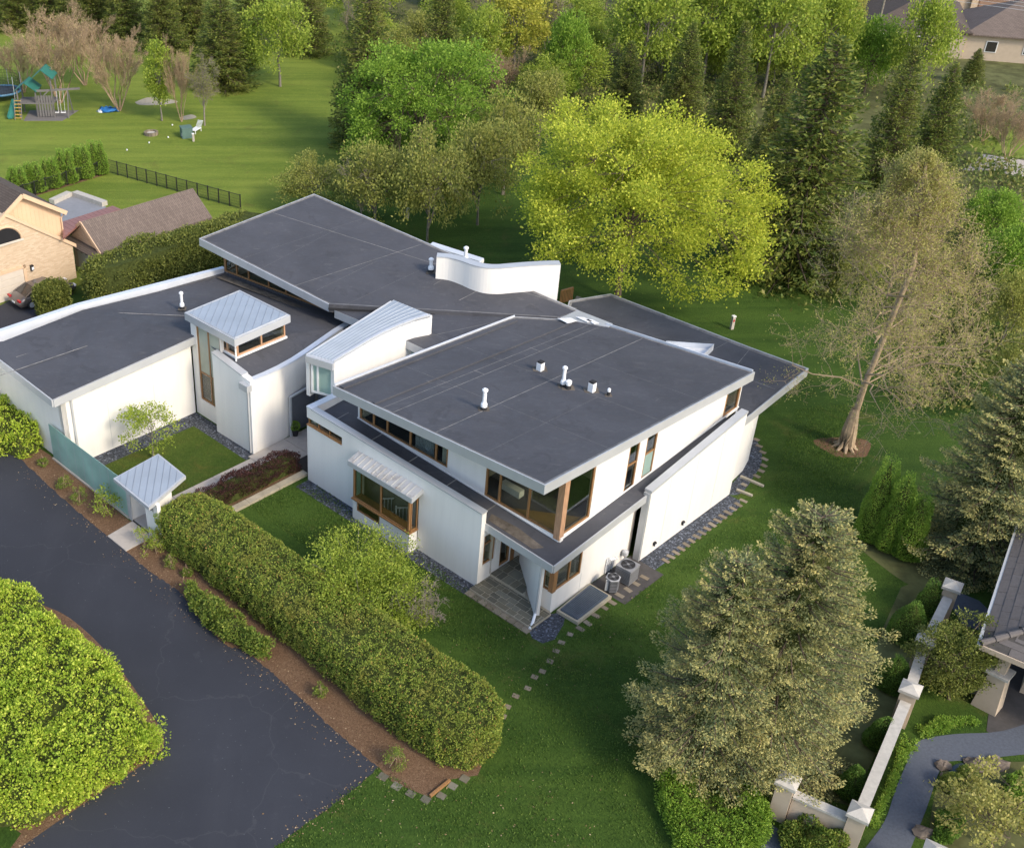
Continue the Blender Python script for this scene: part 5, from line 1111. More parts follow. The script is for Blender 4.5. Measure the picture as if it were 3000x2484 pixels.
# ---------------------------------------------------------------- background trees: kinds built once, then copied
PR = {}
def proto(kind, i, fn, mw_, ml_):
    w, f = fn; PR.setdefault(kind, []).append((mesh(kind + '_trunk', *w, mw_), mesh(kind + '_crown', *f, ml_) if f is not None else None))
for i in range(2): proto('spruce', i, spruce(15, 4.2, 101 + i, 440, 115, .32, .12, .30, .03, .72, .25, .3, .3), M['bark'], M['l_spruce'])
for i in range(2): proto('spring', i, crown_tree(13, 5, 8, 111 + i, 9, 120, 75, .36, 1.1, .2, .7, 1, 1., bottom=.75, shell=.3), M['bark_g'], M['l_spring'])
for i in range(2): proto('olive', i, crown_tree(8, 4.6, 4.4, 121 + i, 12, 130, 70, .26, .95, .17, .6, 3, 1., bottom=.65, shell=.35), M['bark_g'], M['l_olive'])
for i in range(2): proto('bud', i, bare(10, 5, 131 + i, 5, 4, .17, 1, .10, 1.1, .2, (7, 5, 4, 4), .36, rmin=.013), M['twig'], M['l_bud'])
for i in range(2): proto('bare', i, bare(10, 4, 141 + i, 1, 4, .17, 1, .12, .6, .3, (13, 6, 5, 4), .5, rmin=.014), M['twig_g'], M['l_olive'])
proto('column', 0, crown_tree(9, 1.5, 5, 151, 7, 60, 90, .24, .5, .12, 1., 2, 1., bottom=.9, shell=.3), M['bark_g'], M['l_spring'])
proto('green', 0, crown_tree(10, 5, 5.5, 152, 9, 130, 80, .32, 1., .2, .65, 1, 1., bottom=.8, shell=.45), M['bark'], M['l_green'])
proto('yellow', 0, crown_tree(13, 4.5, 8, 153, 9, 90, 75, .36, 1., .2, .7, 1, 1., bottom=.8, shell=.3), M['bark_g'], m_leaf('yellow_spring_leaves', lf((.20, .21, .02), (.30, .30, .035), (.40, .38, .06)), .4))
SIZE = {'spruce': (15, 4.2), 'spring': (13, 5.6), 'olive': (8, 5.0), 'bud': (10, 5), 'bare': (10, 4), 'column': (9, 1.7), 'green': (10, 5.4), 'yellow': (13, 5)}
NAME = {'spruce': 'spruce_tree', 'spring': 'spring_leaf_tree', 'olive': 'ornamental_tree', 'bud': 'budding_tree', 'bare': 'bare_tree', 'column': 'columnar_tree', 'green': 'green_tree', 'yellow': 'yellow_leaf_tree'}
GRP = {'spruce': 'dark spruces around the lot', 'spring': 'light green trees in the woods', 'olive': 'small ornamental trees behind the house', 'bud': 'reddish budding trees', 'bare': 'leafless trees', 'column': 'columnar trees', 'green': 'bright green trees', 'yellow': 'yellow-leaved trees'}
TREES = [
 ('spruce', 90, 60, -110, 70, 'dark conifer on the top edge above the wide reddish tree'), ('spruce', 200, 62, -110, 70, 'dark conifer on the top edge between two others'),
 ('spruce', 385, 90, -110, 65, 'dark conifer on the top edge left of the broad conifer'), ('spruce', 520, 60, -120, 60, 'dark conifer on the top edge behind the lone lawn tree'),  # kind, crown middle x, foot y, top y, half width (in 1/0.7 photograph pixels), label
 ('spruce', 755, 296, -60, 92, 'tall dark spruce left of the round bright green tree'),
 ('spruce', 905, 235, -50, 70, 'dark spruce behind the round bright green tree'),
 ('spruce', 1285, 250, 85, 55, 'dark spruce just behind the top left of the yellow maple'),
 ('spruce', 1405, 280, 45, 62, 'dark spruce behind the middle of the yellow maple'),
 ('spruce', 1505, 330, 45, 66, 'dark spruce behind the right shoulder of the yellow maple'),
 ('spruce', 1670, 560, 75, 168, 'very large dark spruce between yellow maple and tawny larch-like tree'),
 ('spruce', 1835, 450, 95, 80, 'dark spruce right of the very large one'),
 ('spruce', 1920, 430, 130, 78, 'dark spruce behind the top of the tawny larch-like tree'),
 ('spruce', 1590, 400, 150, 70, 'dark spruce tucked left behind the very large one'),
 ('spruce', 2000, 172, 100, 30, 'small blue-green spruce beside the far grey roof'),
 ('spruce', 455, 178, -30, 85, 'broad conifer right of the reddish budding trees'),
 ('spruce', 330, 105, -70, 60, 'dark conifer at the top edge behind the reddish trees'),
 ('spruce', 255, 85, -80, 60, 'dark conifer at the top edge, left of its neighbour'),
 ('spruce', 150, 70, -70, 60, 'dark conifer at the top edge above the play set'),
 ('spruce', 630, 110, -90, 60, 'dark conifer at the top edge above the rear lawn'),
 ('spruce', 20, 60, -80, 60, 'dark conifer in the top left corner'),
 ('spring', 572, 178, -10, 72, 'pale yellow-green tree standing alone on the rear lawn'),
 ('spring', 640, 60, -90, 60, 'light green tree at the top edge right of the lone lawn tree'),
 ('spring', 990, 190, 10, 60, 'light green tree in the woods above the round green tree'),
 ('yellow', 1060, 170, -40, 75, 'golden young-leaved tree at the top middle'),
 ('spring', 1185, 205, 70, 70, 'light green tree in the woods left of the maple top'),
 ('spring', 1330, 190, -60, 85, 'tall light green tree at the top behind the maple'),
 ('spring', 1460, 180, -70, 85, 'tall light green tree at the top, right of the maple top'),
 ('spring', 1590, 200, -60, 85, 'tall light green tree at the top above the very large spruce'),
 ('spring', 1700, 190, -40, 70, 'light green tree beside the utility pole'),
 ('green', 1790, 190, 40, 55, 'bright green tree right of the utility pole'),
 ('spring', 1900, 215, -20, 62, 'bright spring-green tree in front of the far roofs'),
 ('spring', 1120, 230, 120, 55, 'low light green tree in the thicket'),
 ('green', 1160, 215, 30, 50, 'bright green bushy tree in the thicket'),
 ('green', 2040, 520, 395, 65, 'green bushy tree right of the tawny larch-like tree'),
 ('green', 2080, 620, 470, 70, 'green bushy tree at the right edge'),
 ('olive', 2075, 720, 560, 60, 'olive bushy tree at the right edge below the green one'),
 ('olive', 640, 432, 328, 78, 'pale yellow-green ornamental tree at the left end of the rear row'),
 ('olive', 770, 470, 300, 88, 'tawny ornamental tree second from left in the rear row'),
 ('olive', 880, 495, 285, 85, 'olive ornamental tree in the middle of the rear row'),
 ('olive', 985, 462, 255, 85, 'olive ornamental tree at the right of the rear row'),
 ('olive', 1040, 400, 200, 75, 'olive tree behind the left side of the yellow maple'),
 ('olive', 1110, 300, 150, 60, 'olive tree in the thicket above the maple'),
 ('bare', 740, 468, 310, 62, 'leafless grey tree among the rear ornamental row'),
 ('bare', 965, 400, 262, 55, 'leafless reddish tree left of the yellow maple'),
 ('bud', 110, 212, 12, 105, 'wide reddish budding tree at far left behind the play set'),
 ('bud', 235, 228, 40, 80, 'reddish budding multi-stemmed tree by the blue tarp'),
 ('bud', 40, 190, 60, 70, 'reddish budding tree at the left edge behind the trampoline'),
 ('bud', 165, 175, 10, 80, 'budding tree behind the two wide reddish ones'),
 ('bud', 900, 190, 60, 50, 'reddish bare tree above the round green tree'),
 ('bud', 1025, 215, 90, 55, 'reddish bare tree in the thicket, middle'),
 ('bare', 985, 120, -60, 45, 'tall thin leafless tree in the thicket'),
 ('bare', 1130, 160, -60, 40, 'tall pale leafless trunk at the top middle'),
 ('bud', 2030, 290, 185, 70, 'tawny bare thicket tree below the far grey roof'),
 ('bud', 2085, 330, 200, 60, 'tawny bare tree at the right edge below the far roof'),
 ('column', 325, 248, 78, 27, 'narrow bright green columnar tree on the rear lawn'),
 ('bud', 366, 250, 72, 38, 'slender reddish tree right of the columnar green tree'),
 ('bare', 415, 258, 105, 55, 'leaning leafless tree beside the white lounge chair'),
 ('bare', 1570, 175, -50, 50, 'pale leafless tree at the top right of the middle'),
 ('bare', 1360, 150, -70, 60, 'forked pale tree at the top behind the maple'),
 ('olive', 1760, 610, 470, 60, 'dark bushy tree between the very large spruce and the lawn'),
 ('olive', 2090, 850, 690, 50, 'olive bush at the right edge above the blue spruce'),
]
rw_ = random.Random(41); WL_ = {'spring': 'light green tree', 'olive': 'olive tree', 'bare': 'leafless tree', 'bud': 'tawny bare tree', 'spruce': 'dark spruce', 'yellow': 'golden-green tree'}
ROWS = {20: 'on the top edge', 60: 'in the far row', 100: 'in the middle row', 140: 'in the near row', 170: 'at the wood edge'}
PLC = [(860, 'above the rear lawn spruce'), (1000, 'above the round green tree'), (1150, 'up left of the maple'), (1300, 'above the maple left side'), (1450, 'above the maple crown'), (1600, 'up right of the maple'), (1750, 'above the very large spruce'), (1900, 'near the utility pole'), (2300, 'by the far roofs')]
for i in range(60):
    k = rw_.choice(('spring', 'spring', 'spring', 'spring', 'olive', 'spring', 'bare', 'yellow', 'spruce')); x = 720 + (i * 37.7) % 1060 + rw_.uniform(-15, 15); row = rw_.choice((20, 60, 100, 140, 170) if x < 1780 else (100, 140, 170)); yb = row + rw_.uniform(-12, 12)
    TREES.append((k, x, yb, yb - rw_.uniform(110, 175) * (1.1 if yb < 80 else .8), rw_.uniform(38, 62), '%s %s, %s' % (WL_[k], ROWS[row], next(w for q, w in PLC if x < q))))
LBL = {}
for q in TREES: LBL.setdefault(q[5], []).append(q[1])
for i, (k, x, yb, yt, hw_, lb) in enumerate(TREES):
    if len(LBL[lb]) > 1: xs_ = sorted(LBL[lb]); lb = lb + ', ' + ('leftmost one' if x == xs_[0] else 'rightmost one' if x == xs_[-1] else 'one between')
    xs, y1, y0, w = x / .7, yb / .7, yt / .7, hw_ / .7
    b = at(base_for(xs, y0, y1), y1); Ht = max(2., hgt(y0, b)); dep = b[1] * _c + (CAMH - Ht * .5) * _s; Rr = w * dep / F
    tm, cm = PR[k][i % len(PR[k])]; H0, R0 = SIZE[k]
    t = bpy.data.objects.new(NAME[k], None); put(t, b); tag(t, lb, 'tree', GRP[k]); t.rotation_euler = (0, 0, random.uniform(0, 6.28)); t.scale = (Rr / R0, Rr / R0, Ht / H0)
    for nm, me in (('trunk', tm), ('crown', cm)):
        if me: o = bpy.data.objects.new(nm, me); COL.objects.link(o); o.parent = t
# woodland floor and thicket
bed('woodland_floor', [(1010, 400), (1060, 330), (1500, 330), (2100, 420), (2300, 790), (2560, 760), (2900, 900), (3100, 1150), (3500, 1000), (3500, -300), (1100, -300), (1040, 60), (1020, 250)], 'mulch_d', .003) if 'mulch_d' in M else None
r_ = np.random.default_rng(77); CC = []
reg = [((1000, 30), (2700, 330), 420), ((2300, 500), (3000, 900), 90), ((2650, 700), (3000, 1200), 90), ((1350, 200), (2200, 420), 120), ((2750, 250), (3000, 640), 60)]
for (x0, y0), (x1, y1), n in reg:
    for _ in range(n): CC.append(at(r_.uniform(x0, x1), r_.uniform(y0, y1)))
CC = np.array(CC); m_ = 60; sz = r_.uniform(.5, 1.6, len(CC)); P = np.repeat(CC, m_, 0) + r_.normal(0, 1, (len(CC) * m_, 3)) * np.repeat(sz, m_)[:, None] * np.array([.9, .9, .5]); P[:, 2] = np.abs(P[:, 2]) + .1
V, Fc = leaves(P, r_.normal(0, .6, P.shape) + np.array([0, 0, .6]), .34, .2, r_, .4)
ob('undergrowth', (V, Fc), m_leaf('thicket_leaves', lf((.06, .095, .018), (.12, .15, .03), (.21, .19, .06)), .3), None, 'brushy green and brown undergrowth filling the wood behind the house', 'undergrowth', kind='stuff')

# short grass standing on the near lawns
def tufts(name, polys, n, label, mat, seed, ln=.10):
    r = np.random.default_rng(seed); PP = []
    for poly, w in polys:
        q = np.array([p[:2] for p in pl(poly)]); lo, hi = q.min(0), q.max(0); C = r.uniform(lo, hi, (int(n * w * 3), 2)); ins = np.zeros(len(C), bool); j = len(q) - 1
        for i in range(len(q)):
            (xi, yi), (xj, yj) = q[i], q[j]; ins ^= ((yi > C[:, 1]) != (yj > C[:, 1])) & (C[:, 0] < (xj - xi) * (C[:, 1] - yi) / (yj - yi + 1e-12) + xi); j = i
        C = C[ins]; f = np.sin(C[:, 0] * 1.3 + np.sin(C[:, 1] * .7) * 2) * np.sin(C[:, 1] * 1.1 + np.sin(C[:, 0] * .5) * 2); C = C[r.random(len(C)) < .55 + .45 * f][:int(n * w)]; PP.append(np.column_stack([C, np.zeros(len(C))]))
    P = np.concatenate(PP); D = r.normal(0, .55, P.shape); D[:, 2] = 1.; V, Fc = leaves(P, D, ln, ln * .35, r, .25)
    ob(name, (V, Fc), mat, None, label, 'grass', kind='stuff')
mg = m_leaf('grass_blades', lf((.028, .060, .008), (.055, .105, .014), (.10, .145, .024)), .3)
tufts('grass', [([(802, 2484), (1109, 2246), (1262, 2345), (1480, 2240), (1480, 2000), (1600, 1890), (1900, 1720), (2260, 1440), (2330, 1200), (2480, 1180), (2560, 1400), (2480, 1560), (2250, 1800), (1950, 2000), (1850, 2300), (1960, 2484)], .82), ([(930, 1420), (1380, 1730), (1560, 1870), (1480, 2010), (1300, 1860), (700, 1470), (740, 1440)], .18)], 90000, 'short mown grass blades of the lawns around the house', mg, 5)
# ---------------------------------------------------------------- portal, glass fence, equipment, garden wall
PT = thing('entry_portal', h(-14.5, -8.5, 0), 'small white entry portal with sloping pale metal roof at the driveway', 'portal')
pp = lambda name, vf, mat, par=None, **k: ob(name, vf, M[mat], PT if par is None else par, **k)
pp('side_wall', wallseg(h(-15.8, -9.25), h(-15.8, -7.5), .16, 0, 2.5, side=1), 'white'); pp('front_jamb', wallseg(h(-16.05, -9.3), h(-15.72, -9.3), .05, 0, 2.5), 'fascia')
pp('fin_wall', prism([h(-14.05, -9.4), h(-13.0, -9.4), h(-13.0, -9.2), h(-14.05, -9.2)], [h(-14.2, -9.4, 2.52), h(-13.0, -9.4, 2.55), h(-13.0, -9.2, 2.55), h(-14.2, -9.2, 2.52)]), 'white')
pp('right_wall', wallseg(h(-13.75, -9.2), h(-13.75, -8.0), .16, 0, 2.5, side=1), 'white')
cl2 = [h(-16.3, -9.78, 2.68), h(-12.98, -9.88, 2.68), h(-13.75, -7.05, 2.86), h(-16.4, -6.9, 2.86)]
zc2 = lambda p: 2.68 + .18 * (uv(p)[1] + 9.8) / 2.85
pr = pp('roof', slab(cl2, .2), 'fascia')
for q, k in strips(inset(cl2, .1), VV * .65 + UU * -.76, .36):
    pp('roof_panel', slab([np.array([p[0], p[1], zc2(p) + .02]) for p in q], .02), 'metal', pr)
HP0 = HOUSE
_hp = hp
def hp(name, vf, mat, parent=None, **k): return ob(name, vf, M[mat] if isinstance(mat, str) else mat, HOUSE if parent is None else parent, **k)
ribs(inset(cl2, .1), VV * .65 + UU * -.76, .36, zc2, pr)
tx = bpy.data.curves.new('numerals', 'FONT'); tx.body = '7201'; tx.size = .34; tx.extrude = .01; tx.space_character = 1.05
to = bpy.data.objects.new('tmp', tx); COL.objects.link(to); me = bpy.data.meshes.new_from_object(to.evaluated_get(bpy.context.evaluated_depsgraph_get())); bpy.data.objects.remove(to)
me.materials.clear(); me.materials.append(M['black']); o = inst('house_number', me, h(-14.02, -9.415, 1.95), PT, rot=(math.pi / 2, 0, HROT))
FN = thing('glass_fence', h(-19.8, -9.25, 0), 'fence of green etched glass panels between garage wing and entry portal', 'fence')
for i in range(9):
    a0 = -23.7 + i * .852; a1 = a0 + .84
    ob('glass_panel', wallseg(h(a0, -9.25), h(a1, -9.25), .025, .1, 2.35), M['frost'], FN)
    ob('post', obox(h(a1 + .006, -9.21, 0), (.035, .08, 2.3), HROT), M['coping'], FN)
ob('base_kerb', wallseg(h(-23.75, -9.33), h(-16.05, -9.33), .16, 0, .09), M['concrete'], FN)
# condensers
def ac(x, y, zt, s, hx, label, nsides, rimmat):
    p = at(x, y, zt); p[2] = .08; t = thing('air_conditioner', p, label, 'air conditioner', 'outdoor condensers'); rot = HROT + .05
    if nsides == 4:
        ob('cabinet', obox(p, (s, s, hx), rot), M['ac_grey'], t)
        for i in range(9): ob('louvre', obox(p + np.array([0, 0, .08 + i * .075]), (s + .012, s + .012, .02), rot), M['ac_dark'], t)
        top = ob('top_plate', obox(p + np.array([0, 0, hx + .002]), (s + .03, s + .03, .05), rot), M['ac_grey'], t)
    else:
        ob('cabinet', lathe(p, [(s * .5, 0), (s * .5, hx)], 6), M['ac_dark'], t)
        for i in range(7): ob('louvre', lathe(p + np.array([0, 0, .06 + i * .09]), [(s * .515, 0), (s * .515, .025)], 6), M['ac_grey'], t)
        top = ob('top_plate', lathe(p + np.array([0, 0, hx + .002]), [(s * .55, 0), (s * .55, .05)], 6), M['ac_light'], t)
        ob('corner_panel', obox(p + np.array([-s * .42, -s * .2, .05]), (.16, .06, hx * .9), rot + .6), M['ac_light'], t)
    c = p + np.array([0, 0, hx + .055]); ob('fan_shroud', lathe(c, [(s * .42, 0), (s * .42, .035), (s * .40, .035), (s * .39, .004)], 20), M['ac_dark'], top)
    ob('fan_well', lathe(c + np.array([0, 0, .001]), [(s * .385, 0), (s * .385, .012)], 20), M['rubber'], top)
    for i in range(4): a = i * math.pi / 2 + .3; ob('fan_blade', bar(c + np.array([0, 0, .02]), c + np.array([math.cos(a) * s * .36, math.sin(a) * s * .36, .022]), .12, .008), M['ac_dark'], top)
    ob('fan_hub', lathe(c, [(.07, 0), (.07, .035)], 10), M['ac_grey'], top)
    return t
M['ac_grey'] = m_plain('grey_steel', (.22, .225, .24), .5, .4); M['ac_dark'] = m_plain('dark_steel', (.05, .052, .06), .5, .4); M['ac_light'] = m_plain('pale_steel', (.45, .46, .48), .5, .4)
ac(1840, 1655, .92, .82, .82, 'large square grey air conditioner by the side wall', 4, None)
ac(1797, 1690, .85, .66, .72, 'smaller six-sided air conditioner in front of the large one', 6, None)
t = thing('utility_pipes', h(3.7, 5.9, 0), 'white pipes and gas meter on the side wall behind the air conditioners', 'pipes')
for i, b in enumerate((5.35, 5.5, 5.66, 5.85)): ob('pipe', tube([h(3.67, b, .1), h(3.67, b, .95 - .06 * i), h(3.75, b + .05, 1.05 - .06 * i), h(3.9, b + .06, .98 - .06 * i)], .04, 8), M['pvc'], t)
ob('meter', lathe(h(3.8, 6.7, .55), [(.13, 0), (.16, .05), (.16, .25), (.1, .32)], 12), M['ac_light'], t); ob('meter_pipe', tube([h(3.8, 6.7, .05), h(3.8, 6.7, .6)], .03, 8), M['stucco'], t)
gp = [at(x, y, .18) for x, y in ((1727, 1708), (1792, 1746), (1693, 1823), (1631, 1787))]
t = thing('window_well_cover', np.mean(gp, 0) * np.array([1, 1, 0]), 'ribbed blue-grey grate over a window well with concrete curb', 'grate')
ob('curb', slab(gp, .18), M['concrete_o'], t)
gi = inset(gp, .14); q0, q1, q2, q3 = [p + np.array([0, 0, .03]) for p in gi]
ob('well_floor', slab([p + np.array([0, 0, .008]) for p in gi], .006), M['dark'], t)
M['grate'] = m_plain('galvanised', (.085, .105, .13), .7, .2, 0, .15)
for i in range(11):
    f = (i + .5) / 11; ob('grate_bar', bar(q0 + (q1 - q0) * f + np.array([0, 0, .015]), q3 + (q2 - q3) * f + np.array([0, 0, .015]), .055, .06), M['grate'], t)
ob('grate_frame', merge(*[bar(a_, b_, .06, .05) for a_, b_ in ((q0, q1), (q1, q2), (q2, q3), (q3, q0))]), M['grate'], t)
p = at(865, 1278); t = thing('potted_topiary', p, 'clipped green ball in a black pot at the entrance', 'potted plant')
ob('pot', lathe(p + np.array([0, 0, .06]), [(.15, 0), (.22, .42), (.24, .42), (.24, .46), (.19, .46)], 14), M['rubber'], t)
rr_ = np.random.default_rng(5); N = unit(1400, rr_); V, Fc = leaves(p + np.array([0, 0, .72]) + N * .26, N, .06, .04, rr_, .4); ob('foliage', (V, Fc), M['l_green'], t)
# stucco garden wall with capped pillars
GW = thing('garden_wall', at(2640, 2100), 'cream stucco garden wall with square pillars and pale pyramid caps', 'wall')
pil = [(16.24, 14.35), (16.97, 9.92), (17.82, 6.5), (19.32, -1.0), (16.8, -1.6)]
def pillar(a, b, hh=1.85, s=.62):
    q = ob('pillar', obox(h(a, b, 0), (s, s, hh), HROT + .2), M['stucco'], GW); c = h(a, b, hh); e = s * .64; cr, sr = math.cos(HROT + .2), math.sin(HROT + .2)
    C4 = [c + np.array([x * cr - y * sr, x * sr + y * cr, 0]) for x, y in ((-e, -e), (e, -e), (e, e), (-e, e))]; k = np.array([0, 0, .14])
    V = [x for x in C4] + [x + k for x in C4] + [c + np.array([0, 0, .34])]
    ob('cap', (V, [[3, 2, 1, 0], [0, 1, 5, 4], [1, 2, 6, 5], [2, 3, 7, 6], [3, 0, 4, 7], [4, 5, 8], [5, 6, 8], [6, 7, 8], [7, 4, 8]]), M['capstone'], q)
for a, b in pil: pillar(a, b)
pillar(21.9, -.55, 1.7)
for (p0, p1) in zip(pil[:-1], pil[1:]):
    A, B = np.array(p0), np.array(p1); d = (B - A) / np.linalg.norm(B - A); A, B = A + d * .33, B - d * .33; n = np.array([-d[1], d[0]]) * .15
    ob('wall_panel', wallseg(h(*(A - n)), h(*(B - n)), .3, 0, 1.35, side=1 if True else -1), M['stucco'], GW)
    A2, B2 = A - n * 1.0, B - n * 1.0; pa, pb = h(*A, 1.36), h(*B, 1.36); ob('wall_coping', bar(pa + np.array([0, 0, .05]), pb + np.array([0, 0, .05]), .42, .1), M['capstone'], GW)
ob('wall_lamp', obox(h(17.95, -1.55, .7), (.2, .12, .16), HROT), M['ac_grey'], GW)
# paths and patio inside the wall
bed('garden_path', smooth_line([(2530, 2490), (2592, 2403), (2622, 2317), (2653, 2242), (2684, 2174), (2790, 2150), (2938, 2140), (3080, 2090)]) + [(3080, 2200), (2850, 2225), (2765, 2230), (2746, 2273), (2715, 2366), (2666, 2490)], 'gravel_l', .012)
bed('covered_patio', [(2890, 2140), (2905, 2020), (2960, 1930), (3200, 1800), (3200, 2200), (2990, 2210)], 'dark_paving', .01)
bed('garden_soil', smooth_line([(2720, 2490), (2730, 2370), (2765, 2260), (2850, 2235), (3000, 2230)]) + [(3100, 2300), (3100, 2600), (2700, 2600)], 'mulch_d', .008)
bed('spruce_bed', [(2060, 2260), (2150, 2180), (2330, 2110), (2560, 1900), (2640, 1720), (2720, 1690), (2760, 1750), (2620, 2100), (2490, 2360), (2300, 2300), (2220, 2290), (2180, 2330)], 'mulch_d', .006)
bed('pillar_walk', [(2190, 2484), (2240, 2400), (2300, 2440), (2290, 2540), (2200, 2560)], 'gravel_l', .01)
bed('arborvitae_bed', smooth_line([(2480, 1570), (2560, 1640), (2680, 1720), (2780, 1720), (2860, 1640), (2800, 1540), (2650, 1540), (2480, 1570)])[:-1], 'mulch_d', .005)
bed('fence_side_gravel', [(2800, 1730), (2870, 1760), (2910, 1800), (2880, 1850), (2820, 1830), (2790, 1780)], 'gravel_l', .009)
# pond edge and rocks
for i, (x, y, s) in enumerate(((2762, 2243, .35), (2842, 2232, .3), (2870, 2245, .5), (2770, 2275, .25), (2920, 2240, .45), (2700, 2440, .4))):
    p = at(x, y); rr_ = np.random.default_rng(i + 400); V = unit(60, rr_); V, Fc = lathe((0, 0, 0), [(.3, -.2), (.9, .05), (1., .3), (.7, .62), (.25, .75)], 9); V = np.array(V) * s * np.array([1, .8, .7]); V += rr_.normal(0, .07 * s, V.shape)
    ob('boulder', (V + p, Fc), M['rock'], None, ['dark boulder at the tip of the garden pond', 'small dark rock on the upper pond edge', 'large tan boulder right of the pond', 'small rock on the left pond edge', 'long tan boulder at the right edge above the larch', 'mossy rock beside the lower garden path'][i], 'boulder', 'garden boulders')
bed('garden_pond', smooth_line([(2775, 2262), (2800, 2238), (2840, 2236), (2870, 2262), (2850, 2282), (2800, 2285), (2775, 2262)])[:-1], 'pond', .02)
# neighbouring house at the right edge: tiled hip roof on stucco columns
NR = thing('tiled_roof_house', h(22, 14, 0), 'neighbouring house corner with brown-grey tiled hip roof and stucco column at right', 'house')
e0, e1 = np.array([19.0, 9.5]), np.array([16.2, 22.5]); ev = (e1 - e0) / np.linalg.norm(e1 - e0); en = np.array([ev[1], -ev[0]])
fv = np.array([.97, .12]); fv /= np.linalg.norm(fv); ZE, SL = 3.3, .36
def rp(s, t): q = e0 + ev * s + en * t; return h(q[0], q[1], ZE + SL * t)        # left plane: s along eave, t up the slope
hipd = ev * .9 + en * 1.0
R0 = [rp(0, 0), rp(13, 0), rp(13, 9), rp(8.1, 9)]
ob('roof_left', slab(R0, .12), M['tile'], NR)
f1 = e0 + fv * 9; R1 = [h(*e0, ZE), h(f1[0], f1[1], ZE), h(*(f1 + np.array([0, 8.])), ZE + SL * 8.5), rp(8.1, 9)]
ob('roof_front', slab(R1, .12), M['tile'], NR)
rr_ = random.Random(9); tl, tw_ = 1.0, .36
for j in range(14):
    for i in range(13):
        s0 = i * tl + (j % 2) * .5; t0 = j * tw_
        if s0 < t0 * .9 + .15: continue
        dz = rr_.uniform(0, .008); q = [rp(s0 + .01, t0), rp(s0 + tl - .01, t0), rp(s0 + tl - .01, t0 + tw_ + .03), rp(s0 + .01, t0 + tw_ + .03)]
        for k, zz in enumerate((.03, .03, .012, .012)): q[k] = q[k] + np.array([0, 0, zz + dz])
        ob('roof_tile', slab(q, .02), M['tile2'], NR)
fn = np.array([-fv[1], fv[0]])
def rf(s, t): q = e0 + fv * s + fn * t; return h(q[0], q[1], ZE + SL * t)
for j in range(8):
    for i in range(8):
        s0 = i * tl + (j % 2) * .5 + .05; t0 = j * tw_
        if s0 < t0 * 1.05 + .1: continue
        q = [rf(s0 + .01, t0), rf(s0 + tl - .01, t0), rf(s0 + tl - .01, t0 + tw_ + .03), rf(s0 + .01, t0 + tw_ + .03)]
        for k, zz in enumerate((.03, .03, .012, .012)): q[k] = q[k] + np.array([0, 0, zz])
        ob('roof_tile', slab(q, .02), M['tile2'], NR)
for i in range(14):
    a_, b_ = i * .42, i * .42 + .45; u0, u1 = rp(a_ * .9, a_) + np.array([0, 0, .07]), rp(b_ * .9, b_) + np.array([0, 0, .05]); ob('hip_tile', tube([u0, u1], [.15, .12], 8), M['tile2'], NR)
ob('gutter', bar(rp(-.1, -.06) - np.array([0, 0, .02]), rp(13, -.06) - np.array([0, 0, .02]), .12, .1), M['coping'], NR)
ob('front_fascia', bar(h(*(e0 - fn * .03), ZE - .12), h(*(f1 - fn * .03), ZE - .12), .08, .24), M['stucco'], NR)
ob('column', prism([h(19.45, 9.75, 0), h(20.45, 9.75, 0), h(20.45, 10.6, 0), h(19.45, 10.6, 0)], [h(19.6, 9.85, 1.9), h(20.3, 9.85, 1.9), h(20.3, 10.5, 1.9), h(19.6, 10.5, 1.9)]), M['stucco'], NR)
ob('column_cap', obox(h(19.95, 10.18, 1.9), (.9, .85, .12), HROT), M['capstone'], NR); ob('column_shaft', obox(h(19.95, 10.18, 2.02), (.4, .4, 1.3), HROT), M['stucco'], NR)
ob('house_wall', wallseg(h(20.6, 12.0), h(18.6, 21.5), .3, 0, 3.4, side=-1), M['stucco'], NR); ob('low_wall', wallseg(h(19.2, 10.4), h(18.4, 11.6), .3, 0, 1.5, side=-1), M['stucco'], NR)
# ---------------------------------------------------------------- brick neighbour at the left edge
M['brick'] = m_brick('tan_brick', -HROT); M['siding'] = m_plain('peach_siding', (.62, .44, .29), .7, .2, 0, .06, 1.); M['shingle'] = m_shingle('brown_shingles', (.17, .135, .115), -HROT)
M['shingle_d'] = m_shingle('dark_shingles', (.11, .088, .075), -HROT); M['redmetal'] = m_metal('red_metal', (.30, .14, .11), .5); M['door_cream'] = m_plain('cream_door', (.58, .52, .44), .5, .3, 0, .04)
NB = thing('brick_house', h(-46, 2, 0), 'tan brick and peach sided neighbour house with brown shingle roofs at left', 'house')
nb = lambda name, vf, mat, par=None: ob(name, vf, M[mat], NB if par is None else par)
def gable(bz, a0, a1):
    """solid with outline (b,z) extruded from a0 back to a1"""
    n = len(bz); V = [h(a0, b, z) for b, z in bz] + [h(a1, b, z) for b, z in bz]
    return V, [list(range(n)), list(range(n, 2 * n))[::-1]] + [[i, n + i, n + (i + 1) % n, (i + 1) % n] for i in range(n)]
AW = -43.9
nb('brick_wall', gable([(-5.1, 0), (4.7, 0), (4.7, 2.75), (-.2, 6.3), (-5.1, 2.75)], AW, AW - 9), 'brick')
for b0, z0 in ((4.95, 2.6), (-5.35, 2.6)): nb('rake_board', prism([h(AW - .1, b0, z0 - .2), h(AW + .12, b0, z0 - .2), h(AW + .12, -.2, 6.2), h(AW - .1, -.2, 6.2)], [h(AW - .1, b0, z0 + .08), h(AW + .12, b0, z0 + .08), h(AW + .12, -.2, 6.48), h(AW - .1, -.2, 6.48)]), 'siding')
uA = AW - .75
ap_, ev_ = ata(55, 565, uA), ata(185, 616, uA); be, ze = ev_; ba, za = ap_
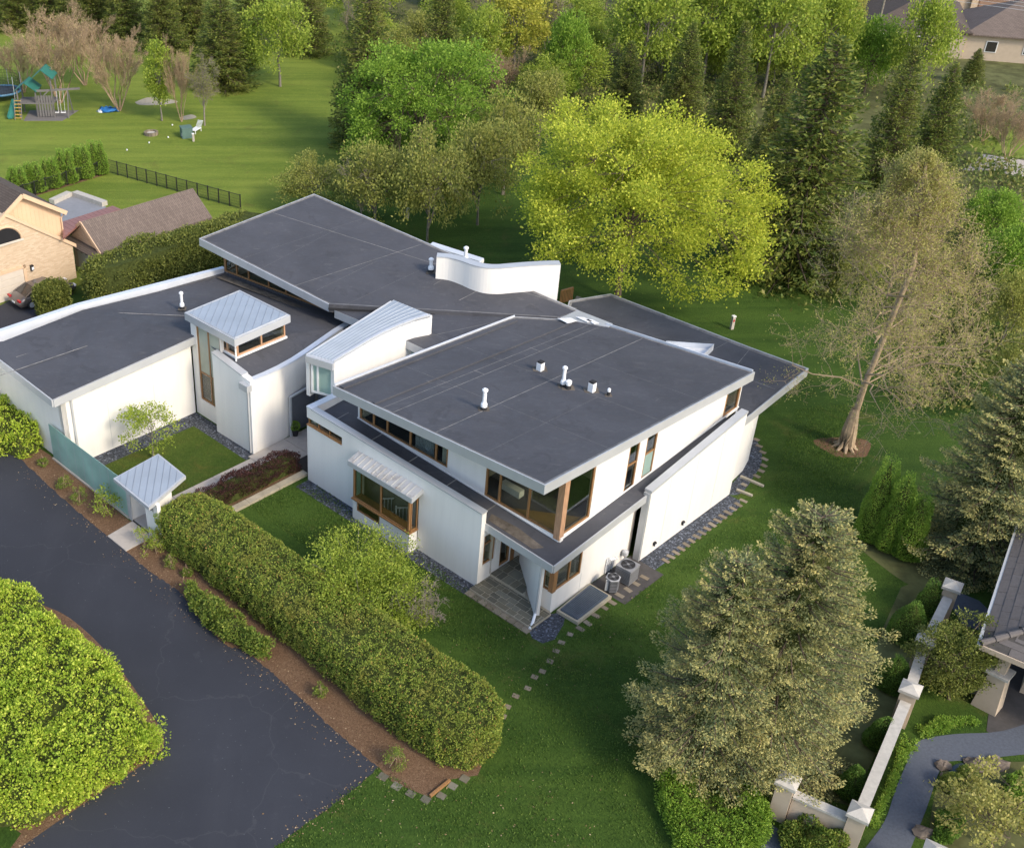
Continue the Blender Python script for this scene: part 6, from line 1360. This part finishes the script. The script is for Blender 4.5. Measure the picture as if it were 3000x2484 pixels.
nb('siding_wall', gable([(2 * ba - be, 0), (be - .25, 0), (be - .25, ze - .1), (ba, za - .15), (2 * ba - be + .25, ze - .1)], uA, uA - 10), 'siding')
for i in range(26):
    b = be - .35 - i * .32; zt = za - .25 - (za - ze) * abs(b - ba) / (be - ba)
    nb('siding_board', bar(h(uA + .006, b, 2.6), h(uA + .006, b, zt), .03, .014, UU), 'siding')
for s_ in (1, -1):
    b1 = ba + s_ * (be - ba); nb('upper_roof', prism([h(uA + .45, ba, za - .14), h(uA + .45, b1, ze - .14), h(uA - 10, b1, ze - .14), h(uA - 10, ba, za - .14)], [h(uA + .45, ba, za + .06), h(uA + .45, b1, ze + .06), h(uA - 10, b1, ze + .06), h(uA - 10, ba, za + .06)]), 'shingle_d')
    nb('upper_rake', bar(h(uA + .48, ba, za - .08), h(uA + .48, b1, ze - .08), .08, .3, (0, 0, 1)), 'siding')
nb('gutter_pipe', tube([h(uA + .3, be - .1, ze - .15), h(uA + .1, be - .3, ze - .5), h(uA + .1, be - .3, 3.0)], .06, 6), 'siding')
# arched window
cb, cz_ = ata(17, 712, AW + .02); arc = [h(AW + .03, cb + 1.15 * math.cos(t), cz_ + 1.05 * math.sin(t)) for t in np.linspace(0, math.pi, 14)]
aw_ = nb('arch_window', prism([p for p in arc], [p + UU * .05 for p in arc]) if 0 else ([p for p in arc] + [p + UU * .03 for p in arc], [list(range(14))[::-1], list(range(14, 28))] + [[i, (i + 1) % 14, 14 + (i + 1) % 14, 14 + i] for i in range(14)]), 'black')
nb('arch_trim', tube([h(AW + .05, cb + 1.25 * math.cos(t), cz_ + 1.15 * math.sin(t)) for t in np.linspace(0, math.pi, 14)], .08, 6), 'siding', aw_); nb('window_sill', bar(h(AW + .06, cb - 1.35, cz_ - .06), h(AW + .06, cb + 1.35, cz_ - .06), .14, .14), 'door_cream', aw_)
# garage door: four hinged panels in a frame
db, dz_ = ata(67, 786, AW + .03); gd = nb('garage_door', wallseg(h(AW + .04, db - 4.9), h(AW + .04, db), .05, .02, dz_, side=1), 'door_cream')
for i in range(4): nb('door_panel', wallseg(h(AW + .07, db - 4.85), h(AW + .07, db - .05), .04, .05 + i * dz_ / 4, (i + 1) * dz_ / 4 - .02, side=1), 'door_cream', gd)
nb('door_frame', merge(bar(h(AW + .06, db + .1, 0), h(AW + .06, db + .1, dz_ + .2), .2, .1, UU), bar(h(AW + .06, db - 5, dz_ + .1), h(AW + .06, db + .2, dz_ + .1), .1, .2)), 'siding', gd)
lp = nb('wall_lantern', obox(h(AW + .15, db + .65, 1.75), (.2, .2, .4), HROT), 'black'); nb('lantern_glass', obox(h(AW + .17, db + .65, 1.83), (.22, .16, .2), HROT), 'pvc', lp)
# low garage with its own gable towards the street
al, ar_, am, bg0, bg1, zr, ze2 = -46.1, -41.75, -43.9, 5.6, 15.6, 4.15, 2.5
def gab2(az, b0, b1):
    n = len(az); V = [h(a, b0, z) for a, z in az] + [h(a, b1, z) for a, z in az]; return V, [list(range(n)), list(range(n, 2 * n))[::-1]] + [[i, n + i, n + (i + 1) % n, (i + 1) % n] for i in range(n)]
nb('low_garage_wall', gab2([(al + .2, 0), (ar_ - .2, 0), (ar_ - .2, 2.35), (al + .2, 2.35)], bg0 + .25, bg1), 'brick'); nb('low_gable', gab2([(al + .1, 2.35), (ar_ - .1, 2.35), (am, zr - .12)], bg0 + .15, bg1), 'siding')
for i in range(9): z = 2.55 + i * .17; w = (zr - .12 - z) / (zr - 2.47) * 2.15; nb('clapboard', bar(h(am - w, bg0 + .135, z), h(am + w, bg0 + .135, z), .02, .02), 'siding')
for s_, ae in ((1, ar_), (-1, al)):
    nb('low_roof', prism([h(am, bg0, zr - .1), h(ae + .2 * s_, bg0, ze2 - .2), h(ae + .2 * s_, bg1 + .2, ze2 - .2), h(am, bg1 + .2, zr - .1)], [h(am, bg0, zr + .06), h(ae + .2 * s_, bg0, ze2 - .04), h(ae + .2 * s_, bg1 + .2, ze2 - .04), h(am, bg1 + .2, zr + .06)]), 'shingle')
    nb('low_rake', bar(h(am, bg0 - .03, zr - .02), h(ae + .2 * s_, bg0 - .03, ze2 - .12), .07, .24), 'siding')
nb('pent_roof', prism([h(al, bg0 - .55, 2.15), h(ar_, bg0 - .55, 2.15), h(ar_, bg0 + .1, 2.15), h(al, bg0 + .1, 2.15)], [h(al, bg0 - .55, 2.22), h(ar_, bg0 - .55, 2.22), h(ar_, bg0 + .1, 2.5), h(al, bg0 + .1, 2.5)]), 'shingle_d')
g2 = nb('side_garage_door', wallseg(h(-45.3, bg0 + .2), h(-42.8, bg0 + .2), .04, .02, 1.95), 'door_cream')
for i in range(4): nb('round_light', lathe(h(-45.0 + i * .62, bg0 + .14, 1.62), [(.0, 0), (.16, .0), (.16, .03)], 10), 'black', g2)
rm = pl([(184, 700), (182, 650), (330, 603), (356, 614), (236, 655)], 3.7)
rmo = nb('red_roof', slab(rm, .1), 'redmetal')
for q, k in strips(inset(rm, .05), UU, .42): nb('roof_panel', slab([p + np.array([0, 0, .02]) for p in q], .02), 'redmetal', rmo)
# patio with pale raised border
bed('neighbour_patio', [(120, 640), (160, 598), (205, 572), (312, 607), (270, 640), (180, 700)], 'patio', .02)
t = thing('patio_border', at(230, 590), 'pale stone border wall round the neighbour patio', 'low wall')
for (p, q) in (((160, 600), (212, 576)), ((212, 576), (300, 607))): A, B = at(*p), at(*q); ob('border_stone', wallseg(A, B, .6, 0, .4, side=1), M['capstone'], t)
bed('neighbour_drive', [(-300, 1150), (0, 1010), (130, 935), (215, 860), (160, 830), (70, 860), (0, 895), (-300, 1020)], 'asphalt', .006)
# ---------------------------------------------------------------- cars
def car(pos, rot, col, label, suv=False, L=4.7, Wd=1.82):
    t = thing('parked_car', pos, label, 'car'); m, n, l, b = newmat('paint_' + str(len(bpy.data.materials)), .3, .5, .35); b.inputs['Base Color'].default_value = (*col, 1); b.inputs['Coat Weight'].default_value = .6
    cr, sr = math.cos(rot), math.sin(rot); T = lambda x, y, z: np.array([pos[0] + x * cr - y * sr, pos[1] + x * sr + y * cr, pos[2] + z])
    k = 1.18 if suv else 1.
    secs = [(-L / 2, .45, .62, .82), (-L / 2 + .12, .30, .80, .92), (-L / 2 + .55, .26, .98, .97), (-1.15, .25, 1.0, 1.), (.2, .25, .97, 1.), (1.15, .25, .95, 1.), (1.9, .26, .86, .97), (L / 2 - .12, .32, .70, .9), (L / 2, .45, .58, .8)]
    V, Fc = [], []
    for x, z0, z1, w in secs:
        w = w * Wd / 2; z1 = z1 * k; V += [T(x, -w * .94, z0), T(x, -w, (z0 + z1) / 2), T(x, -w * .93, z1 - .06), T(x, -w * .8, z1), T(x, w * .8, z1), T(x, w * .93, z1 - .06), T(x, w, (z0 + z1) / 2), T(x, w * .94, z0)]
    for i in range(len(secs) - 1):
        for j in range(8): Fc.append([i * 8 + j, i * 8 + (j + 1) % 8, i * 8 + 8 + (j + 1) % 8, i * 8 + 8 + j])
    Fc += [list(range(8))[::-1], list(range(len(V) - 8, len(V)))]; ob('body', (V, [f[::-1] for f in Fc]), m, t, smooth=True)
    zt = 1.43 if not suv else 1.75; x0, x1, x2, x3 = (-1.85, -.85, .45, 1.2) if not suv else (-2.1, -1.7, .4, 1.1)
    def cab(zlo, zhi, w0, w1, xs): return [T(xs[0], -w0, zlo), T(xs[3], -w0, zlo), T(xs[3], w0, zlo), T(xs[0], w0, zlo)], [T(xs[1], -w1, zhi), T(xs[2], -w1, zhi), T(xs[2], w1, zhi), T(xs[1], w1, zhi)]
    lo, hi = cab(.93 * k, zt - .06, Wd * .45, Wd * .36, (x0, x1, x2, x3)); ob('windows', prism(lo, hi), M['carglass'], t)
    rl = [T(x1 - .03, -Wd * .37, zt - .06), T(x2 + .03, -Wd * .37, zt - .06), T(x2 + .03, Wd * .37, zt - .06), T(x1 - .03, Wd * .37, zt - .06)]; rh = [T(x1 + .08, -Wd * .31, zt), T(x2 - .08, -Wd * .31, zt), T(x2 - .08, Wd * .31, zt), T(x1 + .08, Wd * .31, zt)]
    ob('roof', prism(rl, rh), m, t)
    for y in (-1, 1):
        for (a_, b_) in ((0, 1), (3, 2)):
            xa = (x0, x1, x2, x3)[a_]; xb = (x0, x1, x2, x3)[b_]; ob('pillar', bar(T(xa, y * Wd * .452, .93 * k), T(xb, y * Wd * .364, zt - .05), .11, .05), m, t)
        ob('pillar', bar(T(-.25, y * Wd * .455, .93 * k), T(-.2, y * Wd * .368, zt - .05), .08, .04), m, t)
        for x in (-1.42, 1.42):
            c = T(x, y * (Wd / 2 - .1), .33); ax = np.array([-sr, cr, 0]) * y; w = ob('wheel', tube([c - ax * .1, c + ax * .115], [.33, .33], 18), M['rubber'], t); ob('rim', tube([c + ax * .11, c + ax * .13], [.21, .2], 12), M['ac_light'], w)
        ob('tail_light', obox(T(-L / 2 + .1, y * Wd * .37, .72 * k), (.16, .34, .15), rot), M['red'], t); ob('headlight', obox(T(L / 2 - .14, y * Wd * .35, .6 * k), (.16, .34, .12), rot), M['pvc'], t)
        ob('mirror', obox(T(.85, y * (Wd / 2 + .05), .95 * k), (.14, .2, .13), rot), m, t)
    ob('number_plate', obox(T(-L / 2 - .01, 0, .5), (.03, .36, .13), rot), M['pvc'], t)
    return t
M['red'] = m_plain('red_lens', (.45, .02, .025), .25, .5, 0, .05); M['carglass'] = m_plain('dark_glass', (.035, .032, .03), .06, .6)
car(h(-42.35, 1.0, .01), math.atan2(VV[1], VV[0]), (.13, .115, .11), 'dark grey-brown sedan parked by the brick garage')
# ---------------------------------------------------------------- fence, play things on the far lawn
FE = thing('metal_fence', at(318, 505), 'low black mesh fence with posts round the neighbour back lawn', 'fence')
fa, fb, fc = at(40, 592), at(318, 506), at(705, 613)
M['mesh'] = m_plain('fence_wire', (.02, .022, .02), .6, .2)
for A, B, n in ((fa, fb, 9), (fb, fc, 13)):
    for i in range(n + (1 if B is fc else 0)): p = A + (B - A) * i / n; ob('post', obox(p, (.09, .09, 1.32), .3), M['black'], FE)
    for i in range(n):
        p, q = A + (B - A) * i / n, A + (B - A) * (i + 1) / n; z = np.array([0, 0, 1.]); sg = .0 if B is fc else .07
        ob('rail', tube([p + z * 1.25, (p + q) / 2 + z * (1.25 - sg), q + z * 1.25], .03, 5), M['black'], FE)
        W_ = [bar(p + (q - p) * f + z * .05, p + (q - p) * f + z * 1.2, .012, .012) for f in np.linspace(.03, .97, 20)] + [bar(p + z * zz, q + z * zz, .012, .012) for zz in (.1, .35, .6, .85)]
        ob('mesh_infill', merge(*W_), M['mesh'], FE)
bed('fence_mulch', [(20, 600), (318, 510), (322, 497), (30, 575)], 'mulch', .005)
def wob(p): return np.asarray(p, float)
# play set
p0 = at(62, 350); PS = thing('play_set', p0, 'wooden swing and climbing set with green canopies, slide and ladder', 'play set')
X = lambda x, y, z: p0 + np.array([x, y, z])
M['pl_green'] = m_plain('green_plastic', (.03, .16, .13), .5, .3); M['pl_wood'] = m_plain('grey_timber', (.16, .15, .145), .8, .2); M['rung'] = m_plain('yellow_rung', (.5, .33, .08), .6, .2)
for x in (-.2, 1.7, 3.4):
    for y in (.6, 2.6): ob('post', obox(X(x, y, 0), (.13, .13, 2.9 if x < 3 else 4.2), 0), M['pl_wood'], PS)
ob('deck', slab([X(-.3, .5, 1.55), X(3.5, .5, 1.55), X(3.5, 2.7, 1.55), X(-.3, 2.7, 1.55)], .12), M['pl_wood'], PS); ob('ground_mat', slab([X(.4, -.6, .03), X(4.4, -.6, .03), X(5.4, 3, .03), X(.2, 3, .03)], .03), M['pl_wood'], PS)
for i in range(7): ob('wall_board', bar(X(1.7 + i * .28, .55, .1), X(1.7 + i * .28, .55, 2.3), .2, .03, (0, 1, 0)), M['pl_wood'], PS)
for (x0, x1, z) in ((-.5, 1.9, 2.7), (1.5, 3.7, 4.0)):
    ob('canopy', prism([X(x0, .3, z), X((x0 + x1) / 2, .3, z + .9), X((x0 + x1) / 2, 2.8, z + .9), X(x0, 2.8, z)], [X(x0, .3, z + .05), X((x0 + x1) / 2, .3, z + .95), X((x0 + x1) / 2, 2.8, z + .95), X(x0, 2.8, z + .05)]), M['pl_green'], PS)
    ob('canopy', prism([X(x1, .3, z), X((x0 + x1) / 2 + .02, .3, z + .9), X((x0 + x1) / 2 + .02, 2.8, z + .9), X(x1, 2.8, z)], [X(x1, .3, z + .05), X((x0 + x1) / 2 + .02, .3, z + .95), X((x0 + x1) / 2 + .02, 2.8, z + .95), X(x1, 2.8, z + .05)]), M['pl_green'], PS)
for x in (-.55, .15): ob('ladder_rail', bar(X(x, -.25, 0), X(x, .45, 2.0), .08, .06), M['pl_wood'], PS)
for i in range(6): f = (i + .6) / 6.2; ob('rung', bar(X(-.55, -.25 + .7 * f, 2.0 * f), X(.15, -.25 + .7 * f, 2.0 * f), .14, .05), M['rung'], PS)
ob('slide', prism([X(-1.3, -.2, .1), X(-.8, -.2, .1), X(-.4, 1.2, 1.6), X(-.9, 1.2, 1.6)], [X(-1.3, -.2, .2), X(-.8, -.2, .2), X(-.4, 1.2, 1.7), X(-.9, 1.2, 1.7)]), M['pl_green'], PS)
ob('slide_rail', merge(bar(X(-1.33, -.2, .25), X(-.93, 1.2, 1.75), .06, .2), bar(X(-.77, -.2, .25), X(-.37, 1.2, 1.75), .06, .2)), M['pl_green'], PS)
ob('swing_beam', bar(X(1.8, .6, 2.75), X(6.2, 1.2, 2.85), .14, .2), M['pl_wood'], PS); ob('swing_leg', bar(X(4.9, .3, 0), X(4.95, 1.0, 2.75), .1, .1), M['pl_wood'], PS); ob('swing_leg', bar(X(5.0, 2.2, 0), X(4.95, 1.05, 2.75), .1, .1), M['pl_wood'], PS); ob('beam_brace', bar(X(1.7, .55, 1.6), X(3.0, .75, 2.7), .1, .1), M['pl_wood'], PS)
for x in (3.6, 4.3):
    for d in (-.2, .2): ob('swing_rope', tube([X(x + d, .85, 2.7), X(x + d, .75, .5)], .015, 4), M['pvc'], PS)
    ob('swing_seat', slab([X(x - .25, .65, .5), X(x + .25, .65, .5), X(x + .25, .9, .5), X(x - .25, .9, .5)], .04), M['pvc'], PS)
p1 = at(8, 290); TR = thing('trampoline', p1, 'round trampoline with black safety net at the left edge', 'trampoline')
ob('bed', lathe(p1 + np.array([0, 0, .85]), [(2.0, 0), (2.0, .03)], 24), M['black'], TR); ob('pad', merge(tube([p1 + np.array([math.cos(t) * 2.05, math.sin(t) * 2.05, .88]) for t in np.linspace(0, 2 * math.pi, 25)], .12, 6, False)), m_plain('blue_pad', (.06, .16, .26), .5, .3), TR)
for i in range(6):
    a = i * math.pi / 3 + .4; q = p1 + np.array([math.cos(a) * 2.15, math.sin(a) * 2.15, 0]); ob('net_pole', tube([q, q + np.array([0, 0, 2.7])], .035, 6), M['ac_light'], TR)
nv = [p1 + np.array([math.cos(t) * 2.1, math.sin(t) * 2.1, z]) for t in np.linspace(0, 2 * math.pi, 49)[:-1] for z in (.9, 2.6)]
ob('net', merge(*[bar(nv[2 * i], nv[2 * i + 1], .03, .01) for i in range(48)], *[tube([p1 + np.array([math.cos(t) * 2.1, math.sin(t) * 2.1, z]) for t in np.linspace(0, 2 * math.pi, 25)], .012, 4, False) for z in (1.1, 1.4, 1.7, 2.0, 2.3, 2.6)]), M['mesh'], TR)
p2 = at(318, 326); rr_ = np.random.default_rng(12); V, Fc = lathe((0, 0, 0), [(1.0, 0), (.9, .16), (.75, .2), (.6, .36), (.4, .3), (.2, .42)], 22); V = np.array(V) * np.array([1.25, .7, .8]) + rr_.normal(0, .1, (len(V), 3)); V[:, 2] = np.maximum(V[:, 2], 0)
ob('blue_tarp', (V + p2, Fc), m_plain('blue_plastic', (.03, .16, .42), .4, .4), None, 'crumpled bright blue tarp under the reddish trees', 'tarp', smooth=True)
p3 = at(300, 327); V, Fc = lathe(p3, [(.5, 0), (.45, .15), (.15, .22)], 12); ob('white_sled', (V, Fc), M['pvc'], None, 'small white plastic sled beside the blue tarp', 'sled')
p4 = at(443, 395); FR = thing('fire_ring', p4, 'low round brick fire ring on the rear lawn', 'fire ring')
for i in range(12):
    a = i * math.pi / 6; ob('ring_block', obox(p4 + np.array([math.cos(a) * .6, math.sin(a) * .6, 0]), (.22, .3, .32), a), M['paver'], FR)
ob('ash', lathe(p4, [(.48, .02), (.45, .2)], 14), M['capstone'], FR)
p5 = at(547, 402); UB = thing('utility_box', p5, 'square green electrical transformer box on the rear lawn', 'utility box'); gm_ = m_plain('box_green', (.10, .17, .15), .6, .3)
ob('cabinet', obox(p5, (1.05, 1.05, .95), .35), gm_, UB); ob('lid', obox(p5 + np.array([0, 0, .952]), (1.12, 1.12, .1), .35), gm_, UB); ob('warning_label', obox(p5 + np.array([-.32, -.44, .25]), (.2, .02, .3), .35), M['pvc'], UB)
p6 = at(575, 388); LC = thing('lounge_chair', p6, 'white reclining lounge chair on the rear lawn', 'lounge chair'); lr = 1.15
def lcx(x, y, z): return p6 + np.array([x * math.cos(lr) - y * math.sin(lr), x * math.sin(lr) + y * math.cos(lr), z])
for i in range(9): ob('slat', bar(lcx(-.7 + i * .13, -.3, .38), lcx(-.7 + i * .13, .3, .38), .1, .03), M['pvc'], LC)
for i in range(6): ob('back_slat', bar(lcx(.5 + i * .09, -.3, .42 + i * .1), lcx(.5 + i * .09, .3, .42 + i * .1), .1, .03), M['pvc'], LC)
for x in (-.6, .5):
    for y in (-.28, .28): ob('leg', bar(lcx(x, y, 0), lcx(x, y, .37), .06, .06), M['pvc'], LC)
ob('side_rail', merge(bar(lcx(-.75, .3, .36), lcx(.5, .3, .36), .05, .07), bar(lcx(-.75, -.3, .36), lcx(.5, -.3, .36), .05, .07)), M['pvc'], LC)
for (x, y, hh, lb) in ((567, 415, .75, 'short white marker post beside the green utility box'), (2143, 964, .95, 'pale utility pedestal post on the lawn right of the maple'), (1193, 640, .8, 'small pale marker post among the rear ornamental trees')):
    p = at(x, y); t = thing('marker_post', p, lb, 'post', 'marker posts'); ob('shaft', obox(p, (.2, .2, hh), .3), M['concrete'], t); ob('cap', obox(p + np.array([0, 0, hh + .001]), (.24, .24, .06), .3), M['pvc'], t)
    if hh > .9: ob('plate', obox(p + np.array([.02, -.11, hh - .35]), (.1, .02, .16), .3), M['red'], t)
for i, (x, y) in enumerate(((505, 369), (372, 442), (437, 421), (493, 405))):
    p = at(x, y); V, Fc = lathe(p, [(.02, 0), (.07, .03), (.085, .09), (.06, .15), (.02, .17)], 10); ob('lawn_ball', (V, Fc), M['pvc'], None, ['white ball by the tree stumps on the rear lawn', 'white ball nearest the fence corner', 'white ball below the fire ring', 'white ball between fire ring and utility box'][i], 'ball', 'white balls on the rear lawn', smooth=True)
bed('sand_patch', smooth_line([(395, 300), (440, 285), (500, 292), (520, 300), (470, 308), (410, 308), (395, 300)])[:-1], 'concrete_o', .004)
bed('soil_patch', smooth_line([(525, 345), (560, 336), (575, 345), (540, 352), (525, 345)])[:-1], 'concrete_o', .004)
# ---------------------------------------------------------------- stone terrace and rail behind the house
tp = pl([(1668, 900), (1690, 868), (1770, 895), (1740, 925)], .06); TE = tag(ob('stone_terrace', slab(tp, .06), M['concrete_o']), kind='structure')
for q, k in strips(tp, UU, .7):
    for q2, k2 in strips(q, VV, .9): ob('terrace_stone', slab([p + np.array([0, 0, .03]) for p in q2], .03), M['slate_l'], TE)
t = thing('deck_railing', at(1655, 890), 'short brown timber railing beside the curved white screen wall', 'railing'); A, B = at(1640, 890), at(1675, 880)
for i in range(9): p = A + (B - A) * i / 8; ob('baluster', obox(p, (.06, .06, 1.0), .3), M['wood'], t)
ob('top_rail', bar(A + np.array([0, 0, 1.03]), B + np.array([0, 0, 1.03]), .12, .06), M['wood'], t)
# ---------------------------------------------------------------- far street at the upper right
bed('far_drive', [(2590, 105), (2640, 100), (2700, 50), (2620, 48), (2570, 60)], 'concrete', .01)
bed('far_asphalt', [(2840, 70), (3000, 95), (3100, 60), (3000, 40), (2850, 40)], 'asphalt', .012)
bed('street', [(2820, 500), (2880, 452), (3000, 470), (3300, 500), (3300, 560), (3000, 520), (2900, 500)], 'concrete', .008)
bed('verge', [(2800, 440), (2900, 380), (3200, 330), (3200, 470), (2990, 465), (2880, 448)], 'lawn_b', .006)
bed('far_verge', [(2560, 60), (2700, 20), (2850, 30), (3100, -20), (3100, -120), (2500, -120)], 'lawn_b', .007)
def hip_house(c, w, d, rot, ze, zr, label, roofmat, wallmat):
    """house with hip roof: w across, d deep"""
    t = thing('far_house', c, label, 'house', 'houses across the street'); cr, sr = math.cos(rot), math.sin(rot); T = lambda x, y, z: np.array([c[0] + x * cr - y * sr, c[1] + x * sr + y * cr, z]); x, y = w / 2, d / 2
    ob('wall', prism([T(-x, -y, 0), T(x, -y, 0), T(x, y, 0), T(-x, y, 0)], [T(-x, -y, ze), T(x, -y, ze), T(x, y, ze), T(-x, y, ze)]), M[wallmat], t)
    o = .5; e = [T(-x - o, -y - o, ze), T(x + o, -y - o, ze), T(x + o, y + o, ze), T(-x - o, y + o, ze)]; k = y * .95 if w > d else 0; k2 = 0 if w > d else x * .95
    r0, r1 = (T(-x + k, 0, zr), T(x - k, 0, zr)) if w > d else (T(0, -y + k2, zr), T(0, y - k2, zr))
    fs = [[0, 1, 5, 4], [1, 2, 5], [2, 3, 4, 5], [3, 0, 4]] if w > d else [[0, 1, 4], [1, 2, 5, 4], [2, 3, 5], [3, 0, 4, 5]]
    for f in fs:
        V = e + [r0, r1]; q = [V[i] for i in f]; ob('roof_plane', (q + [p - np.array([0, 0, .15]) for p in q], [list(range(len(q))), list(range(len(q), 2 * len(q)))[::-1]] + [[i, len(q) + i, len(q) + (i + 1) % len(q), (i + 1) % len(q)] for i in range(len(q))]), M[roofmat], t)
    for i in range(3):
        xx = -x + (i + .7) * w / 3.4; wn = ob('window', obox(T(xx, -y - .03, 1.0) , (1.3, .08, 1.3), rot), M['trim'], t); ob('pane', obox(T(xx, -y - .06, 1.08), (1.1, .06, 1.14), rot), M['carglass'], wn)
        yy = -y + (i + .7) * d / 3.4; wn = ob('window', obox(T(-x - .03, yy, 1.0), (.08, 1.3, 1.3), rot), M['trim'], t); ob('pane', obox(T(-x - .06, yy, 1.08), (.06, 1.1, 1.14), rot), M['carglass'], wn)
    ob('vent_pipe', tube([T(1.5, 1, ze + .5), T(1.5, 1, zr + .6)], .12, 8), M['pvc'], t)
    return t
c = at(2720, 150); hip_house(c + np.array([0, 6, 0]), 11, 17, -.35, 3.2, 6.0, 'far house with dark brown roof seen between the trees at upper right', 'shingle_d', 'stucco')
c = at(2960, 190); hip_house(c + np.array([4.0, 6, 0]), 14, 12, -.35, 3.0, 6.2, 'far house with pale grey-brown roof at the upper right edge', 'shingle', 'stucco')
c = at(2200, 60); hip_house(c + np.array([0, 8, 0]), 16, 11, -.1, 3.0, 5.8, 'far house with dark roof hidden behind the trees at top', 'shingle_d', 'brick')
p = at(2915, 44); FG = thing('garage_house', p + np.array([0, 4, 0]), 'far house front with brown garage door and brick piers in the top right corner', 'house', 'houses across the street'); rot = -.25; cr, sr = math.cos(rot), math.sin(rot); T = lambda x, y, z: np.array([p[0] + x * cr - y * sr, p[1] + x * sr + y * cr, z])
ob('wall', prism([T(-8, 0, 0), T(6, 0, 0), T(6, 8, 0), T(-8, 8, 0)], [T(-8, 0, 3.2), T(6, 0, 3.2), T(6, 8, 3.2), T(-8, 8, 3.2)]), M['brick'], FG); g3 = ob('garage_door', obox(T(0, -.06, .02), (4.9, .1, 2.4), rot), M['door_brown'], FG)
for i in range(4): ob('door_panel', obox(T(0, -.12, .05 + i * .6), (4.8, .05, .55), rot), M['door_brown'], g3)
for x in (-3.1, 3.1): ob('pier', obox(T(x, -.25, 0), (.8, .5, 3.2), rot), M['brick'], FG)
ob('roof', prism([T(-8.6, -.9, 3.2), T(6.6, -.9, 3.2), T(6.6, 8.6, 3.2), T(-8.6, 8.6, 3.2)], [T(-5, 3.5, 6), T(3, 3.5, 6), T(3, 4, 6), T(-5, 4, 6)]), M['shingle'], FG)
car(at(2888, 58, .02), 1.1, (.02, .035, .07), 'dark blue pickup-sized car on the far driveway', True, 4.9, 1.95)
c = at(2545, 190); UP_ = thing('utility_pole', c, 'weathered wooden utility pole with crossarm and wires at upper right', 'utility pole')
ob('pole', tube([c, c + np.array([0, 0, 13.5])], [.17, .12], 8), M['bark_g'], UP_)
cz9 = 11.6; ob('crossarm', bar(c + np.array([-1.2, .2, cz9]), c + np.array([1.2, -.2, cz9]), .12, .14), M['bark_g'], UP_); ob('transformer', lathe(c + np.array([.35, -.2, 9.6]), [(.24, 0), (.26, .05), (.26, .8), (.15, .9)], 10), M['ac_light'], UP_)
for i, (o_, z) in enumerate(((-1.1, 11.7), (0, 11.9), (1.1, 11.7), (0, 9.2), (.1, 8.8), (.1, 8.4))):
    A = c + np.array([o_, -.1 * o_, z]); B = c + np.array([58 + o_, -28, z + 1.0]); ob('wire', tube([A + (B - A) * f - np.array([0, 0, 1.6 * math.sin(math.pi * f)]) for f in np.linspace(0, 1, 14)], .018, 4), M['coping'], UP_)
if 0: print(sum(len(o.data.loop_triangles) for o in SC.objects if o.type == 'MESH'))
# ---------------------------------------------------------------- fallen leaves and garden infill
r_ = np.random.default_rng(15); PP = []
for (x0, y0), (x1, y1), n, w in (((60, 1350), (1100, 2240), 700, 26), ((60, 2470), (470, 2200), 160, 16), ((820, 2470), (1100, 2260), 120, 14), ((1250, 1900), (2000, 1750), 260, 160), ((900, 2400), (1800, 2400), 160, 80), ((1560, 1690), (1470, 1600), 60, 20)):
    f = r_.random(n); xs = x0 + (x1 - x0) * f + r_.normal(0, w, n); ys = y0 + (y1 - y0) * f + r_.normal(0, w, n); PP += [at(x, y, .022) for x, y in zip(xs, ys)]
P = np.array(PP); D = r_.normal(0, 1, P.shape); D[:, 2] *= .15; V, Fc = leaves(P, D, .085, .05, r_, .1); V[:, 2] = np.maximum(V[:, 2], .013)
ob('fallen_leaves', (V, Fc), m_leaf('dry_leaves', lf((.10, .06, .03), (.20, .13, .07), (.34, .26, .16)), .2), None, 'scattered dry leaves on the driveway edge and lawns', 'leaves', kind='stuff')
for i, (px, Ht, mt_, lb) in enumerate((([(2930, 2290), (3000, 2270), (3060, 2330), (3000, 2380), (2940, 2350)], .7, 'l_arb', 'low dark green shrub at the right edge above the larch'), ([(2735, 2390), (2790, 2370), (2820, 2420), (2780, 2480), (2730, 2470)], .5, 'l_alb', 'low bright green mound beside the lower garden path'), ([(2690, 2150), (2740, 2110), (2800, 2105), (2860, 2120), (2790, 2140), (2720, 2160)], .35, 'l_arb', 'low green ground cover along the upper side of the garden path'), ([(2600, 2290), (2640, 2200), (2668, 2170), (2650, 2240), (2615, 2320), (2560, 2430), (2545, 2420)], .3, 'l_arb', 'narrow green ground cover between stucco wall and garden path'))):
    hedge('garden_shrub', pl(px), Ht, Ht * .6, 5000, .085, mt_, lb, 'shrub', 300 + i, core=.15, depth=.1, rough=.08, clump=160, crad=.14, group='garden shrubs inside the wall')
